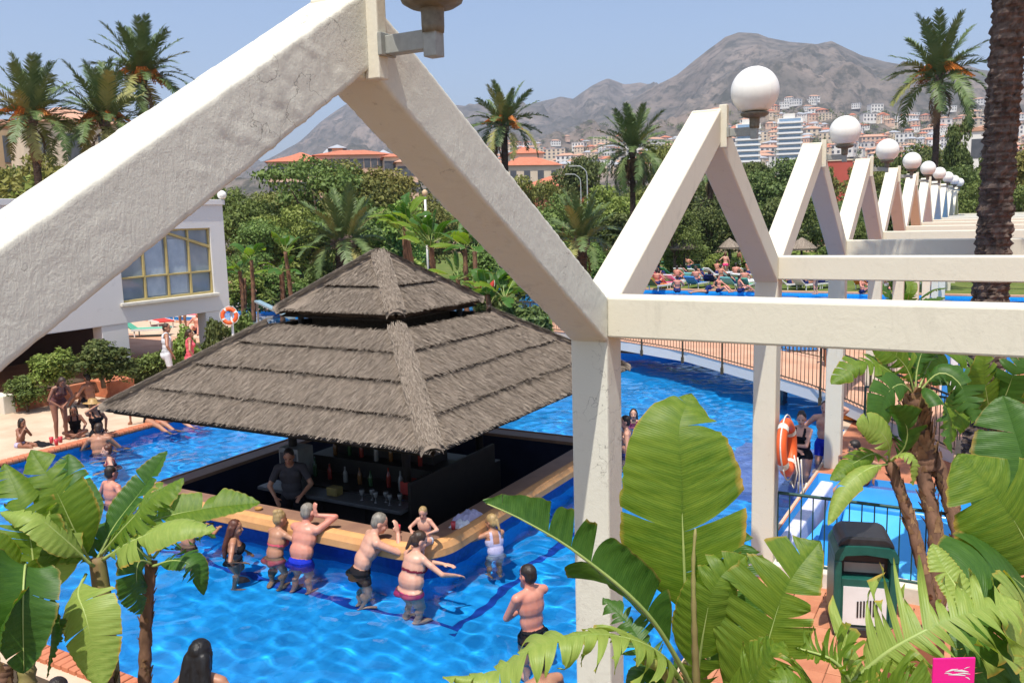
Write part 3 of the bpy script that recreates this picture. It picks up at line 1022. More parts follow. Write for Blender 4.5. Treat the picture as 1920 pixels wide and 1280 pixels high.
def thatch_roof(name, half_lo, z_lo, half_hi, z_hi, edges, strands, seed, sag):
    """square pyramid roof of overlapping thatch courses, hip rolls and loose straw"""
    rs = np.random.RandomState(seed)
    root = MB()
    root.add([(HX + sx * half_lo * .97, HY + sy * half_lo * .97, z_lo - 0.05) for sx, sy in ((-1, -1), (1, -1), (1, 1), (-1, 1))] +
             [(HX + sx * half_hi * .97, HY + sy * half_hi * .97, z_hi - 0.10) for sx, sy in ((-1, -1), (1, -1), (1, 1), (-1, 1))],
             [(0, 1, 5, 4), (1, 2, 6, 5), (2, 3, 7, 6), (3, 0, 4, 7), (3, 2, 1, 0), (4, 5, 6, 7)])
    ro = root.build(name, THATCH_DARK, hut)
    dirs = [((0, -1), (1, 0)), ((1, 0), (0, 1)), ((0, 1), (-1, 0)), ((-1, 0), (0, -1))]
    SV, SF = [], []
    ns = 0
    ncourse = len(edges) - 1
    slope = (z_hi - z_lo)
    for fi, ((ox, oy), (ax, ay)) in enumerate(dirs):
        out, al = Vector((ox, oy, 0)), Vector((ax, ay, 0))
        ctr = Vector((HX, HY, 0))
        run = half_lo - half_hi
        nrm = (out * slope + Vector((0, 0, 1)) * run).normalized()
        for c in range(ncourse):
            t0, t1 = edges[c], edges[c + 1]
            t0 = max(0.0, t0 - 0.05) if c else 0.0
            nseg = 44
            mb = MB()
            top, low, und = [], [], []
            for i in range(nseg + 1):
                s = -1 + 2 * i / nseg
                jit = 0.022 * mnoise.noise(Vector((s * 7.0, c * 3.1 + seed, fi * 5.7))) + 0.012 * mnoise.noise(Vector((s * 26.0, c * 3.1, fi)))
                dz = -sag * (1 - abs(s) ** 3) * 0 + (mnoise.noise(Vector((s * 2.2, seed, fi + c))) * sag if c == 0 else 0)
                h0 = half_lo + (half_hi - half_lo) * t0
                h1 = half_lo + (half_hi - half_lo) * t1
                p0 = ctr + out * (h0 + jit) + al * (s * h0) + Vector((0, 0, z_lo + slope * t0 - jit * 0.7 + dz))
                p1 = ctr + out * h1 + al * (s * h1) + Vector((0, 0, z_lo + slope * t1))
                top.append(p1 + nrm * 0.022)
                low.append(p0 + nrm * (0.085 + 0.012 * mnoise.noise(Vector((s * 30, c, fi)))))
                und.append(p0 + nrm * 0.0)
            n_ = nseg + 1
            mid = [(a * 0.5 + b * 0.5) + nrm * (0.012 * mnoise.noise(a * 6)) for a, b in zip(top, low)]
            vs = top + mid + low + und
            fs, ms = [], []
            for i in range(nseg):
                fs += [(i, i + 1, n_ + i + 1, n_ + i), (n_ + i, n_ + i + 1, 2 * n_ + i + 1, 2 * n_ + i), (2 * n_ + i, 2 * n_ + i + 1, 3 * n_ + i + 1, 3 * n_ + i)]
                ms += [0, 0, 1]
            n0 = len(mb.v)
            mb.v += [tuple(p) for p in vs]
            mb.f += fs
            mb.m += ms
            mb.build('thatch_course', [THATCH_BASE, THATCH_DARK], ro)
            # loose straw on this course
            ns_ = int(strands * ((half_lo + (half_hi - half_lo) * (t0 + t1) / 2)) / ncourse)
            for q in range(ns_):
                s = rs.uniform(-1, 1)
                t = rs.uniform(t0 - 0.012, t1) if q % 6 else rs.uniform(t0 - 0.03, t0 + 0.02)
                frac = (t - t0) / max(1e-6, (t1 - t0))
                h = half_lo + (half_hi - half_lo) * t
                p = ctr + out * h + al * (s * h) + Vector((0, 0, z_lo + slope * t)) + nrm * (0.085 - 0.060 * max(0, frac) + rs.uniform(0.0, 0.010))
                L = rs.uniform(0.06, 0.16)
                up = (-out * run + Vector((0, 0, slope))).normalized()
                d = (up + al * rs.normal(0, 0.085)).normalized()
                tl = rs.uniform(0.003, 0.011)
                w = rs.uniform(0.0016, 0.0042)
                if frac * (t1 - t0) * math.hypot(run, slope) + L > (t1 - t0) * math.hypot(run, slope) + 0.02:
                    L *= 0.5
                e = p + d * L - nrm * 0.012
                p = p + nrm * tl
                sd = (al + nrm * rs.normal(0, 0.6)).normalized() * w
                SV += [p - sd, p + sd, e + sd * 0.7, e - sd * 0.7]
                SF.append((ns, ns + 1, ns + 2, ns + 3))
                ns += 4
    # hip rolls
    for sx, sy in ((-1, -1), (1, -1), (1, 1), (-1, 1)):
        a = Vector((HX + sx * half_lo, HY + sy * half_lo, z_lo))
        b = Vector((HX + sx * half_hi, HY + sy * half_hi, z_hi))
        mb = MB()
        d = (b - a).normalized()
        sd = Vector((-sy * sx * 0, 0, 0))
        side = d.cross(Vector((0, 0, 1))).normalized()
        upn = side.cross(d).normalized()
        n_ = 36
        prof = [(-0.165, -0.02), (-0.115, 0.066), (-0.04, 0.10), (0.04, 0.10), (0.115, 0.066), (0.165, -0.02)]
        rows = []
        for i in range(n_ + 1):
            t = i / n_
            c = a + (b - a) * t + upn * 0.02
            wv = 0.86 + 0.16 * mnoise.noise(c * 2.3) + (0.05 if int(t * ncourse * 2) % 2 else 0)
            rows.append([c + side * (px * wv) + upn * (pz + 0.012 * mnoise.noise(c * 8 + Vector((px * 9, 0, 0)))) for px, pz in prof])
        vs = [p for r_ in rows for p in r_]
        k = len(prof)
        fs = [(i * k + j, i * k + j + 1, (i + 1) * k + j + 1, (i + 1) * k + j) for i in range(n_) for j in range(k - 1)]
        mb.add(vs, fs)
        mb.build('hip_roll', THATCH_BASE, ro, smooth=False)
        Lh = (b - a).length
        for q in range(int(Lh * 850)):
            t = rs.uniform(0.02, 1)
            o = rs.uniform(-0.155, 0.155)
            c = a + (b - a) * t + upn * (0.132 - 2.3 * o * o + rs.uniform(0, 0.01)) + side * o
            L = rs.uniform(0.07, 0.16)
            dd = (d + side * (rs.normal(0, 0.09) - o * 0.6)).normalized()
            w = rs.uniform(0.0025, 0.005)
            e = c + dd * L - upn * 0.015
            sdv = side * w
            SV += [c - sdv, c + sdv, e + sdv, e - sdv]
            SF.append((ns, ns + 1, ns + 2, ns + 3))
            ns += 4
    me = np_mesh('straw', np.array([tuple(p) for p in SV]), np.array(SF), THATCH)
    so = link('straw', me, ro)
    so['kind'] = 'stuff'
    return ro


thatch_roof('lower_roof', 3.07, 1.60, 1.27, 2.77, (0, .29, .57, .83, 1.0), 11500, 2, 0.02)
up_ = thatch_roof('upper_roof', 1.19, 2.96, 0.07, 3.78, (0, .5, 1.0), 12500, 6, 0.06)
mb = MB()
mb.lathe([(0.17, -0.12), (0.15, 0.02), (0.10, 0.07), (0.04, 0.10)], 12, c=(HX, HY, 3.78))
mb.build('peak_cap', THATCH_BASE, hut)
mb = MB(); mb.box(HX - .8, HX + .8, HY - .8, HY + .8, 2.3, 3.0); mb.build('gap_shade_box', THATCH_DARK, hut)  # dark box added to fill the gap between the roofs with shade
for sx, sy in ((-1, -1), (1, -1), (1, 1), (-1, 1)):
    mb = MB()
    mb.tube([(HX + sx * .92, HY + sy * .92, 2.7), (HX + sx * .92, HY + sy * .92, 3.02)], 0.05, 8)
    mb.build('upper_post', DARKWOOD, hut)
    mb = MB()
    mb.tube([(HX + sx * 1.15, HY + sy * 1.05, -0.7), (HX + sx * 1.15, HY + sy * 1.05, 2.6)], 0.07, 10)
    mb.build('post', DARKWOOD, hut, smooth=True)

# sunken bar with a rounded ochre counter
bx0, bx1, by0, by1 = BAR
bar = thing('bar_counter', 'ochre swim up counter ring with rounded corners round the sunken bar', 'bar counter', ((bx0 + bx1) / 2, (by0 + by1) / 2, FLOOR))


def ring_pts(ins, rad, n=8):
    x0, x1, y0, y1 = bx0 + ins, bx1 - ins, by0 + ins, by1 - ins
    r_ = max(0.02, rad - ins)
    P = []
    for cx, cy, a0 in ((x1 - r_, y1 - r_, 0), (x0 + r_, y1 - r_, 90), (x0 + r_, y0 + r_, 180), (x1 - r_, y0 + r_, 270)):
        for i in range(n + 1):
            a = R(a0 + 90 * i / n)
            P.append((cx + r_ * math.cos(a), cy + r_ * math.sin(a)))
    return P


def ring_strip(name, levels, m, rad=0.62, smooth=True):
    mb = MB()
    rings = [[(x, y, z) for x, y in ring_pts(i, rad)] for i, z in levels]
    k = len(rings[0])
    vs = [p for r_ in rings for p in r_]
    fs = [(i * k + j, i * k + (j + 1) % k, (i + 1) * k + (j + 1) % k, (i + 1) * k + j) for i in range(len(rings) - 1) for j in range(k)]
    mb.add(vs, fs)
    return mb.build(name, m, bar, smooth=False)


ring_strip('outer_wall', [(0.28, FLOOR), (0.28, -0.42)], TILE_BLUE)
ring_strip('overhang_shade_band', [(0.278, -0.42), (0.278, 0.17)], TILE_NAVY)  # navy band paints the counter overhang's shade onto the blue wall
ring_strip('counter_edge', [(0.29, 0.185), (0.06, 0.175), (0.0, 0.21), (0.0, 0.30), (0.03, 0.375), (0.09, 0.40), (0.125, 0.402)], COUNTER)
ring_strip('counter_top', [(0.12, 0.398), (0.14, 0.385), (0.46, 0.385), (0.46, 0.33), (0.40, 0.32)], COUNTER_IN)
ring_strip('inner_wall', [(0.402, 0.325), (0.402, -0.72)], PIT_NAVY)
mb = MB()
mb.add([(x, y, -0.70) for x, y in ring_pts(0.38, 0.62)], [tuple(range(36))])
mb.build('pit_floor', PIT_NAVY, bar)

# the dark back bar in the middle
cabn = thing('back_bar', 'dark wooden back bar cabinet in the middle of the sunken bar', 'cabinet', (-8.7, 11.4, -0.7))
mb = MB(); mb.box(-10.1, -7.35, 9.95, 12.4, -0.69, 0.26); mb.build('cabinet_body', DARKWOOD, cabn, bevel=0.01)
mb = MB(); mb.box(-7.33, -7.28, 9.7, 12.1, -0.69, 0.62); mb.build('side_panel', DARKWOOD, cabn, bevel=0.005)
mb = MB(); mb.box(-10.2, -7.36, 9.55, 9.94, 0.18, 0.235); mb.build('worktop', simple('dark_steel', (.10, .10, .10), (.07, .07, .07), 10, .4, .5), cabn, bevel=0.006)
mb = MB(); mb.box(-10.0, -7.5, 10.6, 11.3, 0.262, 0.52); mb.build('shelf', DARKWOOD, cabn, bevel=0.006)
mb = MB(); mb.box(-9.7, -7.7, 10.9, 11.3, 0.522, 0.78); mb.build('shelf', DARKWOOD, cabn, bevel=0.006)
mb = MB()
for i in range(3):
    mb.box(-9.95 + i * .84, -9.18 + i * .84, 9.935, 9.948, -0.6, 0.1)
mb.build('door_panel', simple('cabinet_door', (0.02, 0.017, 0.016), (0.03, 0.025, 0.023), 4, 0.5, 0.3), cabn, bevel=0.004)
BOT = [simple('bottle_' + n, c, None, 8, 0.12, 0.6) for n, c in (('green', (0.02, 0.06, 0.02)), ('amber', (0.13, 0.055, 0.015)), ('clear', (0.20, 0.20, 0.19)), ('red', (0.20, 0.022, 0.015)))]
for q in range(22):
    row = q % 3
    x = -9.6 + (q // 3) * 0.29 + rng.uniform(-.05, .05)
    y, z = ((10.3, 0.262), (10.75, 0.522), (11.1, 0.782))[row]
    mb = MB()
    h = rng.uniform(0.24, 0.33)
    mb.lathe([(0.037, 0), (0.039, 0.02), (0.039, h * .58), (0.03, h * .68), (0.014, h * .76), (0.013, h), (0.012, h)], 10)
    o = mb.build('bottle', BOT[q % 4], None, smooth=True)
    o.location = (x, y + rng.uniform(-.05, .05), z + 0.001)
    tag(o, ('green', 'amber', 'clear', 'red')[q % 4] + ' glass bottle standing on the dark back bar', 'bottle', ('green', 'amber', 'clear', 'red')[q % 4] + ' bottles on the back bar')
for q in range(6):
    mb = MB()
    mb.lathe([(0.028, 0), (0.03, 0.004), (0.006, 0.012), (0.006, 0.07), (0.03, 0.09), (0.04, 0.14), (0.036, 0.17), (0.033, 0.122), (0.036, 0.14), (0.027, 0.094)], 10)
    o = mb.build('wine_glass', BOT[2], None, smooth=True)
    o.location = (-8.2 + q * 0.13, 9.72 + (q % 2) * .08, 0.236)
    tag(o, 'stemmed clear glass on the steel worktop of the back bar', 'glass', 'glasses on the worktop')
CL = [('fridge', (-9.95, 10.2, .262), (.42, .36, .50), simple('dull_white', (.30, .30, .29)), 'small white glass fronted fridge on the left of the back bar', 'fridge'),
      ('crate', (-7.62, 10.25, .262), (.34, .26, .20), simple('crate_red', (.40, .04, .03)), 'red bottle crate at the right end of the back bar', 'crate'),
      ('coffee_machine', (-9.55, 9.74, .236), (.36, .24, .30), STEEL, 'steel coffee machine on the left end of the worktop', 'machine'),
      ('carton', (-8.75, 9.74, .236), (.20, .16, .13), simple('carton_yellow', (.25, .19, .06)), 'yellow carton in the middle of the worktop', 'carton'),
      ('price_board', (-8.7, 11.35, .80), (.95, .03, .36), simple('green_board', (.16, .26, .13)), 'pale green board standing on the top shelf of the back bar', 'board')]
for nm_, c_, sz, m_, lb_, ct_ in CL:
    t_ = thing(nm_, lb_, ct_, c_, absolute=False)
    mb = MB(); mb.box(-sz[0] / 2, sz[0] / 2, -sz[1] / 2, sz[1] / 2, 0, sz[2]); mb.build('body', m_, t_, bevel=.012)
    mb = MB(); mb.box(-sz[0] * .42, sz[0] * .42, -sz[1] / 2 - .006, -sz[1] / 2 - .0005, sz[2] * .12, sz[2] * .85); mb.build('front', H_WIN if nm_ == 'fridge' else DARKWOOD if nm_ == 'coffee_machine' else m_, t_)
# tall steel drum beside the cabinet
mb = MB(); mb.lathe([(0.17, 0), (0.18, 0.02), (0.18, 0.62), (0.19, 0.63), (0.19, 0.66), (0.17, 0.67)], 18, c=(-8.55, 9.25, -0.695))
tag(mb.build('keg', STEEL, None, smooth=True), 'grey steel keg on the bar floor behind the counter', 'keg')

# things lying on the counter
def cup(x, y, z, m, label, name='cup', grp=None, h=0.10, r=0.035):
    mb = MB()
    mb.lathe([(r * .75, 0), (r, h), (r * .93, h), (r * .7, 0.008)], 12)
    o = mb.build(name, m, None, smooth=True)
    o.location = (x, y, z)
    return tag(o, label, 'cup', grp)


CZ = 0.387
cup(-9.45, 8.42, CZ, simple('ashtray_wood', (0.42, 0.22, 0.06)), 'left one of two small brown dishes on the ochre counter', 'ashtray', h=0.035, r=0.06)
cup(-8.98, 8.40, CZ, simple('ashtray_wood2', (0.42, 0.22, 0.06)), 'right one of two small brown dishes, nearest the blonde woman', 'ashtray', h=0.035, r=0.06)
cup(-6.62, 8.52, CZ, GLASS_CUP, 'red plastic cup between the man in black trunks and the toddler', h=0.11)
cup(-6.05, 8.95, CZ, GLASS_CUP, 'red plastic cup beside the crumpled lilac towel', h=0.10)
def crumple(name, c, sx, sy, sz, m, label, cat, seed):
    V, F = [], []
    n_ = 16
    for i in range(n_ + 1):
        for j in range(n_ + 1):
            u, w = i / n_ * 2 - 1, j / n_ * 2 - 1
            e = max(0, 1 - max(abs(u), abs(w)) ** 3)
            h = e * (0.45 + 0.8 * abs(mnoise.noise(Vector((u * 2.2 + seed, w * 2.2, seed)))))
            V.append((c[0] + u * sx * (1 + .2 * mnoise.noise(Vector((w * 2, seed, 0)))), c[1] + w * sy * (1 + .2 * mnoise.noise(Vector((u * 2, seed, 4)))), c[2] + h * sz))
    for i in range(n_):
        for j in range(n_):
            a = i * (n_ + 1) + j
            F.append((a, a + n_ + 1, a + n_ + 2, a + 1))
    o = link(name, np_mesh(name, np.array(V), np.array(F), m, smooth=True))
    return tag(o, label, cat)


crumple('towel', (-6.12, 9.42, CZ), .13, .2, .13, FAB['lilac'], 'crumpled lilac towel lying on the shaded counter', 'towel', 3.0)
crumple('plastic_bag', (-6.05, 9.1, CZ), .1, .12, .1, FAB['white'], 'small white crumpled bag on the counter corner', 'bag', 7.0)

# ------------------------------------------------------------------ white building on the left
bX = -21.3
bld = thing('poolside_building', 'white poolside building with a yellow framed window above open pillars', 'building', (bX, 14, 0.1))


def by(px, py):
    q = at(px, py, X=bX)
    return q.y, q.z


yR, zB = by(431, 578)
yL = -2.0
zTop = by(420, 384)[1]
wy0, wz0 = by(232, 567)
wy1, _ = by(403, 550)
wz1 = by(397, 427)[1]
wz0 = (wz0 + by(403, 550)[1]) / 2
ap = by(352, 432)
mb = MB()
wt = 0.3
mb.box(bX - wt, bX, yL, wy0, zB, zTop)
mb.box(bX - wt, bX, wy1, yR, zB, zTop)
mb.box(bX - wt, bX, wy0, wy1, zB, wz0)
mb.box(bX - wt, bX, wy0, wy1, wz1, zTop)
mb.box(bX - 12, bX - wt, yR - .3, yR, zB, zTop)
mb.build('wall', WHITE_WALL, bld)
mb = MB(); mb.box(bX - 12, bX + 0.06, yL, yR + .06, zTop, zTop + 0.16); mb.build('flat_roof', WHITE_WALL, bld, bevel=0.01)
mb = MB(); mb.box(bX - 12, bX - .002, yL, yR - .002, zB - 0.02, zB + 0.2); mb.build('floor_slab', WHITE_WALL, bld)
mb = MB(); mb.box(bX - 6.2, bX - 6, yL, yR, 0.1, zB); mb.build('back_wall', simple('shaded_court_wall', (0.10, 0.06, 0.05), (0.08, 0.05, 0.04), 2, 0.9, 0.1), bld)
for (pl, pr) in ((190, 240), (388, 418)):
    ya_, yb_ = by(pl, 600)[0], by(pr, 600)[0]
    mb = MB(); mb.box(bX - 0.42, bX - 0.02, ya_, yb_, 0.1, zB - .021); mb.build('pillar', WHITE_WALL, bld, bevel=0.015)
mb = MB(); mb.box(bX + .001, bX + 0.09, wy0 - 0.12, wy1 + 0.12, wz0 - 0.09, wz0 - 0.002); mb.build('sill', KERB, bld, bevel=0.01)
win = MB()
win.box(bX - 0.14, bX - 0.13, wy0, wy1, wz0, wz1)
wo_ = win.build('window', PANE, bld)
fr = 0.05


def bar_part(y0, y1, z0, z1, nm='frame'):
    mb = MB(); mb.box(bX - 0.13, bX - 0.06, y0, y1, z0, z1); mb.build(nm, YELLOW_FRAME, wo_, bevel=0.006)


bar_part(wy0, wy1, wz0, wz0 + fr * 1.3); bar_part(wy0, wy1, wz1 - fr, wz1)
bar_part(wy0, wy0 + fr, wz0 + .066, wz1 - .051); bar_part(wy1 - fr, wy1, wz0 + .066, wz1 - .051)
zm = wz0 + 0.66
bar_part(wy0 + .051, wy1 - .051, zm, zm + fr)
ym = (wy0 + wy1) / 2
for i in range(1, 4):
    yy = wy0 + (wy1 - wy0) * i / 4
    bar_part(yy - fr * .6, yy + fr * .6, wz0 + .067, zm - .001, 'mullion')
    bar_part(yy - fr * .6, yy + fr * .6, zm + .051, wz1 - .052 - (0.0), 'mullion')
for s in (-1, 1):
    mb = MB()
    yo, zo = ym + s * (wy1 - wy0) * .5, wz1 - 0.62
    mb.prism([(ym, wz1 - 0.12), (ym, wz1 - 0.055), (yo, zo + .085), (yo, zo)], 'x', bX - 0.135, bX - 0.055)
    mb.build('frame', YELLOW_FRAME, wo_)
    # curtains behind the two middle panes
    mb = MB()
    n_ = 14
    for i in range(n_):
        a0, a1 = ym + s * (0.1 + .6 * i / n_), ym + s * (0.1 + .6 * (i + 1) / n_)
        d0, d1 = .03 * math.sin(i * 1.3), .03 * math.sin((i + 1) * 1.3)
        mb.add([(bX - .128 + d0 * .05, a0, wz0 + .1), (bX - .128 + d1 * .05, a1, wz0 + .1), (bX - .128 + d1 * .05, a1, wz1 - .3), (bX - .128 + d0 * .05, a0, wz1 - .3)], [(0, 1, 2, 3)])
    mb.build('curtain', simple('pale_blue_curtain', (0.42, 0.50, 0.58), (0.33, 0.41, 0.50), 4, 0.4, 0.4), wo_)
gb = at(428, 379, X=bX)
mb = MB()
mb.lathe([(0.03, -0.14), (0.03, -0.11), (0.06, -0.10)] + [(0.14 * math.sin(a), -0.14 * math.cos(a)) for a in [0.5 + 2.6 * i / 10 for i in range(11)]], 16)
tag(mb.build('globe_light', GLOBE, None, smooth=True), 'small white globe light on the corner of the white building', 'lamp').location = (bX + 0.02, yR, zTop + .30)

# ------------------------------------------------------------------ footbridge
bp = [Vector((0.2, 14.9)), Vector((-1.5, 16.8)), Vector((-3.2, 18.7)), Vector((-4.9, 20.0)), Vector((-7.1, 21.7)), Vector((-9.2, 22.9)), Vector((-11.6, 24.4)), Vector((-14.0, 26.2)), Vector((-16.5, 28.2))]
bz = [0.20, 0.42, 0.58, 0.68, 0.74, 0.72, 0.66, 0.5, 0.25]
bridge = thing('footbridge', 'white edged footbridge with railings arching over the pool', 'bridge', (-6, 21, FLOOR))
BW = 2.3
def nrm2(i):
    d = (bp[min(i + 1, len(bp) - 1)] - bp[max(0, i - 1)]).normalized()
    return Vector((-d.y, d.x)) * -1   # away from the camera
mb = MB(); dk = MB()
vs = []
for i, p in enumerate(bp):
    n = nrm2(i)
    q = p + n * BW
    vs += [(p.x, p.y, bz[i]), (p.x, p.y, bz[i] - .26), (q.x, q.y, bz[i] - .26), (q.x, q.y, bz[i])]
fs = []
for i in range(len(bp) - 1):
    a = i * 4
    for j in range(4):
        fs.append((a + j, a + (j + 1) % 4, a + 4 + (j + 1) % 4, a + 4 + j))
mb.add(vs, fs)
mb.build('deck_slab', WHITE_WALL, bridge)
dk.add([(vs[4 * i + k][0], vs[4 * i + k][1], vs[4 * i + k][2] + 0.006) for i in range(len(bp)) for k in (0, 3)], [(2 * i, 2 * i + 2, 2 * i + 3, 2 * i + 1) for i in range(len(bp) - 1)])
dk.build('deck_surface', PINKPAVE, bridge)
pp = bp[3] + (bp[4] - bp[3]) * 0.1 + nrm2(3) * 0.9
mb = MB(); mb.box(pp.x - .2, pp.x + .2, pp.y - .25, pp.y + .25, FLOOR, 0.45); mb.build('pier', simple('pier_concrete', (0.25, 0.22, 0.22), (0.19, 0.17, 0.17), 3, 0.85, 0.1), bridge)


def railing(root, pts, zs, height, spacing, mat, post_every=14, bar_r=0.0085, foot=0.08, posts=True):
    """top and bottom rails and bars; each bar and post is a part"""
    L = [0.0]
    for a, b in zip(pts[:-1], pts[1:]):
        L.append(L[-1] + (b - a).length)
    def pos(s):
        i = 0
        while i < len(L) - 2 and s > L[i + 1]:
            i += 1
        t = (s - L[i]) / (L[i + 1] - L[i])
        p = pts[i].lerp(pts[i + 1], t)
        return Vector((p.x, p.y, zs[i] + (zs[i + 1] - zs[i]) * t))
    n = max(2, int(L[-1] / spacing))
    up = Vector((0, 0, 1))
    P3 = [pos(L[-1] * i / 24) for i in range(25)]
    mb = MB(); mb.tube([p + up * height for p in P3], 0.02, 8); mb.build('top_rail', mat, root, smooth=True)
    mb = MB(); mb.tube([p + up * foot for p in P3], 0.013, 6); mb.build('bottom_rail', mat, root, smooth=True)
    mb = MB(); mb.tube([(0, 0, foot), (0, 0, height)], bar_r, 6); o = mb.build('bar', mat, root); bme_ = o.data; bpy.data.objects.remove(o)
    mb = MB(); mb.box(-.02, .02, -.02, .02, -0.30, height + .0); mb.box(-.034, .034, -.034, .034, -0.30, -0.14); o = mb.build('post', mat, root); pme_ = o.data; bpy.data.objects.remove(o)
    for i in range(n + 1):
        p = pos(L[-1] * i / n)
        if posts and i % post_every == 0:
            link('post', pme_, root, p)
        else:
            link('bar', bme_, root, p)


nr_ = [Vector((p.x, p.y)) - nrm2(i) * 0.02 for i, p in enumerate(bp)]
rl = thing('railing', 'brown green barred railing along the near edge of the footbridge', 'railing', (-6, 20.6, 0.5))
railing(rl, nr_, bz, 0.95, 0.12, BROWN_METAL, 14)
fr_ = [Vector((p.x, p.y)) + nrm2(i) * (BW - .05) for i, p in enumerate(bp)]
rl2 = thing('railing', 'barred railing along the far edge of the footbridge', 'railing', (-5, 22.6, 0.5))
railing(rl2, fr_, bz, 0.95, 0.14, BROWN_METAL, 14)

# ------------------------------------------------------------------ slide pool with its fence, step wall and curbs
sx0, sx1, sy0, sy1 = SLIDEPOOL
mb = MB()
mb.add([(sx0, sy0, -0.45), (sx1, sy0, -0.45), (sx1, sy1, -0.45), (sx0, sy1, -0.45)], [(0, 1, 2, 3)])
for a, b in (((sx0, sy0), (sx1, sy0)), ((sx1, sy0), (sx1, sy1)), ((sx1, sy1), (sx0, sy1)), ((sx0, sy1), (sx0, sy0))):
    wall(mb, a[0], a[1], b[0], b[1], -0.45, 0.115)
structure(mb.build('slide_pool_floor', SLIDE_PALE, fix=False))
mb = MB(); mb.box(-2.40, -0.1, 9.80, 10.04, 0.09, 0.30); structure(mb.build('kerb_wall', KERB, bevel=0.02))
fence = thing('railing', 'dark green barred fence on the cream kerb in front of the slide', 'fence', (-1.2, 9.9, 0.3))
railing(fence, [Vector((-2.13, 9.90)), Vector((-0.05, 9.93))], [0.30, 0.30], 0.84, 0.13, GREEN_METAL, 40, 0.008, 0.02, posts=False)
fence2 = thing('railing', 'dark green fence panels behind the slide pool on the terracotta deck', 'fence', (-1.2, 16.6, 0.12))
railing(fence2, [Vector((-2.1, 17.0)), Vector((-0.9, 16.6)), Vector((0.4, 15.9))], [0.12, 0.12, 0.12], 0.95, 0.13, GREEN_METAL, 8, 0.008, 0.1)
fence3 = thing('railing', 'dark barred fence on the terrace beyond the tall fan leaved trunks', 'fence', (-0.4, 18.6, 0.12))
railing(fence3, [Vector((-1.3, 19.6)), Vector((1.6, 18.3))], [0.12, 0.12], 0.95, 0.14, BROWN_METAL, 9, 0.008, 0.1)

# ------------------------------------------------------------------ people
def _ik(a, b, l1, l2, pole):
    """middle joint of a two-bone chain from a to b, bent towards pole; returns (mid, end)"""
    d = b - a
    L = d.length
    mx = (l1 + l2) * 0.998
    if L > mx:
        b = a + d * (mx / L)
        d = b - a
        L = mx
    L = max(L, abs(l1 - l2) + 0.02)
    u = d.normalized()
    x = (l1 * l1 - l2 * l2 + L * L) / (2 * L)
    h = math.sqrt(max(0.0, l1 * l1 - x * x))
    p = pole - u * pole.dot(u)
    if p.length < 1e-5:
        p = u.orthogonal()
    return a + u * x + p.normalized() * h, b


def _cap_mesh(mb, p0, r0, p1, r1, seg=12):
    d = (p1 - p0)
    L = d.length
    u = d.normalized() if L > 1e-6 else Vector((0, 0, 1))
    pts, rad = [], []
    for a in (80, 55, 28):
        pts.append(p0 - u * (r0 * math.sin(R(a)))); rad.append(r0 * math.cos(R(a)))
    pts.append(p0); rad.append(r0)
    pts.append(p1); rad.append(r1)
    for a in (28, 55, 80):
        pts.append(p1 + u * (r1 * math.sin(R(a)))); rad.append(r1 * math.cos(R(a)))
    mb.tube(pts, rad, seg)


def _ell_mesh(mb, c, rad, q):
    vs, fs = [], []
    nu, nv = 12, 8
    for i in range(nv + 1):
        th = math.pi * (0.04 + 0.92 * i / nv)
        for j in range(nu):
            ph = 2 * math.pi * j / nu
            p = Vector((rad[0] * math.sin(th) * math.cos(ph), rad[1] * math.sin(th) * math.sin(ph), rad[2] * math.cos(th)))
            vs.append(c + q @ p)
    for i in range(nv):
        for j in range(nu):
            fs.append((i * nu + j, i * nu + (j + 1) % nu, (i + 1) * nu + (j + 1) % nu, (i + 1) * nu + j))
    fs.append(tuple(range(nu))[::-1])
    fs.append(tuple(range(nv * nu, nv * nu + nu)))
    mb.add(vs, fs)


def _remesh(prims, vox, smooth=5):
    mb = MB()
    for p in prims:
        if p[1] == 'c':
            _cap_mesh(mb, p[2], p[3], p[4], p[5])
        else:
            _ell_mesh(mb, p[2], p[3], p[4])
    me = mb.mesh('tmp', SKIN['fair'])
    bm = bmesh.new(); bm.from_mesh(me); bmesh.ops.recalc_face_normals(bm, faces=bm.faces); bm.to_mesh(me); bm.free()
    o = bpy.data.objects.new('tmp', me)
    COL.objects.link(o)
    r_ = o.modifiers.new('r', 'REMESH'); r_.mode = 'VOXEL'; r_.voxel_size = vox; r_.use_smooth_shade = True
    s_ = o.modifiers.new('s', 'SMOOTH'); s_.factor = 0.5; s_.iterations = smooth
    dg = bpy.context.evaluated_depsgraph_get()
    out = bpy.data.meshes.new_from_object(o.evaluated_get(dg))
    bpy.data.objects.remove(o); bpy.data.meshes.remove(me)
    return out


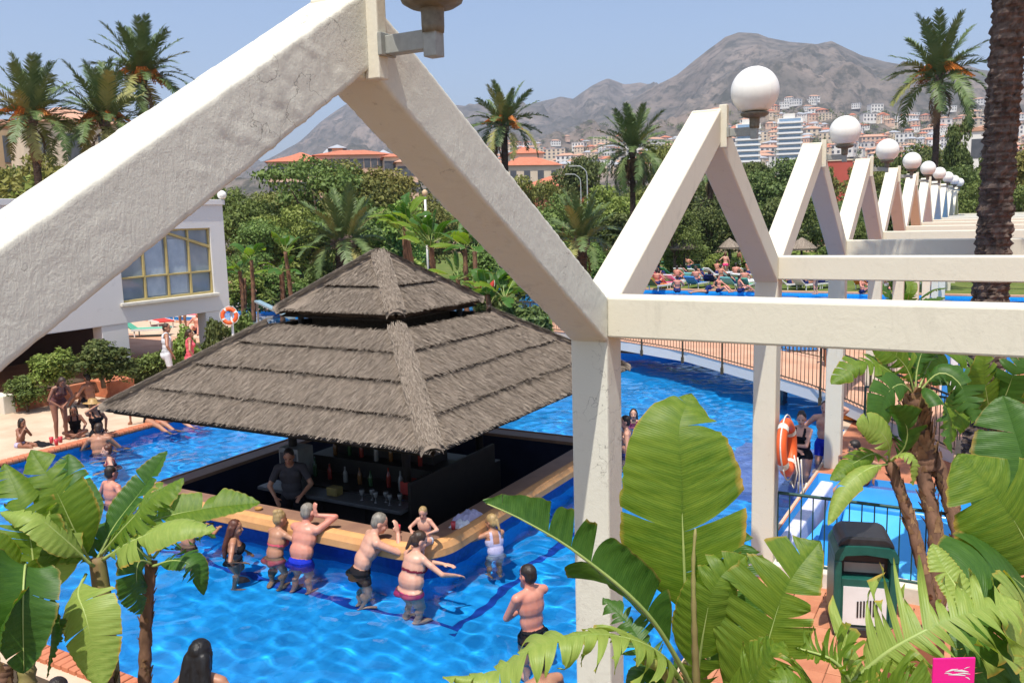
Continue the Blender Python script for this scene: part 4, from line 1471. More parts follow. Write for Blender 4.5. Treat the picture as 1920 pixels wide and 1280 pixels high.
def person(label, loc, yaw, skin='fair', sex='m', H=1.75, lean=0, twist=0, bend=0, hips=0.95, fat=0.0,
           hand_l=None, hand_r=None, elb_l=(-1, -.4, -.6), elb_r=(1, -.4, -.6), foot_l=None, foot_r=None, knee=(0, 1, 0.1), knee_l=None, knee_r=None,
           head=(0, 0), hair='brown', hair_style='short', wear=(), vox=0.0125, group=None, abs_feet=None, name='person', palm_l=None, palm_r=None, face=True):
    """loc: world position of the local origin; local x right, y forward, z up, metres for a 1.75 m body, then scaled by H/1.75.
    hips = height of the hip centre above the local origin; yaw in degrees, 0 faces +Y"""
    V3 = Vector
    fem = sex == 'f'
    kid = sex == 'k'
    Rl = Matrix.Rotation(R(-lean), 3, 'X') @ Matrix.Rotation(R(bend), 3, 'Y') @ Matrix.Rotation(R(twist), 3, 'Z')
    Rh = Matrix.Rotation(R(-lean * .45), 3, 'X') @ Matrix.Rotation(R(bend * .5), 3, 'Y') @ Matrix.Rotation(R(twist * .5), 3, 'Z')
    pel = V3((0, 0, hips))
    up = lambda x, y, z: pel + Rl @ V3((x, y, z))     # upper torso frame
    mid = lambda x, y, z: pel + Rh @ V3((x, y, z))
    qU, qM, qI = Rl.to_quaternion(), Rh.to_quaternion(), Quaternion()
    sw = 0.155 if fem else (0.145 if kid else 0.185)
    hw = 0.10 if fem else 0.092
    P = []
    c = lambda tag_, a, ra, b, rb: P.append((tag_, 'c', a, ra, b, rb))
    e = lambda tag_, ce, rad, q: P.append((tag_, 'e', ce, V3(rad), q))
    f = 1 + fat
    e('pelvis', mid(0, -.005, 0.02), ((.172 if fem else .158) * f, .115 * f, .115), qM)
    e('pelvis', mid(-.075, -.05, -.05), (.085 * f, .095 * f, .10), qM)
    e('pelvis', mid(.075, -.05, -.05), (.085 * f, .095 * f, .10), qM)
    e('waist', mid(0, .01, 0.17), ((.128 if fem else .145) * f * (1 + fat), (.098 + fat * .12) * f, .15), qM)
    e('chest', up(0, .0, 0.33), ((.142 if fem else .168) * f, .112 * f, .165), qU)
    e('chest', up(0, -.015, 0.42), ((.135 if fem else .16) * f, .09 * f, .10), qU)
    if fem:
        for s in (-1, 1):
            e('chest', up(s * .07, .085, 0.335), (.062, .06, .062), qU)
    elif not kid:
        for s in (-1, 1):
            e('chest', up(s * .075, .065, 0.37), (.075, .05, .06), qU)
    for s in (-1, 1):
        c('shoulder', up(s * .05, -.01, .485), .052, up(s * sw, 0, .455), .056 if not fem else .048)
    hy, hp = head
    Rhd = Rl @ Matrix.Rotation(R(lean * .55), 3, 'X') @ Matrix.Rotation(R(hy), 3, 'Z') @ Matrix.Rotation(R(hp), 3, 'X')
    nb = up(0, -.005, .50)
    hc = nb + (Rl @ V3((0, .0, .05))) + Rhd @ V3((0, .02, .105))
    qH = Rhd.to_quaternion()
    hs = 1.16 if kid else 1.0
    hd = lambda x, y, z: hc + Rhd @ (V3((x, y, z)) * hs)
    c('neck', up(0, -.01, .46), .062 if not fem else .052, hc + Rhd @ V3((0, -.015, -.05)), .052 if not fem else .045)
    e('head', hd(0, -.01, .03), tuple(x * hs for x in (.076, .096, .092)), qH)
    e('head', hd(0, .018, -.045), tuple(x * hs for x in (.06, .072, .075)), qH)
    if face:
        e('head', hd(0, .06, -.088), (.03, .03, .026), qH)
        c('head', hd(0, .083, .008), .011, hd(0, .103, -.03), .015)
        for s in (-1, 1):
            e('head', hd(s * .076, -.012, -.012), (.012, .022, .033), qH)
            e('head', hd(s * .038, .066, -.03), (.02, .02, .02), qH)
    ua, fa = .285, .255
    if kid:
        ua, fa = .26, .23
    ends = {}
    for s, ht, ep, pd, sd in ((-1, hand_l, elb_l, palm_l, 'L'), (1, hand_r, elb_r, palm_r, 'R')):
        sh = up(s * sw, 0, .452)
        tgt = V3(ht) if ht is not None else sh + V3((s * .10, .04, -.52))
        el, wr = _ik(sh, tgt, ua, fa, V3(ep))
        c('uarm' + sd, sh, .052 if not fem else .043, el, .040 if not fem else .034)
        c('farm' + sd, el, .041 if not fem else .035, wr, .027 if not fem else .024)
        e('uarm' + sd, sh.lerp(el, .4), (.044, .044, .07), (el - sh).to_track_quat('Z', 'Y'))
        d = V3(pd).normalized() if pd is not None else (wr - el).normalized()
        side = d.cross(V3((0, 0, 1)))
        side = side.normalized() if side.length > .1 else V3((1, 0, 0))
        nn = side.cross(d)
        pc = wr + d * .05
        qp = Matrix((side, d, nn)).transposed().to_quaternion()
        e('hand' + sd, pc, (.040, .052, .017), qp)
        for i, (o_, l_) in enumerate(((-.030, .068), (-.010, .08), (.010, .075), (.029, .058))):
            b0 = pc + d * .042 + side * o_
            b1 = b0 + d * (l_ * .5) - nn * .006
            b2 = b1 + d * (l_ * .42) - nn * .022
            c('hand' + sd, b0, .0095, b1, .009)
            c('hand' + sd, b1, .009, b2, .008)
        t0 = wr + d * .02 - side * .03 * s * -1 * -1
        t1 = t0 + d * .035 - side * (.032 * s)
        c('hand' + sd, t0, .0115, t1, .010)
        c('hand' + sd, t1, .010, t1 + d * .03, .009)
        ends[sd] = (wr, d, pc)
    th, sn = .44, .41
    for s, ft, kp, sd in ((-1, foot_l, knee_l, 'L'), (1, foot_r, knee_r, 'R')):
        hp_ = mid(s * hw, 0, -.03)
        ank = V3(ft) if ft is not None else V3((s * .11, 0, .08))
        kn, ank = _ik(hp_, ank, th, sn, V3(kp or knee))
        c('thigh' + sd, hp_, .088 * f if not fem else .094 * f, kn, .056 * (1 + fat * .5))
        c('shin' + sd, kn, .054, ank, .036)
        e('shin' + sd, kn.lerp(ank, .3) + V3((0, -.018, 0)), (.05, .055, .11), (ank - kn).to_track_quat('Z', 'Y'))
        fd = V3((s * .12, 1, 0)).normalized()
        if abs((ank - kn).normalized().z) < .75:
            fd = ((ank - kn).normalized() + V3((0, 0, .9))).normalized()
        heel = ank + V3((0, 0, -.045)) - fd * .03
        c('foot' + sd, heel, .034, heel + fd * .13, .032)
        c('foot' + sd, heel + fd * .12, .036, heel + fd * .19 + V3((0, 0, -.008)), .024)
    me = _remesh(P, vox, 4)
    me.name = name
    me.materials.clear()
    me.materials.append(SKIN[skin])
    k = H / 1.75
    M = Matrix.Translation(V3(loc)) @ Matrix.Rotation(R(yaw), 4, 'Z') @ Matrix.Scale(k, 4)
    root = bpy.data.objects.new(name, me)
    COL.objects.link(root)
    n = len(me.vertices)
    co = np.zeros(n * 3, np.float32); me.vertices.foreach_get('co', co); co = co.reshape(-1, 3)
    no = np.zeros(n * 3, np.float32); me.vertices.foreach_get('normal', no); no = no.reshape(-1, 3)
    # nearest primitive of every vertex, for cutting garments
    best = np.full(n, 9.0); idx = np.zeros(n, int); tt = np.zeros(n)
    for i, p in enumerate(P):
        if p[1] == 'c':
            a, b = np.array(p[2]), np.array(p[4])
            ab = b - a
            t = np.clip(((co - a) @ ab) / max(1e-9, ab @ ab), 0, 1)
            d = np.linalg.norm(co - (a + t[:, None] * ab), axis=1) - (p[3] + (p[5] - p[3]) * t)
        else:
            m3 = np.array(p[4].to_matrix())
            q = (co - np.array(p[2])) @ m3 / np.array(p[3])
            d = (np.linalg.norm(q, axis=1) - 1) * min(p[3])
            t = (q[:, 2] + 1) / 2
        w = d < best
        best[w] = d[w]; idx[w] = i; tt[w] = t[w]
    tags = np.array([p[0] for p in P])[idx]
    inv = np.array(Rh.inverted())
    loc_t = (co - np.array(pel)) @ inv.T      # lower torso coordinates
    loc_u = (co - np.array(pel)) @ np.array(Rl.inverted()).T
    F = np.array([tuple(pl.vertices) for pl in me.polygons if len(pl.vertices) == 4], int)

    def garment(nm, mask, mat, off=0.006):
        fk = mask[F].all(1)
        if not fk.any():
            return None
        Fg = F[fk]
        used, invx = np.unique(Fg, return_inverse=True)
        g = np_mesh(nm, co[used] + no[used] * off, invx.reshape(Fg.shape), mat, smooth=True)
        return link(nm, g, root)
    leg = np.isin(tags, ['thighL', 'thighR'])
    tor = np.isin(tags, ['pelvis', 'waist', 'chest', 'shoulder'])
    for w in wear:
        k_, m_ = w[0], FAB[w[1]]
        z, zu, y, x = loc_t[:, 2], loc_u[:, 2], loc_u[:, 1], np.abs(loc_u[:, 0])
        if k_ == 'trunks':
            garment('swim_trunks', (np.isin(tags, ['pelvis', 'waist']) & (z < .10)) | (leg & (tt < .48)), m_, .010)
        elif k_ == 'briefs':
            garment('swim_briefs', (np.isin(tags, ['pelvis', 'waist']) & (z < .07)) | (leg & (tt < .12)), m_, .006)
        elif k_ == 'bikini_bottom':
            garment('bikini_bottom', (np.isin(tags, ['pelvis', 'waist']) & (z < .055)) | (leg & (tt < .10) & (loc_t[:, 2] < .03)), m_, .006)
        elif k_ == 'bikini_top':
            garment('bikini_top', np.isin(tags, ['chest', 'waist']) & (zu > .285) & (zu < (.325)) | (np.isin(tags, ['chest']) & (y > .05) & (zu > .28) & (zu < .40)), m_, .006)
        elif k_ == 'swimsuit':
            garment('swimsuit', (tor & (z > -.2) & ((zu < .37) | ((zu < .50) & (x > .055) & (x < .105))) & ~((y < -.02) & (zu > .30) & (x < .055))) | (leg & (tt < .07)), m_, .006)
        elif k_ == 'vest':
            garment('vest', tor & (zu > .0) & ((zu < .40) | (x < .13)), m_, .012)
        elif k_ == 'shirt':
            garment('shirt', (tor & (zu > -.02)) | (np.isin(tags, ['uarmL', 'uarmR']) & (tt < .75)), m_, .014)
        elif k_ == 'shorts':
            garment('shorts', (np.isin(tags, ['pelvis', 'waist']) & (z < .10)) | (leg & (tt < .7)), m_, .012)
        elif k_ == 'trousers':
            garment('trousers', (np.isin(tags, ['pelvis', 'waist']) & (z < .10)) | leg | (np.isin(tags, ['shinL', 'shinR'])), m_, .012)
    # hair
    hm = HAIR[hair] if hair else None
    if hm:
        Q = []
        ec = lambda x, y, z, rad: Q.append(('h', 'e', hd(x, y, z), V3(rad) * hs, qH))
        ec(0, -.022, .045, (.083, .096, .086))
        ec(0, -.045, .0, (.078, .07, .085))
        if hair_style in ('long', 'longwet'):
            drop = lambda x, y, z: hc + Rhd @ V3((x, y, z)) if False else None
            WID = 1.25 if hair_style == 'long' else 1.9
            top = hd(0, -.07, .0)
            dn = up(0, -.13, .38)
            dn2 = up(0, -.135, .16 if hair_style == 'long' else .10)
            for s in (-.055, 0, .055):
                o_ = Rl @ V3((s, 0, 0))
                Q.append(('h', 'c', top + o_, .05, dn + o_ * WID, .042))
                Q.append(('h', 'c', dn + o_ * WID, .042, dn2 + o_ * WID * 1.05, .022))
            for s in (-1, 1):
                Q.append(('h', 'c', hd(s * .07, -.01, .02), .026, hd(s * .075, -.03, -.10), .022))
        elif hair_style == 'bob':
            for s in (-1, 1):
                Q.append(('h', 'c', hd(s * .068, -.01, .03), .03, hd(s * .078, -.02, -.12), .024))
            Q.append(('h', 'c', hd(0, -.08, 0), .06, hd(0, -.085, -.10), .045))
        elif hair_style == 'bun':
            ec(0, -.075, .10, (.05, .05, .045))
            ec(.02, -.03, .115, (.045, .045, .035))
        elif hair_style == 'ponytail':
            Q.append(('h', 'c', hd(0, -.11, .02), .035, hd(0, -.14, -.12), .02))
        hme = _remesh(Q, 0.012, 3)
        nh = len(hme.vertices)
        hc_ = np.zeros(nh * 3, np.float32); hme.vertices.foreach_get('co', hc_); hc_ = hc_.reshape(-1, 3)
        hl = (hc_ - np.array(hc)) @ np.array(Rhd)
        for i in range(nh):
            d_ = 0.006 * mnoise.noise(Vector((hl[i, 0] * 60, hl[i, 1] * 60, hl[i, 2] * 14)))
            hc_[i] += (hc_[i] - np.array(hc)) * d_ * 6
        # clear the face
        hme.vertices.foreach_set('co', hc_.ravel())
        bm = bmesh.new(); bm.from_mesh(hme)
        kill = [v for i, v in enumerate(bm.verts) if hl[i, 1] > .052 * hs - max(0, hl[i, 2] - .055) * -.6 and hl[i, 2] < .095 * hs]
        bmesh.ops.delete(bm, geom=kill, context='VERTS')
        bm.to_mesh(hme); bm.free()
        hme.materials.clear(); hme.materials.append(hm)
        hme.name = 'hair'
        hme.polygons.foreach_set('use_smooth', [True] * len(hme.polygons))
        link('hair', hme, root)
    if face and vox < 0.015:
        mb = MB()
        for s in (-1, 1):
            _ell_mesh(mb, hd(s * .031, .078, .006), V3((.013, .009, .007)), qH)
        mb.build('eyes', EYE_DARK, root, smooth=True)
        mb = MB()
        _ell_mesh(mb, hd(0, .085, -.062), V3((.022, .010, .007)), qH)
        mb.build('lips', LIPS, root, smooth=True)
    root.matrix_world = M
    tag(root, label, 'person', group)
    root['_m'] = 0
    del root['_m']
    root.data.polygons.foreach_set('use_smooth', [True] * len(root.data.polygons))
    return root, ends, M, hd


WF = FLOOR  # pool floor

# --- at the counter, seen from behind (yaw 0 looks at the bar)
# man in blue trunks, leaning on his elbows with one hand at his ear
person('broad pink-backed man in bright blue trunks leaning on the counter', (-7.83, 7.98, -1.03), 2, 'pink', 'm', 1.80, lean=17, fat=.10, head=(-8, -6),
       hand_l=(-.06, .42, 1.30), elb_l=(-1, .1, -.3), hand_r=(.13, .19, 1.56), elb_r=(1, .3, -.5), palm_r=(0, -.1, 1), hair='grey', wear=[('trunks', 'blue')])
person('blonde woman with her hair up and a coral bikini at the counter', (-8.28, 7.95, -1.04), -6, 'tan', 'f', 1.66, lean=13, fat=.06, head=(-12, -4),
       hand_l=(.02, .44, 1.26), elb_l=(-1, .1, -.4), hand_r=(.22, .42, 1.24), elb_r=(1, .2, -.4), hair='blonde', hair_style='bun', wear=[('bikini_top', 'coral'), ('bikini_bottom', 'coral')])
person('woman with long auburn hair and dark bikini standing left of the blonde', (-8.82, 7.76, -1.10), -52, 'tan', 'f', 1.60, lean=3, head=(-6, -6),
       hand_l=(-.20, .16, 1.0), hand_r=(.24, .16, 1.02), hair='auburn', hair_style='long', wear=[('bikini_top', 'black'), ('bikini_bottom', 'black')])
person('person half hidden behind the banana leaves at the left end of the counter', (-9.72, 7.74, -1.02), -10, 'tan', 'f', 1.64, lean=12, head=(0, -5),
       hand_l=(-.2, .40, 1.22), hand_r=(.16, .44, 1.22), hair='brown', hair_style='bob', wear=[('bikini_top', 'black'), ('bikini_bottom', 'black')])
person('grey-haired man in black trunks with a hand at his mouth', (-6.86, 8.02, -1.02), -38, 'fair', 'm', 1.84, lean=23, fat=.03, head=(-14, -12),
       hand_l=(.02, .40, 1.18), elb_l=(-1, .2, -.6), hand_r=(.10, .46, 1.42), elb_r=(1, .2, -1), palm_r=(-.2, -.1, 1), hair='grey', wear=[('trunks', 'black')])
person('woman in pink bikini bottoms holding a toddler on the counter', (-6.02, 7.92, -1.02), -14, 'fair', 'f', 1.74, lean=14, fat=.20, head=(-26, -14),
       hand_l=(.16, .42, 1.24), elb_l=(-1, .2, -.4), hand_r=(.36, .44, 1.14), elb_r=(1, -.1, -.5), hair='brown', hair_style='ponytail', wear=[('bikini_top', 'maroon'), ('bikini_bottom', 'pink')])
person('bald headed toddler sitting on the counter edge in the arms of the woman', (-6.10, 8.40, CZ - .32), 190, 'fair', 'k', 0.98, hips=.66, lean=6, head=(10, -16),
       hand_l=(-.22, .28, .92), hand_r=(.2, .3, .95), foot_l=(-.12, .40, .26), foot_r=(.12, .40, .26), hair='blonde', wear=[('briefs', 'white')], vox=.014)
person('child in a lilac and white swimsuit holding the counter by the corner', (-5.66, 9.36, -0.86), 52, 'tan', 'k', 1.36, lean=12, head=(30, -6),
       hand_l=(-.24, .34, 1.36), hand_r=(.05, .42, 1.30), elb_l=(-1, 0, -.3), hair='blonde', hair_style='ponytail', wear=[('swimsuit', 'lilac'), ('briefs', 'white')])
# man smoking in the open water, facing left
person('dark-haired man with a hand at his mouth standing alone in the water', (-4.20, 7.66, -1.04), 68, 'pink', 'm', 1.78, lean=4, head=(6, -4),
       hand_r=(.03, .17, 1.55), elb_r=(.7, .5, -1), palm_r=(-.1, -.2, 1), hand_l=(.02, .26, 1.12), elb_l=(-1, 0, -.5), hair='dark', wear=[('trunks', 'black')])
person('bather below the drooping leaf, head hidden by the leaf, nearest the right leaves', (-3.42, 6.45, -1.25), 60, 'tan', 'm', 1.76, lean=10, head=(0, -10), hand_l=(-.1, .3, 1.0), hand_r=(.16, .3, .98), hair='dark', wear=[('trunks', 'navy')])
q_ = at(376, 1240, d=6.35)
person('person with long wet black hair in the water at the bottom edge', (q_.x, q_.y, q_.z - 1.53), 20, 'tan', 'f', 1.72, lean=0, head=(0, -4), hair='black', hair_style='longwet', wear=[('bikini_top', 'black'), ('bikini_bottom', 'black')], hand_l=(-.36, .1, 1.0), hand_r=(.36, .1, 1.0), vox=.011)
q_ = at(100, 1290, d=6.9)
person('dark-haired person sitting at the bottom left corner under the leaves', (q_.x, q_.y, q_.z - 1.62), 30, 'tan', 'm', 1.70, lean=6, hair='dark', wear=[('trunks', 'navy')])

# --- bartender in the sunken bar
person('bartender in dark clothes standing in the shade of the bar', (-9.3, 9.4, -0.69), 215, 'tan', 'm', 1.74, lean=6, head=(0, -16), hand_l=(-.2, .34, 1.06), hand_r=(.2, .3, 1.02), hair='dark', wear=[('shirt', 'charcoal'), ('trousers', 'black')])

# --- left side of the pool
q_ = at(116, 824, z=DECK)
person('girl in a brown swimsuit standing bent over on the pool deck', (q_.x, q_.y, DECK - .01), -105, 'brown', 'f', 1.50, lean=38, head=(0, -26), hand_l=(-.06, .34, .92), hand_r=(.10, .36, .90), hair='brown', hair_style='bob', wear=[('swimsuit', 'brown')])
q_ = at(45, 838, z=DECK)
person('small dark-haired child sitting on the coping at the far left', (q_.x - .1, q_.y, DECK - .02), -75, 'brown', 'k', 1.16, hips=.12, lean=10, head=(0, -10), hand_l=(-.05, .26, .50), hand_r=(.1, .24, .55), elb_l=(-.5, .3, -1), elb_r=(.5, .3, -1), foot_l=(-.10, .62, -.28), foot_r=(.10, .62, -.28), hair='dark', hair_style='bob', wear=[('briefs', 'lilac')])
q_ = at(140, 818, z=DECK)
person('child in a dark bikini sitting cross legged at the feet of the standing girl', (q_.x - .1, q_.y + .1, DECK - .02), -125, 'brown', 'k', 1.28, hips=.12, lean=8, head=(0, -10), hand_l=(-.2, .26, .2), hand_r=(.2, .28, .2), foot_l=(.10, .42, .06), foot_r=(-.10, .42, .06), knee_l=(-1, .3, .4), knee_r=(1, .3, .4), hair='dark', hair_style='bob', wear=[('swimsuit', 'black')])
person('broad-backed man sitting in the shallow water by the coping', (-15.5, 10.45, -0.55), 42, 'tan', 'm', 1.76, hips=.30, lean=12, head=(10, -6), hand_l=(-.2, .36, .52), hand_r=(.2, .40, .50), foot_l=(-.2, .62, .08), foot_r=(.2, .62, .08), hair='brown', wear=[('trunks', 'navy')])
q_ = at(190, 822, z=DECK)
_, _, HM, HD = person('person in a straw hat sitting on the coping behind the broad-backed man', (q_.x - .1, q_.y, DECK - .03), -90, 'tan', 'f', 1.62, hips=.14, lean=-6, head=(8, 0), hand_l=(-.34, -.2, .14), hand_r=(.1, .2, .8), foot_l=(-.12, .78, -.34), foot_r=(.12, .76, -.30), hair='straw', hair_style='bob', wear=[('swimsuit', 'black')])
mb = MB()
mb.lathe([(0.0, .075), (.06, .072), (.088, .05), (.094, 0.0), (.19, -.022), (.19, -.03), (.09, -.01)], 20)
o = mb.build('sun_hat', HAIR['straw'], None, smooth=True)
o.matrix_world = Matrix.Translation(HM @ HD(0, -.02, .055)) @ Matrix.Rotation(R(-6), 4, 'X')
tag(o, 'straw sun hat worn by the person sitting behind the broad-backed man', 'hat')
for i, (yy, lb) in enumerate(((12.15, 'bather with legs in the water under the left tip of the thatch'), (12.75, 'second bather sitting under the thatch eave with bare legs stretched out'))):
    person(lb, (-16.08, yy, DECK - .03), -90, ('tan', 'fair')[i], 'f', 1.66, hips=.14, lean=-22, head=(0, -4), hand_l=(-.32, -.3, .12), hand_r=(.32, -.3, .12), foot_l=(-.12, .86, -.24), foot_r=(.14, .84, -.16), hair=('dark', 'brown')[i], hair_style='bob', wear=[('swimsuit', 'black')])
person('swimmer with a red hair tie in the water left of the thatch', (-14.35, 9.95, -1.22), 150, 'fair', 'f', 1.62, lean=10, head=(0, 4), hand_l=(-.45, .3, 1.2), hand_r=(.45, .3, 1.2), hair='auburn', hair_style='bun', wear=[('swimsuit', 'maroon')])
person('short-haired man in the water seen from behind above the banana leaves', (-12.35, 8.45, -1.16), -6, 'pink', 'm', 1.78, lean=4, hair='dark', hand_l=(-.34, .12, .95), hand_r=(.34, .12, .95), wear=[('trunks', 'navy')])
# --- couple behind the hedge
person('man in a white vest standing behind the hedge with his back turned', (-19.0, 15.0, .11), -35, 'tan', 'm', 1.78, lean=3, hair='brown', head=(-20, -5), wear=[('vest', 'white'), ('shorts', 'white')], hand_l=(-.26, .1, .92), hand_r=(.3, .12, .95))
person('person in a coral top beside the man in the white vest', (-18.35, 15.2, .11), -40, 'tan', 'f', 1.62, lean=3, hair='brown', hair_style='ponytail', wear=[('vest', 'coral'), ('shorts', 'coral')], hand_l=(-.22, .1, .92), hand_r=(.26, .12, .95))
q_ = at(172, 762, z=DECK)
person('dark-haired person sitting by the red planter behind the thatch tip', (q_.x, q_.y, DECK - .02), 100, 'brown', 'm', 1.6, hips=.14, lean=4, head=(0, -6), hand_l=(-.2, .3, .3), hand_r=(.2, .3, .3), foot_l=(-.15, .6, .05), foot_r=(.15, .6, .05), knee=(0, .3, 1), hair='black', wear=[('trunks', 'black')])

# --- right side
person('woman in a black swimsuit with folded arms standing behind the column', (-2.78, 14.62, -0.60), 172, 'fair', 'f', 1.66, fat=.13, lean=2, head=(12, -6), hand_l=(.10, .24, 1.16), hand_r=(-.02, .27, 1.10), elb_l=(-1, 0, -.8), elb_r=(1, 0, -.8), hair='dark', hair_style='bun', wear=[('swimsuit', 'black')], vox=.0115)
person('person behind the woman in black with an arm raised', (-2.54, 15.45, -0.60), 175, 'fair', 'm', 1.70, lean=2, hand_l=(-.16, .12, 1.72), elb_l=(-1, 0, .4), hand_r=(.3, .1, 1.0), hair='brown', wear=[('trunks', 'blue')])
q_ = at(1596, 893, d=13.3)
person('dark-haired bather lying at the top of the blue slide', (q_.x + .05, q_.y + .55, q_.z - .28), 160, 'tan', 'k', 1.5, hips=.12, lean=18, head=(-40, -8), hand_l=(-.34, .1, .25), hand_r=(.34, .1, .25), foot_l=(-.1, .86, .02), foot_r=(.1, .86, .02), hair='dark', wear=[('briefs', 'red')])
q_ = at(1188, 790, z=0)
person('swimmer with dark hair alone in the middle of the water', (q_.x, q_.y, -1.36), 200, 'fair', 'f', 1.66, head=(0, 2), hand_l=(-.4, .25, 1.3), hand_r=(.4, .25, 1.3), hair='dark', hair_style='bob', wear=[('swimsuit', 'pink')])
q_ = at(1178, 850, z=0)
person('bather beside the near column, half hidden by the big leaf', (q_.x - .05, q_.y, -1.0), 120, 'fair', 'm', 1.74, hair='dark', wear=[('trunks', 'navy')])
q_ = at(1196, 838, z=0)
person('second bather beside the near column with dark hair', (q_.x + .12, q_.y + .4, -1.1), 230, 'tan', 'f', 1.64, hair='dark', hair_style='bob', wear=[('swimsuit', 'black')])

# ------------------------------------------------------------------ broad torn leaves (banana / bird of paradise)
def spline(pts, n):
    pts = [Vector(p) for p in pts]
    if len(pts) == 2:
        pts = [pts[0], pts[0].lerp(pts[1], .5), pts[1]]
    P = [pts[0] * 2 - pts[1]] + pts + [pts[-1] * 2 - pts[-2]]
    L = [(pts[i + 1] - pts[i]).length for i in range(len(pts) - 1)]
    tot = sum(L)
    out = []
    for k in range(n + 1):
        s = tot * k / n
        i = 0
        while i < len(L) - 1 and s > L[i]:
            s -= L[i]
            i += 1
        t = min(1, s / L[i])
        a, b, c, d = P[i], P[i + 1], P[i + 2], P[i + 3]
        out.append(0.5 * ((2 * b) + (c - a) * t + (2 * a - 5 * b + 4 * c - d) * t * t + (3 * b - a - 3 * c + d) * t ** 3))
    return out, tot


def leaf_mesh(mid, W, nrm, fold=25, tear=0.3, droop=25, seed=0, mat=None, half=(1.0, 1.0), rag=0.12, start=0.0, shape=0.55, nT=64, nV=6, mid_r=0.014):
    """blade and midrib meshes; start: share of the spine that is bare stalk"""
    rs = random.Random(seed)
    pts, L = spline(mid, nT)
    i0 = int(nT * start)
    N_ = Vector(nrm).normalized()
    fr = []
    for i, p in enumerate(pts):
        T = (pts[min(i + 1, nT)] - pts[max(0, i - 1)]).normalized()
        S = T.cross(N_)
        S = S.normalized() if S.length > 1e-4 else T.orthogonal().normalized()
        N_ = S.cross(T).normalized()
        fr.append((p, T, S, N_))
    V, F, UV = [], [], []
    for s in (-1, 1):
        hw = W / 2 * half[0 if s < 0 else 1]
        i = i0
        while i < nT:
            ln = max(3, int(nT * rs.uniform(0.07, 0.24) * (1.10 - tear))) if rs.random() < tear + .15 else int(nT * rs.uniform(.25, .6))
            j = min(nT, i + ln)
            if nT - j < 3:
                j = nT
            torn = rs.random() < tear
            ext = R(rs.uniform(-14, 62)) * tear * 1.5 if torn else R(rs.uniform(0, 8))
            tw = rs.uniform(-.5, .5) * tear
            short = 1 - rag * rs.random() * (2.0 if torn else .6)
            slide = rs.uniform(-.04, .06) * tear
            base = len(V)
            rows = j - i + 1
            for r_ in range(rows):
                k = i + r_
                t = (k - i0) / max(1, nT - i0)
                p, T, S, N0 = fr[k]
                pk = .46 - .3 * shape
                w = hw * (math.sin(math.pi / 2 * min(1, max(0, t) / pk)) ** .75 * (1 - max(0, (t - pk) / (1 - pk)) ** 2.3) ** .8 if 0 < t < 1 else 0.0) * short
                u = r_ / max(1, rows - 1)
                q = Vector(p)
                gap = (0.26 if torn else 0.05) * (u - .5) * -2 * min(1.0, rows / 7)
                for v in range(nV + 1):
                    vv = v / nV
                    a = R(fold) - R(droop) * vv * 1.6 - ext * vv * 1.3 + tw * (u - .5) * vv * 1.2
                    d = S * (s * math.cos(a)) + N0 * math.sin(a) + T * (0.34 + slide * 4)
                    if v:
                        q = q + d * (w / nV)
                    if v == nV:
                        q = q - d * (w * (.03 * rs.random() + .06 * abs(mnoise.noise(Vector((k * .31 + seed, s * 3.0, 0))))))
                    qq = q + T * (gap * w * vv * vv) + N0 * (0.006 * math.sin(k * 1.7 + v) * vv)
                    V.append(qq)
                    UV.append((k / nT * L, vv))
            for r_ in range(rows - 1):
                for v in range(nV):
                    a = base + r_ * (nV + 1) + v
                    F.append((a, a + 1, a + nV + 2, a + nV + 1) if s > 0 else (a, a + nV + 1, a + nV + 2, a + 1))
            i = j
    me = np_mesh('leaf', np.array([tuple(p) for p in V]), np.array(F), mat, uv=np.array(UV), smooth=True)
    mb = MB()
    sel = list(range(0, nT + 1, 3))
    mb.tube([fr[k][0] - fr[k][3] * (mid_r * .45) for k in sel], [mid_r * (1 - .82 * (k / nT)) for k in sel], 6)
    mr = mb.mesh('midrib', MIDRIB, True)
    return me, mr


def cvec(n):
    return CR * n[0] + CU * n[1] - CF * n[2]


def leaf(parent, spine, W, nrm=(0, .3, 1), mat=None, **kw):
    """spine: photo pixels with depths, base first, tip last"""
    mid = [at(x, y, d) for x, y, d in spine]
    me, mr = leaf_mesh(mid, W, cvec(nrm), mat=mat or LEAF_A, **kw)
    o = link('leaf', me, parent)
    link('midrib', mr, o)
    return o


def stalk(parent, pts, r0, r1, mat, name='stem', husks=0, seed=0, seg=10):
    P, _ = spline(pts, 24)
    rs = random.Random(seed)
    mb = MB()
    mb.tube(P, [r0 + (r1 - r0) * i / 24 + (r0 * .10 * math.sin(i * 2.1 + seed) if husks else 0) for i in range(25)], seg)
    o = mb.build(name, mat, parent, smooth=True)
    if husks:
        hb = MB()
        for q in range(husks):
            t = rs.random()
            i = min(23, int(t * 24))
            c = P[i].lerp(P[i + 1], t * 24 - i)
            d = (P[i + 1] - P[i]).normalized()
            a = rs.uniform(0, 6.28)
            s = d.orthogonal().normalized()
            s = Quaternion(d, a) @ s
            rr = (r0 + (r1 - r0) * t)
            b = c + s * rr * .92
            tip = b + d * rs.uniform(.05, .16) * (rr / .09) + s * rs.uniform(.01, .06) * (rr / .09)
            w = d.cross(s) * rr * .45
            hb.add([b - w, b + w, tip + w * .3, tip - w * .3, b - d * .02 + s * -.01], [(0, 1, 2, 3)])
        ho = hb.build('husk', HUSK, o, fix=False)
        ho['kind'] = 'stuff'
    return o


def plant(label, loc, name='banana_plant', group=None):
    return thing(name, label, 'plant', loc, group)


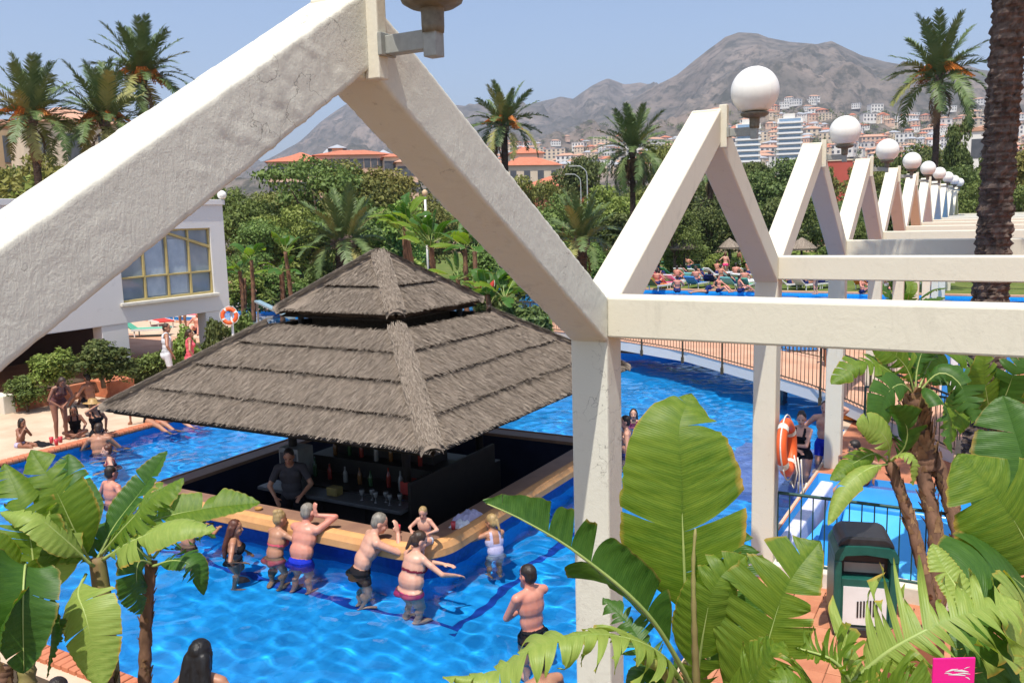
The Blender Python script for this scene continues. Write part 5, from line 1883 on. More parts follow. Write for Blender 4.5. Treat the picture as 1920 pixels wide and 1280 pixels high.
# --- left clump
gA = plant('banana plant with the large lit leaf and pale stem at the lower left', at(205, 1290, 6.6))
stalk(gA, [at(206, 1330, 6.65), at(202, 1230, 6.65), at(192, 1120, 6.65), at(182, 1045, 6.65)], .085, .06, STEM_GREEN, husks=0)
stalk(gA, [at(196, 1330, 6.58), at(196, 1260, 6.58), at(186, 1180, 6.6)], .07, .06, STEM_BROWN, name='old_stem', husks=70, seed=3)
leaf(gA, [(172, 1060, 6.65), (138, 990, 6.5), (100, 910, 6.45), (58, 843, 6.5)], .46, (.35, .25, 1), LEAF_A, tear=0.48, fold=18, seed=2, start=.1)
leaf(gA, [(180, 1050, 6.65), (215, 985, 6.7), (268, 915, 6.8), (314, 845, 6.9)], .30, (-.5, -.1, 1), LEAF_B, tear=0.26, fold=38, droop=10, seed=5, start=.2)
leaf(gA, [(188, 1040, 6.6), (235, 985, 6.3), (290, 930, 6.2), (345, 895, 6.2)], .50, (-.3, .7, 1), LEAF_A, tear=0.78, fold=8, droop=30, seed=8, start=.08, rag=.25)
leaf(gA, [(200, 1030, 6.7), (290, 975, 6.9), (390, 952, 7.0), (488, 942, 7.1)], .40, (0, 1, .75), LEAF_A, tear=0.56, fold=30, droop=14, seed=12, start=.15)
leaf(gA, [(160, 1075, 6.5), (146, 1112, 6.3), (162, 1160, 6.15), (190, 1290, 6.1)], .50, (-.25, .35, 1), LEAF_Y, tear=0.26, fold=6, droop=20, seed=15, start=.12, shape=.62)
leaf(gA, [(178, 1045, 6.75), (150, 960, 6.9), (130, 905, 7.0), (128, 850, 7.1)], .40, (.6, .1, 1), LEAF_B, tear=0.30, fold=30, seed=17, start=.15)
leaf(gA, [(178, 1060, 6.55), (130, 1030, 6.4), (70, 1020, 6.35), (20, 1060, 6.4)], .34, (0, 1, .6), LEAF_A, tear=0.71, fold=20, droop=40, seed=18, start=.1)
leaf(gA, [(192, 1048, 6.5), (250, 1012, 6.2), (330, 985, 6.05), (405, 992, 6.05)], .42, (-.1, .8, .8), LEAF_Y, tear=.6, fold=10, droop=30, seed=201, start=.1, rag=.3)
leaf(gA, [(175, 1060, 6.5), (110, 1000, 6.3), (60, 965, 6.25), (0, 960, 6.3)], .36, (.1, .9, .6), LEAF_Y, tear=.55, fold=16, droop=30, seed=205, start=.12)
gB = plant('dark stemmed banana plant with a round hanging leaf over the water', at(275, 1290, 6.9))
stalk(gB, [at(270, 1330, 6.9), at(272, 1230, 6.9), at(276, 1130, 6.9), at(284, 1050, 6.95)], .05, .045, STEM_BROWN, husks=60, seed=9)
leaf(gB, [(284, 1055, 6.9), (262, 1052, 6.75), (256, 1085, 6.65), (266, 1150, 6.65)], .42, (.2, .5, 1), LEAF_B, tear=0.24, fold=8, droop=18, seed=21, start=.1, shape=.7)
leaf(gB, [(286, 1060, 6.9), (325, 1050, 6.75), (360, 1062, 6.7), (382, 1115, 6.7)], .34, (.3, .8, .8), LEAF_B, tear=0.78, fold=10, droop=30, seed=24, start=.15, rag=.3)
leaf(gB, [(286, 1045, 6.95), (320, 1005, 6.9), (365, 990, 6.85), (405, 1008, 6.9)], .36, (0, 1, .7), LEAF_B, tear=0.85, fold=15, droop=45, seed=27, start=.1, rag=.45)
leaf(gB, [(282, 1045, 6.95), (262, 990, 7.1), (278, 940, 7.2), (330, 905, 7.3)], .34, (0, .4, 1), LEAF_A, tear=0.64, fold=20, seed=29, start=.15)
leaf(gB, [(284, 1050, 6.9), (235, 1010, 6.8), (195, 1010, 6.7), (165, 1040, 6.7)], .34, (0, 1, .6), LEAF_B, tear=0.51, fold=18, droop=35, seed=31, start=.15)
gC = plant('banana plant cut by the left edge of the photo, dark broad leaves', at(50, 1330, 6.2))
stalk(gC, [at(52, 1360, 6.2), at(50, 1270, 6.2), at(52, 1180, 6.25)], .075, .05, STEM_GREEN, husks=20, seed=4)
stalk(gC, [at(12, 1340, 6.1), at(8, 1250, 6.1)], .06, .05, STEM_BROWN, name='old_stem', husks=30, seed=14)
leaf(gC, [(52, 1180, 6.2), (46, 1090, 6.05), (44, 1060, 5.95), (46, 1300, 5.7)][:1] + [(48, 1060, 6.0), (42, 1130, 5.75), (44, 1262, 5.7)], .50, (.1, .3, 1), LEAF_B, tear=0.24, fold=10, droop=22, seed=33, start=.3, shape=.6)
leaf(gC, [(50, 1170, 6.2), (62, 1050, 6.3), (40, 950, 6.3), (8, 868, 6.4)], .52, (.3, .2, 1), LEAF_A, tear=0.67, fold=16, seed=35, start=.2)
leaf(gC, [(48, 1180, 6.2), (18, 1090, 6.1), (-20, 1020, 6.0), (-60, 990, 6.0)], .46, (.3, .8, .8), LEAF_A, tear=0.51, fold=16, droop=34, seed=37, start=.1)
leaf(gC, [(54, 1180, 6.2), (95, 1060, 6.35), (105, 960, 6.5), (70, 900, 6.6)], .40, (.2, .1, 1), LEAF_Y, tear=0.71, fold=14, seed=39, start=.2)
leaf(gC, [(46, 1190, 6.1), (14, 1150, 5.8), (-10, 1190, 5.6), (-6, 1290, 5.5)], .46, (.4, .5, 1), LEAF_B, tear=0.37, fold=12, seed=41, start=.1)
leaf(gC, [(54, 1200, 6.2), (88, 1150, 6.1), (96, 1190, 6.0), (88, 1270, 5.95)], .30, (.2, .4, 1), LEAF_B, tear=0.44, fold=12, seed=43, start=.15)

# --- big clump right of centre
gD = plant('large banana plant with one tall upright leaf in front of the near column', at(1300, 1400, 4.2))
stalk(gD, [at(1320, 1420, 4.25), at(1308, 1330, 4.25), at(1300, 1240, 4.25)], .08, .055, STEM_GREEN, husks=16, seed=6)
leaf(gD, [(1298, 1270, 4.2), (1284, 1090, 4.05), (1278, 900, 4.0), (1274, 800, 4.02), (1296, 738, 4.14)], .62, (-.12, .1, 1), LEAF_A, tear=0.37, fold=14, droop=16, seed=52, start=.26, half=(.98, 1.0), shape=.66, rag=.06, mid_r=.016)
leaf(gD, [(1302, 1290, 4.1), (1215, 1150, 3.85), (1090, 1040, 3.7), (985, 975, 3.62), (905, 938, 3.6)], .66, (-.45, .9, .30), LEAF_B, tear=0.40, fold=58, droop=8, seed=55, start=.22, shape=.6, rag=.08, half=(.55, .95))
leaf(gD, [(1345, 1330, 4.0), (1420, 1250, 3.9), (1462, 1130, 3.85), (1490, 1075, 3.85), (1538, 1014, 3.9)], .60, (-.15, .25, 1), LEAF_A, tear=0.48, fold=20, droop=12, seed=58, start=.08, half=(1.0, .62), shape=.6)
leaf(gD, [(1310, 1330, 3.95), (1240, 1225, 3.65), (1130, 1188, 3.5), (1010, 1210, 3.42), (920, 1262, 3.4), (830, 1268, 3.4)], .52, (.05, 1, .35), LEAF_Y, tear=0.85, fold=18, droop=52, seed=61, start=.2, rag=.3, nT=84)
leaf(gD, [(1310, 1300, 4.2), (1345, 1180, 4.3), (1370, 1080, 4.35), (1386, 985, 4.4)], .44, (-.3, 0, 1), LEAF_B, tear=0.64, fold=24, seed=63, start=.15)
leaf(gD, [(1300, 1320, 4.1), (1320, 1180, 3.95), (1345, 1090, 3.9), (1400, 1040, 3.95)], .40, (-.2, .2, 1), LEAF_A, tear=0.57, fold=22, seed=65, start=.1)
leaf(gD, [(1295, 1320, 4.2), (1225, 1240, 4.2), (1180, 1170, 4.3), (1130, 1120, 4.4)], .30, (.1, .6, 1), LEAF_B, tear=0.84, fold=22, seed=67, start=.1, rag=.3)
leaf(gD, [(1330, 1340, 3.9), (1395, 1290, 3.7), (1440, 1230, 3.6), (1470, 1200, 3.6)], .36, (-.1, .8, .8), LEAF_A, tear=0.64, fold=16, seed=69, start=.1)
leaf(gD, [(1300, 1330, 4.0), (1270, 1270, 3.8), (1225, 1262, 3.7), (1180, 1300, 3.6)], .34, (0, 1, .5), LEAF_B, tear=0.51, fold=16, droop=40, seed=71, start=.1)
# rolled new leaf and dry stalk
stalk(gD, [at(1308, 1330, 3.95), at(1302, 1180, 3.9), at(1300, 1060, 3.9), at(1304, 990, 3.92)], .020, .006, STEM_GREEN, name='rolled_leaf', husks=4, seed=73)
stalk(gD, [at(1290, 1320, 3.8), at(1240, 1255, 3.6), at(1215, 1240, 3.55)], .026, .02, STEM_GREEN, name='leaf_stalk')

# --- lower right clump
gE = plant('yellowing banana plant with finger like torn strips at the lower right', at(1620, 1420, 3.4))
stalk(gE, [at(1590, 1440, 3.4), at(1560, 1350, 3.4), at(1548, 1310, 3.4)], .07, .05, STEM_GREEN, husks=10, seed=8)
leaf(gE, [(1548, 1330, 3.4), (1640, 1240, 3.3), (1712, 1193, 3.25), (1806, 1150, 3.25), (1910, 1126, 3.3)], .72, (-.1, .75, .7), LEAF_Y, tear=0.85, fold=12, droop=22, seed=82, start=.1, rag=.25, shape=.75, nT=90)
leaf(gE, [(1830, 1160, 3.5), (1800, 1110, 3.55), (1768, 1060, 3.6), (1748, 1018, 3.65)], .15, (0, .3, 1), LEAF_Y, tear=0.24, fold=20, seed=84, start=.05)
leaf(gE, [(1555, 1340, 3.3), (1590, 1290, 3.2), (1560, 1240, 3.15), (1490, 1215, 3.15)], .40, (0, .9, .6), LEAF_A, tear=0.85, fold=8, droop=36, seed=86, start=.1, rag=.3)
leaf(gE, [(1560, 1350, 3.3), (1530, 1300, 3.2), (1500, 1275, 3.1), (1440, 1275, 3.1)], .32, (0, .9, .6), LEAF_A, tear=0.78, fold=10, droop=30, seed=88, start=.1)
leaf(gE, [(1560, 1350, 3.3), (1650, 1290, 3.2), (1700, 1285, 3.1), (1760, 1320, 3.1)], .30, (0, .9, .6), LEAF_A, tear=0.64, fold=10, droop=30, seed=89, start=.1)

# --- far right edge clump
gF = plant('banana plant with very broad dark leaves at the right edge of the photo', at(1985, 1400, 4.2))
stalk(gF, [at(1990, 1500, 4.2), at(1985, 1330, 4.2), at(1975, 1180, 4.2)], .10, .07, STEM_GREEN, husks=20, seed=10)
leaf(gF, [(1975, 1160, 4.2), (1925, 1020, 4.0), (1868, 930, 3.95), (1795, 850, 4.0)], .62, (-.2, .55, 1), LEAF_A, tear=0.34, fold=16, droop=26, seed=92, start=.2, shape=.62)
leaf(gF, [(1972, 1180, 4.1), (1920, 1100, 3.85), (1850, 1060, 3.75), (1770, 1072, 3.7)], .60, (0, .8, .7), LEAF_B, tear=0.37, fold=14, droop=30, seed=94, start=.12)
leaf(gF, [(1978, 1150, 4.3), (1950, 980, 4.35), (1915, 850, 4.4), (1880, 740, 4.5)], .58, (-.5, .1, 1), LEAF_B, tear=0.37, fold=26, droop=14, seed=96, start=.2)
leaf(gF, [(1975, 1200, 4.0), (1905, 1190, 3.7), (1860, 1230, 3.5), (1850, 1310, 3.45)], .56, (-.3, .7, .8), LEAF_B, tear=0.37, fold=10, droop=24, seed=98, start=.1)
leaf(gF, [(1975, 1190, 4.2), (1900, 1120, 4.25), (1840, 1130, 4.2), (1800, 1180, 4.2)], .46, (0, .7, .8), LEAF_B, tear=0.64, fold=14, droop=34, seed=99, start=.1)
leaf(gF, [(1985, 1170, 4.3), (2010, 1000, 4.4), (2000, 850, 4.5), (1960, 700, 4.6)], .60, (-.6, .1, 1), LEAF_A, tear=0.37, fold=22, seed=101, start=.2)
leaf(gF, [(1978, 1220, 3.9), (1930, 1160, 3.6), (1915, 1190, 3.4), (1925, 1290, 3.3)], .44, (-.4, .6, .8), LEAF_Y, tear=0.30, fold=10, seed=103, start=.1)


# --- crowns on bare trunks: leaves radiating from a head
def fan_crown(parent, c, n, L, W, seed, mats, up=.55, spread=1.0, yawc=None, tear=.35):
    rs = random.Random(seed)
    for q in range(n):
        a = (q + rs.uniform(-.3, .3)) / n * 6.283 if yawc is None else yawc + (q / (n - 1) - .5) * spread
        el = rs.uniform(.15, 1.25) if up else .4
        d = Vector((math.cos(a) * math.cos(el), math.sin(a) * math.cos(el), math.sin(el)))
        h = Vector((math.cos(a), math.sin(a), 0))
        l = L * rs.uniform(.75, 1.1)
        sag = rs.uniform(.15, .55) * (1.2 - el * .6)
        pts = [c, c + d * l * .35, c + d * l * .7 - Vector((0, 0, sag * l * .18)), c + (d * .9 + h * .12) * l - Vector((0, 0, sag * l * .55))]
        nv = Vector((0, 0, 1)) - d * d.z + Vector((rs.uniform(-.4, .4), rs.uniform(-.4, .4), 0))
        me, mr = leaf_mesh(pts, W * rs.uniform(.8, 1.15), nv, fold=rs.uniform(10, 35), tear=tear * rs.uniform(.4, 1.4), droop=rs.uniform(12, 35), seed=seed * 50 + q, mat=mats[q % len(mats)], start=.28, nT=40, nV=4)
        o = link('leaf', me, parent)
        link('midrib', mr, o)


gH = plant('double trunked fan leaved plant with shaggy brown trunks beside the slide', at(1760, 1060, 9.3), 'fan_leaf_plant')
stalk(gH, [at(1757, 1140, 9.0), at(1755, 1010, 9.1), at(1738, 920, 9.2), at(1726, 850, 9.3)], .085, .075, STEM_BROWN, name='trunk', husks=60, seed=31)
stalk(gH, [at(1812, 1130, 8.9), at(1800, 1010, 9.0), at(1775, 920, 9.2), at(1748, 850, 9.3)], .085, .08, STEM_BROWN, name='trunk', husks=60, seed=32)
stalk(gH, [at(1735, 880, 9.3), at(1722, 810, 9.3), at(1716, 735, 9.3)], .13, .12, STEM_BROWN, name='trunk_head', husks=130, seed=33)
cH = at(1716, 740, 9.3)
for sp, W, nv, m, sd in (
        ([(1716, 745, 9.3), (1660, 690, 9.1), (1610, 682, 9.0), (1558, 720, 8.9)], .42, (0, 1, .6), LEAF_A, 1),
        ([(1716, 740, 9.3), (1700, 690, 9.2), (1670, 660, 9.1), (1630, 640, 9.1)], .44, (.2, .3, 1), LEAF_A, 2),
        ([(1716, 740, 9.3), (1720, 690, 9.3), (1735, 650, 9.3), (1770, 615, 9.4)], .48, (-.2, .3, 1), LEAF_B, 3),
        ([(1718, 740, 9.3), (1760, 700, 9.2), (1800, 720, 9.1), (1828, 790, 9.0)], .46, (.3, .8, .8), LEAF_B, 4),
        ([(1716, 742, 9.3), (1690, 720, 9.0), (1660, 745, 8.8), (1640, 830, 8.7)], .44, (-.2, .5, 1), LEAF_B, 5),
        ([(1718, 740, 9.3), (1750, 670, 9.5), (1790, 660, 9.6), (1840, 690, 9.7)], .46, (0, .8, .7), LEAF_A, 6),
        ([(1720, 742, 9.3), (1745, 730, 9.0), (1775, 770, 8.8), (1785, 850, 8.7)], .40, (.2, .6, .9), LEAF_B, 7)):
    leaf(gH, sp, W, nv, m, tear=.62, fold=16, droop=22, seed=110 + sd, start=.16, nT=44, nV=4)
gI = plant('slim brown stemmed fan leaved plant in front of the blue slide', at(1745, 1120, 8.6), 'fan_leaf_plant')
stalk(gI, [at(1748, 1150, 8.5), at(1730, 1060, 8.5), at(1702, 960, 8.6), at(1668, 866, 8.7)], .065, .055, STEM_BROWN, name='trunk', husks=60, seed=41)
for sp, W, nv, m, sd in (
        ([(1668, 868, 8.7), (1640, 850, 8.6), (1600, 868, 8.5), (1556, 900, 8.4)], .30, (0, 1, .6), LEAF_A, 1),
        ([(1668, 868, 8.7), (1625, 880, 8.4), (1580, 920, 8.3), (1552, 985, 8.2)], .28, (.1, .8, .8), LEAF_Y, 2),
        ([(1668, 866, 8.7), (1665, 830, 8.5), (1640, 800, 8.4), (1605, 795, 8.3)], .36, (0, .6, 1), LEAF_Y, 3),
        ([(1668, 866, 8.7), (1695, 840, 8.6), (1700, 800, 8.5), (1670, 760, 8.4)], .46, (.1, .2, 1), LEAF_B, 4),
        ([(1668, 866, 8.7), (1690, 850, 8.5), (1715, 865, 8.4), (1712, 910, 8.4)], .22, (0, .8, .8), LEAF_Y, 5)):
    leaf(gI, sp, W, nv, m, tear=.62, fold=14, droop=25, seed=130 + sd, start=.14, nT=44, nV=4)
gJ = plant('tall fan leaved plant by the dark palm trunk at the right', at(1880, 1000, 9.8), 'fan_leaf_plant')
stalk(gJ, [at(1872, 1150, 9.8), at(1868, 950, 9.8), at(1862, 800, 9.8)], .12, .09, STEM_BROWN, name='trunk', husks=80, seed=51)
for sp, W, nv, m, sd in (
        ([(1862, 800, 9.8), (1850, 740, 9.6), (1845, 690, 9.5), (1850, 655, 9.5)], .50, (.1, .2, 1), LEAF_A, 1),
        ([(1862, 800, 9.8), (1890, 730, 9.6), (1905, 690, 9.5), (1930, 650, 9.5)], .50, (-.2, .3, 1), LEAF_B, 2),
        ([(1862, 805, 9.8), (1830, 760, 9.5), (1800, 770, 9.3), (1780, 830, 9.2)], .46, (-.1, .7, .8), LEAF_A, 3),
        ([(1862, 800, 9.8), (1900, 770, 9.4), (1930, 800, 9.2), (1940, 880, 9.1)], .50, (.1, .7, .9), LEAF_B, 4),
        ([(1862, 805, 9.8), (1868, 830, 9.2), (1850, 880, 9.0), (1830, 960, 8.9)], .50, (.1, .5, 1), LEAF_B, 5),
        ([(1862, 800, 9.8), (1815, 720, 9.9), (1780, 700, 10), (1740, 720, 10)], .46, (0, .8, .8), LEAF_B, 6)):
    leaf(gJ, sp, W, nv, m, tear=.5, fold=16, droop=20, seed=150 + sd, start=.14, nT=44, nV=4)

# low shrubs and dark leaf litter under the right hand clumps are planted in a bed
mb = MB(); mb.box(0.25, 3.2, 4.6, 10.0, .09, .34); structure(mb.build('planting_bed', SOIL, bevel=.02))
mb = MB(); mb.box(-1.0, 2.4, 1.6, 4.4, .09, .30); structure(mb.build('planting_bed', SOIL, bevel=.02))
mb = MB(); mb.box(-10.5, -3.6, 2.2, 4.3, .09, .30); structure(mb.build('planting_bed', SOIL, bevel=.02))
mb = MB(); mb.box(-0.35, 0.6, 13.2, 16.0, .09, .30); structure(mb.build('planting_bed', SOIL, bevel=.02))


# ------------------------------------------------------------------ leaf clump crowns for trees and shrubs
def crown_arrays(blobs, n, size, seed, flat=0.0):
    """leaf quads scattered through and over the surface of the blobs; blobs: (x, y, z, rx, ry, rz)"""
    rs = np.random.RandomState(seed)
    B = np.array(blobs, float)
    wgt = B[:, 3] * B[:, 4] + B[:, 4] * B[:, 5]
    b = rs.choice(len(B), n, p=wgt / wgt.sum())
    d = rs.normal(size=(n, 3))
    d /= np.linalg.norm(d, axis=1)[:, None]
    d[:, 2] = np.where(rs.rand(n) < .6, np.abs(d[:, 2]), d[:, 2])
    rad = rs.rand(n) ** .28 * 1.05
    rad *= 1 + .16 * np.sin(d[:, 0] * 5 + b) * np.cos(d[:, 1] * 6 + b * 2) + .10 * np.sin(d[:, 2] * 11 + b)
    C = B[b, :3] + d * B[b, 3:6] * rad[:, None]
    nrm = d * .7 + rs.normal(size=(n, 3)) * .55 + np.array([0, 0, .35])
    nrm /= np.linalg.norm(nrm, axis=1)[:, None]
    t = np.cross(nrm, rs.normal(size=(n, 3)))
    t /= np.linalg.norm(t, axis=1)[:, None]
    s = np.cross(nrm, t)
    L = size * rs.uniform(.6, 1.35, n)[:, None]
    Wd = L * rs.uniform(.4, .7, n)[:, None]
    bend = nrm * L * .18
    V = np.stack([C - t * L - bend * .5, C + s * Wd + bend * .3, C + t * L - bend * .5, C - s * Wd + bend * .3], 1).reshape(-1, 3)
    F = np.arange(n * 4).reshape(n, 4)
    return V, F


def blob_set(kind, rs):
    B = []
    if kind == 'round':
        for q in range(15):
            a, r_ = rs.uniform(0, 6.28), rs.uniform(.1, .55) ** .8
            z = rs.uniform(.35, .95)
            k = math.sqrt(max(.05, 1 - ((z - .62) / .42) ** 2))
            B.append((math.cos(a) * r_ * k * .8, math.sin(a) * r_ * k * .8, z, rs.uniform(.16, .28), rs.uniform(.16, .28), rs.uniform(.10, .17)))
    elif kind == 'pine':
        for q in range(14):
            a, r_ = rs.uniform(0, 6.28), rs.uniform(.05, .55)
            z = .70 + .22 * (1 - r_ / .55) + rs.uniform(-.12, .05)
            B.append((math.cos(a) * r_, math.sin(a) * r_, z, rs.uniform(.14, .24), rs.uniform(.14, .24), rs.uniform(.07, .12)))
    elif kind == 'tall':
        for q in range(16):
            z = rs.uniform(.25, .95)
            r_ = .30 * (1 - (z - .25) * .7)
            a = rs.uniform(0, 6.28)
            B.append((math.cos(a) * r_ * .8, math.sin(a) * r_ * .8, z, rs.uniform(.10, .17), rs.uniform(.10, .17), rs.uniform(.09, .14)))
    else:   # bush
        for q in range(11):
            a, r_ = rs.uniform(0, 6.28), rs.uniform(.0, .34)
            B.append((math.cos(a) * r_, math.sin(a) * r_, rs.uniform(.25, .72), rs.uniform(.16, .26), rs.uniform(.16, .26), rs.uniform(.16, .28)))
    return B


TREE_ME = {}


def tree_meshes(kind, fol, variant, n, size):
    key = (kind, fol, variant, n)
    if key in TREE_ME:
        return TREE_ME[key]
    rs = random.Random(hash(kind) % 97 + variant * 13 if False else {'round': 3, 'pine': 11, 'tall': 19, 'bush': 29}[kind] + variant * 17)
    B = blob_set(kind, rs)
    V, F = crown_arrays(B, n, size, variant * 7 + fol)
    cr = np_mesh('crown', V, F, FOL[fol])
    mb = MB()
    zt = {'round': .62, 'pine': .75, 'tall': .75, 'bush': .4}[kind]
    mb.tube([(0, 0, -.02), (.012, .008, zt * .35), (-.01, .012, zt * .7), (0, 0, zt)], [.035, .028, .022, .010], 8)
    for b in B[::2]:
        z0 = rs.uniform(.35, .7) * zt
        mb.tube([(0, 0, z0), (b[0] * .5, b[1] * .5, z0 + (b[2] - z0) * .6), (b[0], b[1], b[2])], [.014, .010, .004], 5)
    tr = mb.mesh('trunk', BARK, True)
    TREE_ME[key] = (cr, tr)
    return TREE_ME[key]


def tree(label, loc, h, spread, kind='round', fol=0, variant=0, n=5200, size=.028, group='trees beyond the pools', name='tree', rz=None, cat='tree'):
    cr, tr = tree_meshes(kind, fol, variant, n, size)
    t = thing(name, label, cat, loc, group, rng.uniform(0, 6.28) if rz is None else rz, absolute=False)
    t.scale = (h * spread, h * spread, h)
    link('crown', cr, t)
    link('trunk', tr, t)
    return t


KINDW = {'round': 'round crowned', 'pine': 'flat topped pine like', 'tall': 'tall narrow', 'bush': 'low bushy'}
FOLW = ['olive green', 'mid green', 'dark green', 'bright green', 'yellowish green']
# px of the crown centre, depth, px of the top, spread, kind, foliage, what tells it apart
TREES = [
    (-40, 62, 292, .8, 'round', 4, 'at the left edge below the date palms'), (45, 66, 300, .8, 'round', 1, 'behind the trunk of the leftmost palm'), (110, 60, 285, .8, 'round', 4, 'between the two left palms below the ochre house'),
    (170, 64, 300, .8, 'round', 0, 'right of the leftmost palm above the long rafter'), (245, 60, 275, .7, 'round', 2, 'behind the tallest of the left palms'),
    (455, 50, 348, .8, 'round', 1, 'just right of the white building corner'), (520, 56, 350, .9, 'round', 0, 'in front of the left wing of the red roofed hotel'), (600, 52, 282, .85, 'round', 1, 'tallest of the trees in front of the hotel'),
    (672, 54, 296, .85, 'round', 0, 'right of the tallest tree in front of the hotel'), (735, 56, 308, .85, 'round', 4, 'under the brown underside of the near rafter'), (560, 46, 380, .9, 'round', 3, 'lower and nearer, below the hotel trees'),
    (650, 47, 368, .9, 'round', 1, 'below the hotel, left of the low palm'), (480, 44, 405, .9, 'round', 1, 'low beside the white building corner'), (740, 50, 368, .85, 'round', 3, 'above the peak of the thatched roof'),
    (800, 55, 360, .8, 'round', 0, 'behind the banana clump under the rafter'), (870, 58, 385, .8, 'round', 1, 'hidden behind the lower end of the near rafter'),
    (1000, 75, 322, .7, 'round', 0, 'right of the centre date palm trunk'), (1045, 62, 362, .8, 'round', 1, 'below the pink gable'), (1105, 95, 287, .7, 'round', 2, 'behind the street lamps'), (1080, 54, 405, .9, 'bush', 3, 'bright bush between rafters'),
    (1150, 66, 345, .8, 'round', 3, 'left of the shaggy palm'), (1235, 82, 262, .6, 'round', 0, 'behind the shaggy palm on its right'), (1290, 70, 318, .8, 'round', 2, 'seen through the second zigzag opening, at its top'),
    (1330, 62, 372, .8, 'round', 2, 'through the second zigzag opening, dark, by the thin trunk'), (1265, 56, 385, .8, 'round', 1, 'through the second zigzag opening, low at its left'),
    (1400, 88, 286, .7, 'pine', 2, 'between the first and second whole globes'), (1450, 80, 296, .8, 'round', 2, 'below the white apartment blocks'), (1505, 92, 292, .7, 'round', 1, 'left of the red wall'), (1480, 62, 350, .8, 'round', 2, 'in the gap left of the third zigzag peak'),
    (1545, 100, 290, .6, 'tall', 0, 'beside the second globe above the red wall'), (1560, 66, 372, .8, 'round', 2, 'through the third zigzag opening'), (1625, 84, 300, .7, 'round', 0, 'right of the red wall'), (1600, 60, 400, .7, 'round', 1, 'through the fourth zigzag opening'),
    (1660, 92, 285, .8, 'pine', 2, 'behind the third and fourth globes'), (1705, 86, 262, .8, 'round', 2, 'left of the tall right palm trunk'), (1760, 95, 272, .8, 'round', 0, 'right of the tall right palm trunk'),
    (1792, 78, 214, .42, 'tall', 2, 'standing above the others beside the dark trunk'), (1815, 70, 300, .8, 'round', 2, 'left of the dark trunk, low'), (1880, 80, 258, .8, 'round', 1, 'right of the dark trunk'), (1940, 74, 262, .8, 'round', 4, 'at the right edge of the photo'),
    (1850, 48, 330, .7, 'round', 1, 'right behind the far end of the pergola')]
for i, (px, d, ty, sp, kind, fol, where) in enumerate(TREES):
    b = at(px, 430, d)
    top = at(px, ty, d)
    h = top.z - .1
    ratio = 5.2 / max(4, h)
    n = 11000 if d < 60 else 7500
    tree(f'{FOLW[fol]} {KINDW[kind]} tree {where}', (b.x, b.y, .1), h / 1.08, sp * (1.0 if h < 9 else .85), kind, fol, i % 3, n, .019 if d < 60 else .023)

# undergrowth between the trees and behind the lawn: low bushes
BUSHW = ['by the hedge beside the white building corner', 'right of the hedge by the white building', 'left of the low stout palm', 'behind the peak of the upper thatch', 'left of the banana clump behind the thatch', 'behind the red lifebuoy', 'behind the lower end of the near rafter', 'under the centre date palm', 'right of the centre date palm, low', 'behind the low feathery palm', 'at the left of the second zigzag opening, under the umbrellas', 'at the far left of the second zigzag opening', 'behind the widest straw umbrella', 'between the two straw umbrellas, round and near', 'under the right straw umbrella', 'left of the second column top', 'in the third zigzag opening, left', 'in the third zigzag opening beside its straw umbrella', 'in the third zigzag opening, right', 'in the fourth zigzag opening', 'high in the second zigzag opening, left', 'high in the second zigzag opening, right', 'behind the second zigzag peak leg', "below the red building's left wing", 'below the red wall', 'right of the red wall', 'left of the tall right palm foot', 'behind the street lamps, left', 'at the foot of the street lamps', 'left of the shaggy palm foot', 'above the flat roof of the white building', 'below the leftmost date palm', 'below the ochre house', 'at the left edge below the palms', 'below the tallest left palm']
BUSH = [(460, 40, 505, 3), (520, 41, 500, 1), (590, 42, 490, 1), (700, 43, 470, 1), (760, 40, 480, 3), (900, 40, 470, 1), (960, 38, 500, 1), (1020, 44, 450, 0), (1060, 42, 470, 3), (1130, 45, 460, 1), (1260, 58, 455, 3),
        (1210, 60, 430, 1), (1310, 62, 440, 2), (1345, 57, 476, 3), (1385, 57, 478, 3), (1420, 60, 455, 1), (1460, 60, 440, 2), (1500, 58, 470, 3), (1560, 60, 455, 1), (1610, 58, 460, 2), (1300, 72, 400, 1), (1370, 75, 385, 2), (1430, 74, 380, 2), (1530, 76, 375, 1), (1590, 78, 365, 2),
        (1650, 80, 350, 2), (1700, 82, 345, 1), (1010, 60, 405, 1), (1100, 64, 395, 1), (1180, 62, 400, 2), (330, 50, 420, 1), (60, 50, 330, 4), (150, 50, 325, 4), (0, 46, 340, 3), (220, 52, 330, 0)]
for i, (px, d, ty, fol) in enumerate(BUSH):
    b = at(px, 450, d)
    h = max(.8, at(px, ty, d).z - .1)
    tree(f'{FOLW[fol]} rounded bush {BUSHW[i]}', (b.x, b.y, .1), h * 1.05, min(1.8, max(1.1, 2.6 / h)), 'bush', fol, i % 3, 3200, .034, 'rounded bushes among the trees', 'bush', cat='bush')

# a far wood that reads as one mass on the rising ground behind the garden trees
V_, F_, n0 = [], [], 0
rs_ = np.random.RandomState(3)
blobs = []
for q in range(520):
    px = rs_.uniform(-500, 2600)
    d = rs_.uniform(100, 330)
    b = at(px, 400, d)
    z = max(0.1, hillA(b.x, b.y)) if math.hypot(b.x, b.y) > 150 else .1
    r_ = rs_.uniform(2.4, 5.0)
    blobs.append((b.x, b.y, z + r_ * .7, r_, r_, r_ * .8))
V_, F_ = crown_arrays(blobs, 52000, .62, 5)
o = link('far_wood', np_mesh('far_wood', V_, F_, FOL[2]))
tag(o, 'far wood of dark trees on the slope below the town', 'wood', kind='stuff')


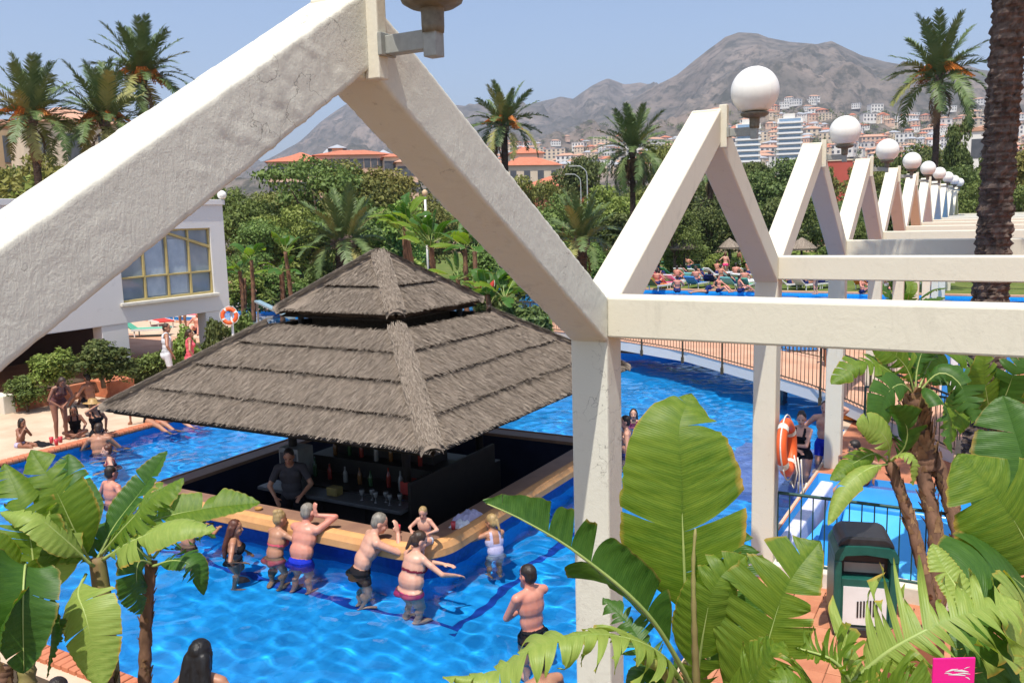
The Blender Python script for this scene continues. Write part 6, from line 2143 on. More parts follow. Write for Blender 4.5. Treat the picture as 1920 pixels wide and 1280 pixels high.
# ------------------------------------------------------------------ date palms
def frond_mesh(L, arch, seed, nl=46, lw=.048, ll=.44, mat=PALM_LEAF, vee=.5):
    """rachis along +x rising and arching over, leaflets in two ranks"""
    rs = random.Random(seed)
    V, F = [], []
    def pt(t):
        return Vector((L * (t - arch * .18 * t * t), 0, L * (arch * .35 * t - arch * .62 * t * t)))
    n = 14
    for i in range(n):
        a, b = pt(i / n), pt((i + 1) / n)
        w0, w1 = .025 * (1 - i / n) + .006, .025 * (1 - (i + 1) / n) + .006
        k = len(V)
        V += [a + Vector((0, -w0, 0)), a + Vector((0, w0, 0)), b + Vector((0, w1, 0)), b + Vector((0, -w1, 0)), ]
        F.append((k, k + 1, k + 2, k + 3))
    for i in range(nl):
        t = .12 + .88 * (i + rs.random() * .6) / nl
        p = pt(min(1, t))
        T = (pt(min(1, t + .02)) - pt(t - .02)).normalized()
        l = ll * L / 2.4 * (math.sin(math.pi * min(1, .18 + t * .75)) ** .7) * rs.uniform(.8, 1.15)
        for s in (-1, 1):
            d = (Vector((0, s, 0)) + T * rs.uniform(.75, 1.2) + Vector((0, 0, vee * rs.uniform(.3, 1.1)))).normalized()
            e = p + d * l + Vector((0, 0, -l * rs.uniform(.08, .3)))
            w = T * (lw * rs.uniform(.7, 1.2))
            m = p.lerp(e, .5) + Vector((0, 0, l * .05))
            k = len(V)
            V += [p - w * .5, p + w * .5, m + w * .6, m - w * .6, e]
            F += [(k, k + 1, k + 2, k + 3)]
            F += [(k + 3, k + 2, k + 4, k + 4)] if False else [(k + 3, k + 2, k + 4, k + 3)]
    quads = [f for f in F]
    me = bpy.data.meshes.new('frond')
    fs = [f if len(set(f)) == 4 else tuple(dict.fromkeys(f)) for f in quads]
    me.from_pydata([tuple(p) for p in V], [], fs)
    me.materials.append(mat)
    me.update()
    return me


FR = {}
for k_, m_ in (('g', PALM_LEAF), ('y', PALM_LEAF_Y), ('d', PALM_DEAD)):
    FR[k_] = [frond_mesh(2.4, a_, s_, mat=m_) for a_, s_ in ((.55, 1), (.9, 2), (1.3, 3), (.35, 4))]


def palm_trunk_mesh(h, r0, r1, seed, mat, flare=1.25, rough=.14, ring=.13, bend=(0, 0), seg=20):
    rs = random.Random(seed)
    n = int(h / (ring / 3))
    mb = MB()
    rows = []
    for i in range(n + 1):
        t = i / n
        r_ = r0 + (r1 - r0) * t
        if t < .06:
            r_ *= 1 + (flare - 1) * (1 - t / .06)
        ph = (t * h / ring) % 1
        r_ *= 1 + rough * (.5 - ph) * .6
        c = Vector((bend[0] * t * t, bend[1] * t * t, h * t))
        row = []
        for k in range(seg):
            a = 6.283 * k / seg
            jj = 1 + rough * .8 * mnoise.noise(Vector((math.cos(a) * 3 + seed, math.sin(a) * 3, t * h / ring * .9))) + rough * .4 * mnoise.noise(Vector((a * 9, t * h * 20, seed)))
            row.append(c + Vector((math.cos(a) * r_ * jj, math.sin(a) * r_ * jj, 0)))
        rows.append(row)
    vs = [p for r_ in rows for p in r_]
    fs = [(i * seg + k, i * seg + (k + 1) % seg, (i + 1) * seg + (k + 1) % seg, (i + 1) * seg + k) for i in range(n) for k in range(seg)]
    mb.add(vs, fs)
    return mb.mesh('trunk', mat, False)


DATE_ME = None


def date_cluster(seed):
    rs = random.Random(seed)
    mb = MB()
    for q in range(46):
        a = rs.uniform(-.7, .7)
        l = rs.uniform(.5, 1.0)
        e = Vector((l * .75 * math.cos(a), l * .5 * math.sin(a), .15 - l * .55))
        pts = [Vector((0, 0, 0)), Vector((e.x * .5, e.y * .4, .12)), e]
        mb.tube(pts, [.010, .008, .006], 3, caps=False)
        for w in range(6):
            t = .5 + .5 * w / 5
            p = pts[1].lerp(pts[2], (t - .5) * 2)
            mb.add([p + Vector((-.025, 0, 0)), p + Vector((.025, 0, 0)), p + Vector((0, .025, .02)), p + Vector((0, 0, -.035))], [(0, 1, 2), (0, 3, 1), (1, 3, 2), (2, 3, 0)])
    return mb.mesh('date_cluster', DATES)


DC = [date_cluster(3), date_cluster(8)]


def palm(label, loc, top, L, nf=40, r=(.2, .17), seed=1, dates=5, yellow=.15, dead=4, up_only=False, mat=None, group='date palms behind the pool', bend=(0, 0), low=-.5):
    rs = random.Random(seed)
    t = thing('palm_tree', label, 'palm tree', loc, group, absolute=False)
    h = top - loc[2]
    link('trunk', palm_trunk_mesh(h, r[0], r[1], seed, mat or PALM_BARK, bend=bend), t)
    hd_ = Vector((bend[0], bend[1], h))
    mb = MB(); mb.lathe([(r[1] * .9, -.35), (r[1] * 1.6, -.1), (r[1] * 1.5, .15), (r[1] * .6, .4)], 12, c=tuple(hd_)); link('crown_shaft', mb.mesh('crown_shaft', PALM_BARK_L), t)
    ga = 2.39996
    for i in range(nf):
        u = i / nf
        el = 1.42 - (1.42 - low) * u ** 1.15 + rs.uniform(-.1, .1)
        az = i * ga + rs.uniform(-.2, .2)
        kind = 'y' if (u > .8 and rs.random() < .3) or rs.random() < yellow * .4 else 'g'
        v = 3 if u < .25 else (0 if u < .45 else (1 if u < .75 else 2))
        o = link('frond', FR[kind][v], t, hd_ + Vector((math.cos(az) * r[1] * .7, math.sin(az) * r[1] * .7, .1 - u * .25)))
        o.rotation_euler = (rs.uniform(-.3, .3), -el, az)
        o.scale = (L / 2.4 * rs.uniform(.85, 1.1),) * 3
    for i in range(dead):
        az = rs.uniform(0, 6.28)
        o = link('dry_frond', FR['d'][1], t, hd_ + Vector((0, 0, -.25)))
        o.rotation_euler = (rs.uniform(-.4, .4), rs.uniform(.9, 1.3), az)
        o.scale = (L / 2.4 * rs.uniform(.5, .75),) * 3
    for i in range(dates):
        az = i * 6.283 / max(1, dates) + rs.uniform(-.4, .4) - 1.2
        o = link('date_cluster', DC[i % 2], t, hd_ + Vector((math.cos(az) * r[1], math.sin(az) * r[1], .38)))
        o.rotation_euler = (0, rs.uniform(-.5, .0), az)
        o.scale = (L / 2.4 * rs.uniform(.9, 1.35),) * 3
    return t


def gp(px, py, d):
    p = at(px, py, d)
    return (p.x, p.y, .1), p.z


for args in (
        dict(label='leftmost date palm with orange fruit clusters above the ochre house', p=(60, 225, 44), L=3.3, seed=3, dates=5),
        dict(label='middle date palm of the three on the left, half hidden by the rafter', p=(196, 232, 46), L=3.4, seed=5, dates=5),
        dict(label='tallest date palm on the left with a big crown of orange dates', p=(268, 150, 52), L=3.9, seed=7, dates=7),
        dict(label='date palm standing before the mountain between the two rafter legs', p=(945, 240, 46), L=2.5, seed=9, dates=5),
        dict(label='shaggy grey green palm with drooping dry fronds left of the second zigzag peak', p=(1186, 285, 56), L=3.2, seed=11, dates=0, dead=16, low=-1.0),
        dict(label='tall slender date palm against the mountain at the right', p=(1760, 150, 40), L=3.0, seed=13, dates=5, r=(.17, .13)),
        dict(label='low stout palm with yellow lower fronds above the thatched roof', p=(645, 455, 41), L=2.6, seed=15, dates=0, r=(.38, .42), yellow=.6),
        dict(label='low feathery green palm in the notch of the zigzag left of the near beam', p=(1090, 455, 34), L=2.0, seed=17, dates=0, r=(.2, .22), low=-.1)):
    p = args.pop('p')
    lb = args.pop('label')
    loc, top = gp(*p)
    palm(lb, loc, top, **args)
# thick dark trunk through the pergola at the right
pt = thing('palm_tree', 'thick dark scaly palm trunk rising through the pergola at the right', 'palm tree', (-0.13, 14.2, .1), absolute=False)
link('trunk', palm_trunk_mesh(9.0, .25, .165, 21, PALM_BARK_L, rough=.30, ring=.10, bend=(.12, -1.5), seg=40), pt)
hb = MB()
rs = random.Random(77)
for q in range(620):
    t = rs.random()
    a = rs.uniform(0, 6.28)
    r_ = (.25 - .085 * t) * 1.02
    c = Vector((.12 * t * t + math.cos(a) * r_, -1.5 * t * t + math.sin(a) * r_, 9.0 * t))
    o_ = Vector((math.cos(a), math.sin(a), 0))
    s_ = Vector((-math.sin(a), math.cos(a), 0))
    w = rs.uniform(.03, .075)
    hb.add([c - s_ * w - o_ * .02, c + s_ * w - o_ * .02, c + s_ * w * .6 + o_ * rs.uniform(.012, .035) + Vector((0, 0, rs.uniform(.02, .05))), c - s_ * w * .6 + o_ * rs.uniform(.012, .035) + Vector((0, 0, rs.uniform(.02, .05)))], [(0, 1, 2, 3)])
ho = link('leaf_scar', hb.mesh('leaf_scar', PALM_BARK_L), pt)
ho['kind'] = 'stuff'
for i in range(22):
    u = i / 22
    o = link('frond', FR['g'][i % 3], pt, (.12, -1.5, 9.0))
    o.rotation_euler = (rng.uniform(-.3, .3), -(1.3 - 1.6 * u), i * 2.4)
    o.scale = (.82,) * 3
# thin trunk seen through the second zigzag opening
loc, top = gp(1332, 330, 62)
palm('thin trunked palm seen through the second zigzag opening', loc, top, 1.8, nf=20, r=(.22, .18), seed=23, dates=0, group='palms in the garden')

# ------------------------------------------------------------------ banana clumps in the middle distance
for i, (px, py, d, n, L, tall, where) in enumerate((
        (820, 560, 33, 9, 1.9, 4.9, 'behind the right slope of the upper thatch, tallest of the clump'), (768, 545, 35, 8, 1.7, 4.9, 'behind the right slope of the thatch peak, left one of the clump'), (872, 560, 31, 8, 1.6, 3.4, 'by the red lifebuoy at the end of the clump'),
        (935, 600, 27, 8, 1.3, 2.3, 'dark, between the thatch and the rafter foot'), (520, 560, 37, 8, 1.4, 3.3, 'left of the thatched peak, red stemmed'), (470, 545, 38, 7, 1.3, 3.0, 'at the hedge by the white building'),
        (1690, 560, 24, 6, 1.3, 1.9, 'behind the columns under the second beam'))):
    b = at(px, py, z=.12) if py > 500 else at(px, py, d)
    b = at(px, py, d); b.z = .1
    t = plant(f'leafy banana clump {where}', b, 'banana_clump', 'banana clumps in the middle distance')
    for s in range(3):
        c = b + Vector((rng.uniform(-.5, .5), rng.uniform(-.4, .4), 0))
        hd_ = c + Vector((rng.uniform(-.2, .2), rng.uniform(-.2, .2), tall * rng.uniform(.62, .95)))
        stalk(t, [c, c.lerp(hd_, .5) + Vector((.05, 0, 0)), hd_], .11, .08, STEM_BROWN, name='trunk', husks=12, seed=i * 3 + s, seg=7)
        fan_crown(t, hd_, n - 2, L, .55, i * 10 + s + 300, [LEAF_B, LEAF_A, LEAF_B], tear=.4)

# ------------------------------------------------------------------ planters, shrubs and hedge on the left terrace
PLW = simple('planter_side', (0.52, 0.22, 0.12), (0.42, 0.16, 0.085), 3, 0.8, 0.2, .2, 20)
pl = thing('planter', 'long terracotta planter box with a white end block on the left terrace', 'planter', (-20.6, 12.4, .11))
mb = MB(); mb.box(-21.0, -20.15, 11.6, 13.7, .10, .50); mb.build('box', PLW, pl, bevel=.02)
mb = MB(); mb.box(-20.98, -20.17, 11.3, 11.59, .10, .55); mb.build('end_block', KERB, pl, bevel=.02)
mb = MB(); mb.box(-20.9, -20.25, 11.7, 13.6, .501, .53); mb.build('soil', SOIL, pl)
pt_ = thing('planter', 'square red terracotta pot by the seated dark haired person', 'planter', (-19.8, 13.9, .12))
mb = MB(); mb.prism([(-.36, 0), (.36, 0), (.42, .42), (-.42, .42)], 'y', -.36, .36); o = mb.build('pot', BRICK, pt_, bevel=.02); o.matrix_parent_inverse = Matrix.Identity(4)


def shrub(label, px, py, ty, d, w, fol, name='shrub', variant=0):
    b = at(px, py, d)
    h = max(.3, at(px, ty, d).z - b.z)
    return tree(label, b, h * 1.08, w / h * .95, 'bush', fol, variant, 5200, .034, 'shrubs on the left terrace', name, cat='shrub')


shrub('bright leafy shrub in the middle of the planter', 105, 735, 655, 20.6, 1.25, 3)
shrub('darkest and largest shrub, at the right end of the planter by the pillar', 195, 725, 637, 21.0, 1.7, 2, variant=1)
shrub('low dull shrub at the left end of the planter', 52, 770, 705, 20.4, .95, 1, variant=2)
hg = thing('hedge', 'clipped green hedge behind the couple on the left terrace', 'hedge', (-20.6, 16, .1))
bl = [(-20.75 + rng.uniform(-.12, .12), y_, .45 + rng.uniform(-.05, .08), .34, .30, .36) for y_ in np.arange(14.2, 20.6, .3)]
V_, F_ = crown_arrays(bl, 9000, .05, 14)
link('foliage', np_mesh('foliage', V_, F_, FOL[1]), hg)
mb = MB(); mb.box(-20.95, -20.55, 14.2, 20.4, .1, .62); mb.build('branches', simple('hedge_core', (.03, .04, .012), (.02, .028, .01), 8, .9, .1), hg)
hg2 = thing('hedge', 'low dark clipped hedge right of the white building', 'hedge', (-36, 36, .1))
a_, b_ = at(432, 540, 40), at(700, 540, 44)
bl = []
for i in range(26):
    p = a_.lerp(b_, i / 25)
    bl.append((p.x, p.y, .8, .6, .6, .55))
V_, F_ = crown_arrays(bl, 9000, .09, 15)
link('foliage', np_mesh('foliage', V_, F_, FOL[2]), hg2)
for i, (px, py, d, ty, w, fol, lb) in enumerate(((455, 622, 25.0, 588, 1.2, 1, 'round shrub beside the lifebuoy post'), (345, 640, 23.5, 612, .9, 3, 'small bright shrub under the white building'), (405, 632, 24.5, 600, .8, 2, 'dark shrub at the foot of the second pillar'),
                                               (980, 610, 26.0, 562, 1.6, 2, 'dark shrub between the thatch and the railing'), (1010, 612, 27.0, 578, 1.2, 1, 'leafy shrub at the end of the footbridge railing'), (915, 590, 28.0, 552, 1.5, 1, 'shrub beside the red lifebuoy behind the thatch'))):
    b = at(px, py, d); b.z = .11
    h = max(.4, at(px, ty, d).z - .1)
    tree(lb, b, h * 1.05, min(1.5, w / h), 'bush', fol, i % 3, 3600, .05, 'shrubs round the terraces', 'shrub', cat='shrub')

# ------------------------------------------------------------------ town on the slope and the houses beyond the trees
def house(name, label, loc, w, d, h, wall, roofm, rz, group=None, flat=False, floors=2, bays=3, cat='house', wins=True):
    t = thing(name, label, cat, loc, group, rz, absolute=False)
    mb = MB(); mb.box(-w / 2, w / 2, -d / 2, d / 2, -2.5, h); mb.build('wall', wall, t)
    mb = MB()
    if flat:
        mb.box(-w / 2 - .2, w / 2 + .2, -d / 2 - .2, d / 2 + .2, h + .002, h + .5)
    else:
        o_ = .5
        r_ = min(w, d) * .24
        vs = [(-w / 2 - o_, -d / 2 - o_, h), (w / 2 + o_, -d / 2 - o_, h), (w / 2 + o_, d / 2 + o_, h), (-w / 2 - o_, d / 2 + o_, h)]
        if w > d:
            k = (w - d) / 2
            vs += [(-k, 0, h + r_), (k, 0, h + r_)]
            fs = [(0, 1, 5, 4), (1, 2, 5), (2, 3, 4, 5), (3, 0, 4), (3, 2, 1, 0)]
        else:
            k = (d - w) / 2
            vs += [(0, -k, h + r_), (0, k, h + r_)]
            fs = [(0, 1, 4), (1, 2, 5, 4), (2, 3, 5), (3, 0, 4, 5), (3, 2, 1, 0)]
        mb.add(vs, fs)
    mb.build('roof', roofm, t)
    if wins:
        fh = h / floors
        wb = MB()
        wb.box(-.5, .5, -.06, .06, -.65, .65)
        me = wb.mesh('window', H_WIN)
        for f in range(floors):
            for b in range(bays):
                x = -w / 2 + w * (b + .5) / bays
                link('window', me, t, (x, -d / 2, fh * (f + .5)), None, (w / bays * .45, 1, fh * .42))
            link('window', me, t, (w / 2, 0, fh * (f + .5)), (0, 0, R(90)), (d * .3, 1, fh * .42))
    return t


protos = []
for i, (w, d, h, wl, rf, flat, fl, by_) in enumerate(((13, 10, 6.5, 0, ROOF_ORANGE, False, 2, 3), (18, 10, 8, 1, ROOF_ORANGE, False, 2, 4), (11, 10, 6, 2, ROOF_RED, False, 2, 3), (22, 12, 9, 0, GREY_ROOF, True, 3, 5), (15, 11, 8, 1, GREY_ROOF, True, 2, 4), (26, 11, 7, 2, ROOF_ORANGE, False, 2, 6))):
    protos.append((w, d, h, wl, rf, flat, fl, by_))
TOWNLAB = ['cream house with an orange hipped roof in the hillside town', 'long white house with an orange roof in the hillside town', 'small peach house with a red roof in the hillside town', 'cream flat roofed block in the hillside town', 'white flat roofed house in the hillside town', 'peach terrace row with an orange roof in the hillside town']
made = {}
rs_ = np.random.RandomState(21)
cnt = 0
spots = []
# dense right-hand town, thin upper fringe, hazier town in the centre
for q in range(1400):
    zone_ = rs_.rand()
    if zone_ < .62:
        px, py = rs_.uniform(1290, 2050), 222 + 96 * rs_.beta(1.9, 1.0)
    elif zone_ < .9:
        px, py = rs_.uniform(930, 1300), 270 + 62 * rs_.beta(1.3, 1.0)
    else:
        px, py = rs_.uniform(1350, 2050), rs_.uniform(188, 232)
    # ray march to the slope
    v = (CF + CR * ((px - 960) / FPX) - CU * ((py - 640) / FPX))
    v = v / math.hypot(v.x, v.y)
    hit = None
    for r_ in range(230, 2000, 12):
        if hillA(v.x * r_, v.y * r_) > EYE.z + v.z * r_:
            hit = r_
            break
    if hit is None or hit > 1700:
        continue
    p = (v.x * hit, v.y * hit)
    if any((p[0] - s[0]) ** 2 + (p[1] - s[1]) ** 2 < (16 + hit * .010) ** 2 for s in spots):
        continue
    spots.append(p)
    if len(spots) >= 290:
        break
for i, p in enumerate(spots):
    k = int(rs_.choice(6, p=[.17, .22, .10, .17, .25, .09]))
    face = math.atan2(p[0], p[1]) * -1 + rs_.uniform(-.7, .7)
    z = hillA(p[0], p[1])
    far = math.hypot(*p)
    sc = rs_.uniform(.75, 1.15)
    if k not in made:
        w, d, h, wl, rf, flat, fl, by_ = protos[k]
        made[k] = house('house', TOWNLAB[k], (p[0], p[1], z), w, d, h, H_WALL[wl], rf, face, 'houses of the hillside town', flat, fl, by_)
        made[k].scale = (sc,) * 3
    else:
        copy_tree(made[k], (p[0], p[1], z), face, sc)


# the rest of the town, too small and too many to pick apart: one mass of walls and roofs
tm = MB()
for q in range(520):
    px, py = rs_.uniform(900, 2100), 226 + 108 * rs_.beta(1.5, 1.1)
    if px < 1330 and py < 272:
        continue
    v = (CF + CR * ((px - 960) / FPX) - CU * ((py - 640) / FPX))
    v = v / math.hypot(v.x, v.y)
    hit = next((r_ for r_ in range(240, 1700, 20) if hillA(v.x * r_, v.y * r_) > EYE.z + v.z * r_), None)
    if hit is None or any((v.x * hit - s_[0]) ** 2 + (v.y * hit - s_[1]) ** 2 < 100 for s_ in spots):
        continue
    x, y = v.x * hit, v.y * hit
    z = hillA(x, y)
    w, d, h = rs_.uniform(6, 14), rs_.uniform(6, 10), rs_.uniform(4, 8)
    M = Matrix.Translation((x, y, z)) @ Matrix.Rotation(math.atan2(x, y) * -1 + rs_.uniform(-.6, .6), 4, 'Z')
    k = int(rs_.choice(3, p=[.4, .3, .3]))
    tm.box(-w / 2, w / 2, -d / 2, d / 2, -3, h, k, M)
    rf = 3 + int(rs_.choice(3, p=[.5, .3, .2]))
    tm.add([M @ Vector(p) for p in ((-w / 2 - .4, -d / 2 - .4, h + .05), (w / 2 + .4, -d / 2 - .4, h + .05), (w / 2 + .4, d / 2 + .4, h + .05), (-w / 2 - .4, d / 2 + .4, h + .05), (-w * .2, 0, h + 2), (w * .2, 0, h + 2))], [(0, 1, 5, 4), (1, 2, 5), (2, 3, 4, 5), (3, 0, 4)], rf)
    for b in range(3):
        x0 = -w / 2 + w * (b + .3) / 3
        for zz in (h * .2, h * .62):
            tm.add([M @ Vector(p) for p in ((x0, -d / 2 - .05, zz), (x0 + w * .13, -d / 2 - .05, zz), (x0 + w * .13, -d / 2 - .05, zz + h * .22), (x0, -d / 2 - .05, zz + h * .22))], [(0, 1, 2, 3)], 6)
tw = tm.build('town', H_WALL + [ROOF_ORANGE, ROOF_RED, GREY_ROOF, H_WIN], fix=False)
tag(tw, 'dense far part of the hillside town, too small to pick houses apart', 'town', kind='stuff')


def far_spot(px, py, d):
    p = at(px, py, d)
    return p


tb = []
for q in range(900):
    px, py = rs_.uniform(900, 2100), 214 + 118 * rs_.rand()
    v = (CF + CR * ((px - 960) / FPX) - CU * ((py - 640) / FPX))
    v = v / math.hypot(v.x, v.y)
    hit = next((r_ for r_ in range(240, 1700, 20) if hillA(v.x * r_, v.y * r_) > EYE.z + v.z * r_), None)
    if hit:
        r_ = rs_.uniform(2.5, 5.5)
        tb.append((v.x * hit, v.y * hit, hillA(v.x * hit, v.y * hit) + r_ * .6, r_, r_, r_ * .9))
V_, F_ = crown_arrays(tb, 26000, .9, 44)
tag(link('town_trees', np_mesh('town_trees', V_, F_, FOL[2])), 'dark trees scattered between the houses of the hillside town', 'trees', kind='stuff')
# white apartment blocks with balconies
for i, (px, py, d, w, fl, lb) in enumerate(((1402, 296, 420, 11.5, 7, 'left one of the two white apartment blocks with stacked balconies'), (1480, 292, 440, 12, 8, 'right and taller of the two white apartment blocks with stacked balconies'))):
    p = far_spot(px, py, d)
    t = thing('apartment_block', lb, 'apartment block', (p.x, p.y, p.z - 6), None, math.atan2(p.x, p.y) * -1, absolute=False)
    H = fl * 2.6 + 4
    mb = MB(); mb.box(-w / 2, w / 2, 0, 10, -8, H); mb.build('wall', H_WALL[1], t)
    mb = MB(); mb.box(-w * .25, w * .2, 1, 8, H + .01, H + 2.2); mb.build('roof_hut', H_WALL[1], t)
    for f in range(fl):
        z = 4 + f * 2.6
        mb = MB(); mb.box(-w / 2 - .3, w / 2 + .3, -1.6, -.01, z - .15, z + .75); mb.build('balcony', WHITE, t)
        mb = MB(); mb.box(-w / 2 + .8, w / 2 - .8, -.12, -.02, z + .85, z + 2.2); mb.build('window', simple(f'block_window_{i}_{f}', (.16, .25, .36), (.22, .31, .42), 1, .25, .5), t)
# hotel with red roofs behind the trees
hp = at(640, 300, 150)
hot = thing('hotel', 'long pale hotel with red tiled roofs and grey roof pavilions behind the trees', 'hotel', (hp.x, hp.y, 0.1), None, math.atan2(hp.x, hp.y) * -1, absolute=False)
sc_ = 150 / FPX


def hx(px):
    return (px - 640) * sc_


def hz(py, px=640):
    return at(px, py, 150).z - .1


def hblock(x0, x1, ytop, y0, y1, wallm, roof=None, rh=1.6, win=0, over=.5):
    a, b = hx(x0), hx(x1)
    z = hz(ytop, (x0 + x1) / 2)
    mb = MB(); mb.box(a, b, y0, y1, -1, z); wo = mb.build('wing', wallm, hot)
    if roof is not None:
        mb = MB()
        w, d = b - a, y1 - y0
        k = min(w, d) * .45
        cx, cy = (a + b) / 2, (y0 + y1) / 2
        mb.add([(a - over, y0 - over, z), (b + over, y0 - over, z), (b + over, y1 + over, z), (a - over, y1 + over, z), (a + k, cy, z + rh), (b - k, cy, z + rh)], [(0, 1, 5, 4), (1, 2, 5), (2, 3, 4, 5), (3, 0, 4), (3, 2, 1, 0)])
        mb.build('roof', roof, wo)
    for i in range(win):
        x = a + (b - a) * (i + .5) / win
        for zz in (z - 1.5, z - 4.2, z - 6.9):
            mb = MB(); mb.box(x - .55, x + .55, y0 - .08, y0 + .05, zz - .8, zz + .8); mb.build('window', H_WIN, wo)


hblock(508, 610, 306, -3, 6, H_WALL[2], ROOF_RED, 1.4, 8)
hblock(535, 590, 293, 6.5, 14, H_WALL[2], ROOF_RED, 1.3, 4)
hblock(590, 735, 287, 4, 14, H_WALL[2], ROOF_RED, 1.2, 11)
hblock(604, 622, 280, 15, 20, H_WALL[0], GREY_ROOF, 1.4, 0)
hblock(622, 644, 266, 14.5, 20, H_WALL[0], GREY_ROOF, .9, 2, .8)
hblock(644, 678, 278, 15, 20, H_WALL[0], GREY_ROOF, 1.1, 0)
hblock(690, 712, 276, 15, 20, H_WALL[0], GREY_ROOF, .8, 0, .6)
hblock(714, 736, 282, 10, 16, H_WALL[0], GREY_ROOF, 1.2, 0, .6)
hblock(718, 752, 296, -4, 3.9, H_WALL[0], ROOF_RED, .8, 3)
hblock(738, 775, 308, -8, -4.1, H_WALL[2], ROOF_ORANGE, .9, 3)
# ochre house on the left, pink gable, red wall, and one white house by the dark trunk
p = at(60, 262, 95)
house('house', 'ochre house with a flat parapet behind the palms at the left', (p.x - 4, p.y, .1), 26, 10, p.z + 1.3, simple('ochre_wall', (.42, .30, .18), (.36, .25, .15), .5, .85, .2), ROOF_ORANGE, math.atan2(p.x, p.y) * -1, None, True, 3, 9)
p = at(120, 250, 90)
house('house', 'cream house with a lattice window right of the ochre house', (p.x, p.y, .1), 9, 8, p.z + .6, H_WALL[0], ROOF_ORANGE, math.atan2(p.x, p.y) * -1 + .2, None, False, 3, 3)
p = at(1040, 335, 105)
house('house', 'house with a pink red gable roof below the centre town', (p.x, p.y, .1), 6, 9, p.z - 1.2, ROOF_RED, ROOF_RED, math.atan2(p.x, p.y) * -1 + .5, None, False, 2, 2, wins=False)
p = at(990, 318, 200)
house('house', 'cream villa with layered red roofs right of the centre palm trunk', (p.x, p.y, .1), 13, 9, p.z + .6, H_WALL[0], ROOF_RED, math.atan2(p.x, p.y) * -1 + .3, None, False, 3, 4)
p = at(985, 300, 210)
house('house', 'upper storey villa with a red roof just behind the layered villa', (p.x, p.y, .1), 8, 8, p.z + 1.2, H_WALL[0], ROOF_RED, math.atan2(p.x, p.y) * -1 + .1, None, False, 3, 3)
p = at(1578, 318, 110)
t = thing('red_building', 'brick red blank wall with a slanted roof edge between the globes', 'building', (p.x, p.y, .1), None, math.atan2(p.x, p.y) * -1, absolute=False)
zt_ = at(1570, 302, 110).z - .1
mb = MB(); mb.prism([(-2.6, -.5), (1.9, -.5), (1.9, zt_ - 2.2), (1.2, zt_), (-2.6, zt_)], 'y', 0, 8); mb.build('wall', RED_WALL, t)
mb = MB(); mb.box(-2.7, 1.3, -.1, 8.1, zt_ + .01, zt_ + .18); mb.build('coping_cap', H_WALL[0], t)
mb = MB(); mb.box(-9.0, -6.2, .5, 7, -.5, zt_ - 1.6); mb.build('low_wing', RED_WALL, t)
p = at(1838, 258, 120)
house('house', 'white house with one dark window left of the dark trunk', (p.x, p.y, .1), 4.6, 6, p.z + .6, H_WALL[1], ROOF_ORANGE, math.atan2(p.x, p.y) * -1, None, True, 3, 1)
# street lamps
for i, (px, ty, d, lb) in enumerate(((1102, 313, 70, 'right and taller of the two grey street lamps among the trees'), (1090, 328, 82, 'left and smaller of the two grey street lamps among the trees'))):
    b = at(px, 420, d)
    top = at(px, ty, d).z
    t = thing('street_lamp', lb, 'street lamp', (b.x, b.y, .1), None, absolute=False)
    hh = top - .1
    e = CR * -1
    pts = [Vector((0, 0, 0)), Vector((0, 0, hh * .85)), Vector((0, 0, hh * .95)) + e * .12, Vector((0, 0, hh)) + e * .5, Vector((0, 0, hh + .02)) + e * 1.0]
    pts, _ = spline(pts, 20)
    mb = MB(); mb.tube(pts, [.075 - .035 * k / 20 for k in range(21)], 8); o = mb.build('pole', simple(f'lamp_pole_{i}', (.42, .43, .43), (.36, .37, .37), 4, .5, .4), t, smooth=True)
    mb = MB(); mb.box(-.32, .32, -.11, .11, -.06, .07, M=Matrix.Translation(pts[-1] + e * .15) @ Matrix.Rotation(math.atan2(e.y, e.x), 4, 'Z')); mb.build('lamp_head', LAMP_GREY, t, bevel=.02)
# lamp post seen above the banana clump
p = at(797, 372, 40)
t = thing('post', 'thin white post above the banana clump under the rafter', 'post', (p.x, p.y, .1), absolute=False)
mb = MB(); mb.tube([(0, 0, 0), (0, 0, p.z)], .05, 8); mb.build('pole', WHITE, t, smooth=True)
mb = MB(); mb.lathe([(.05, 0), (.12, .05), (.14, .2), (.05, .3)], 12, c=(0, 0, p.z)); mb.build('lamp', simple('warm_lamp', (.6, .42, .25)), t, smooth=True)

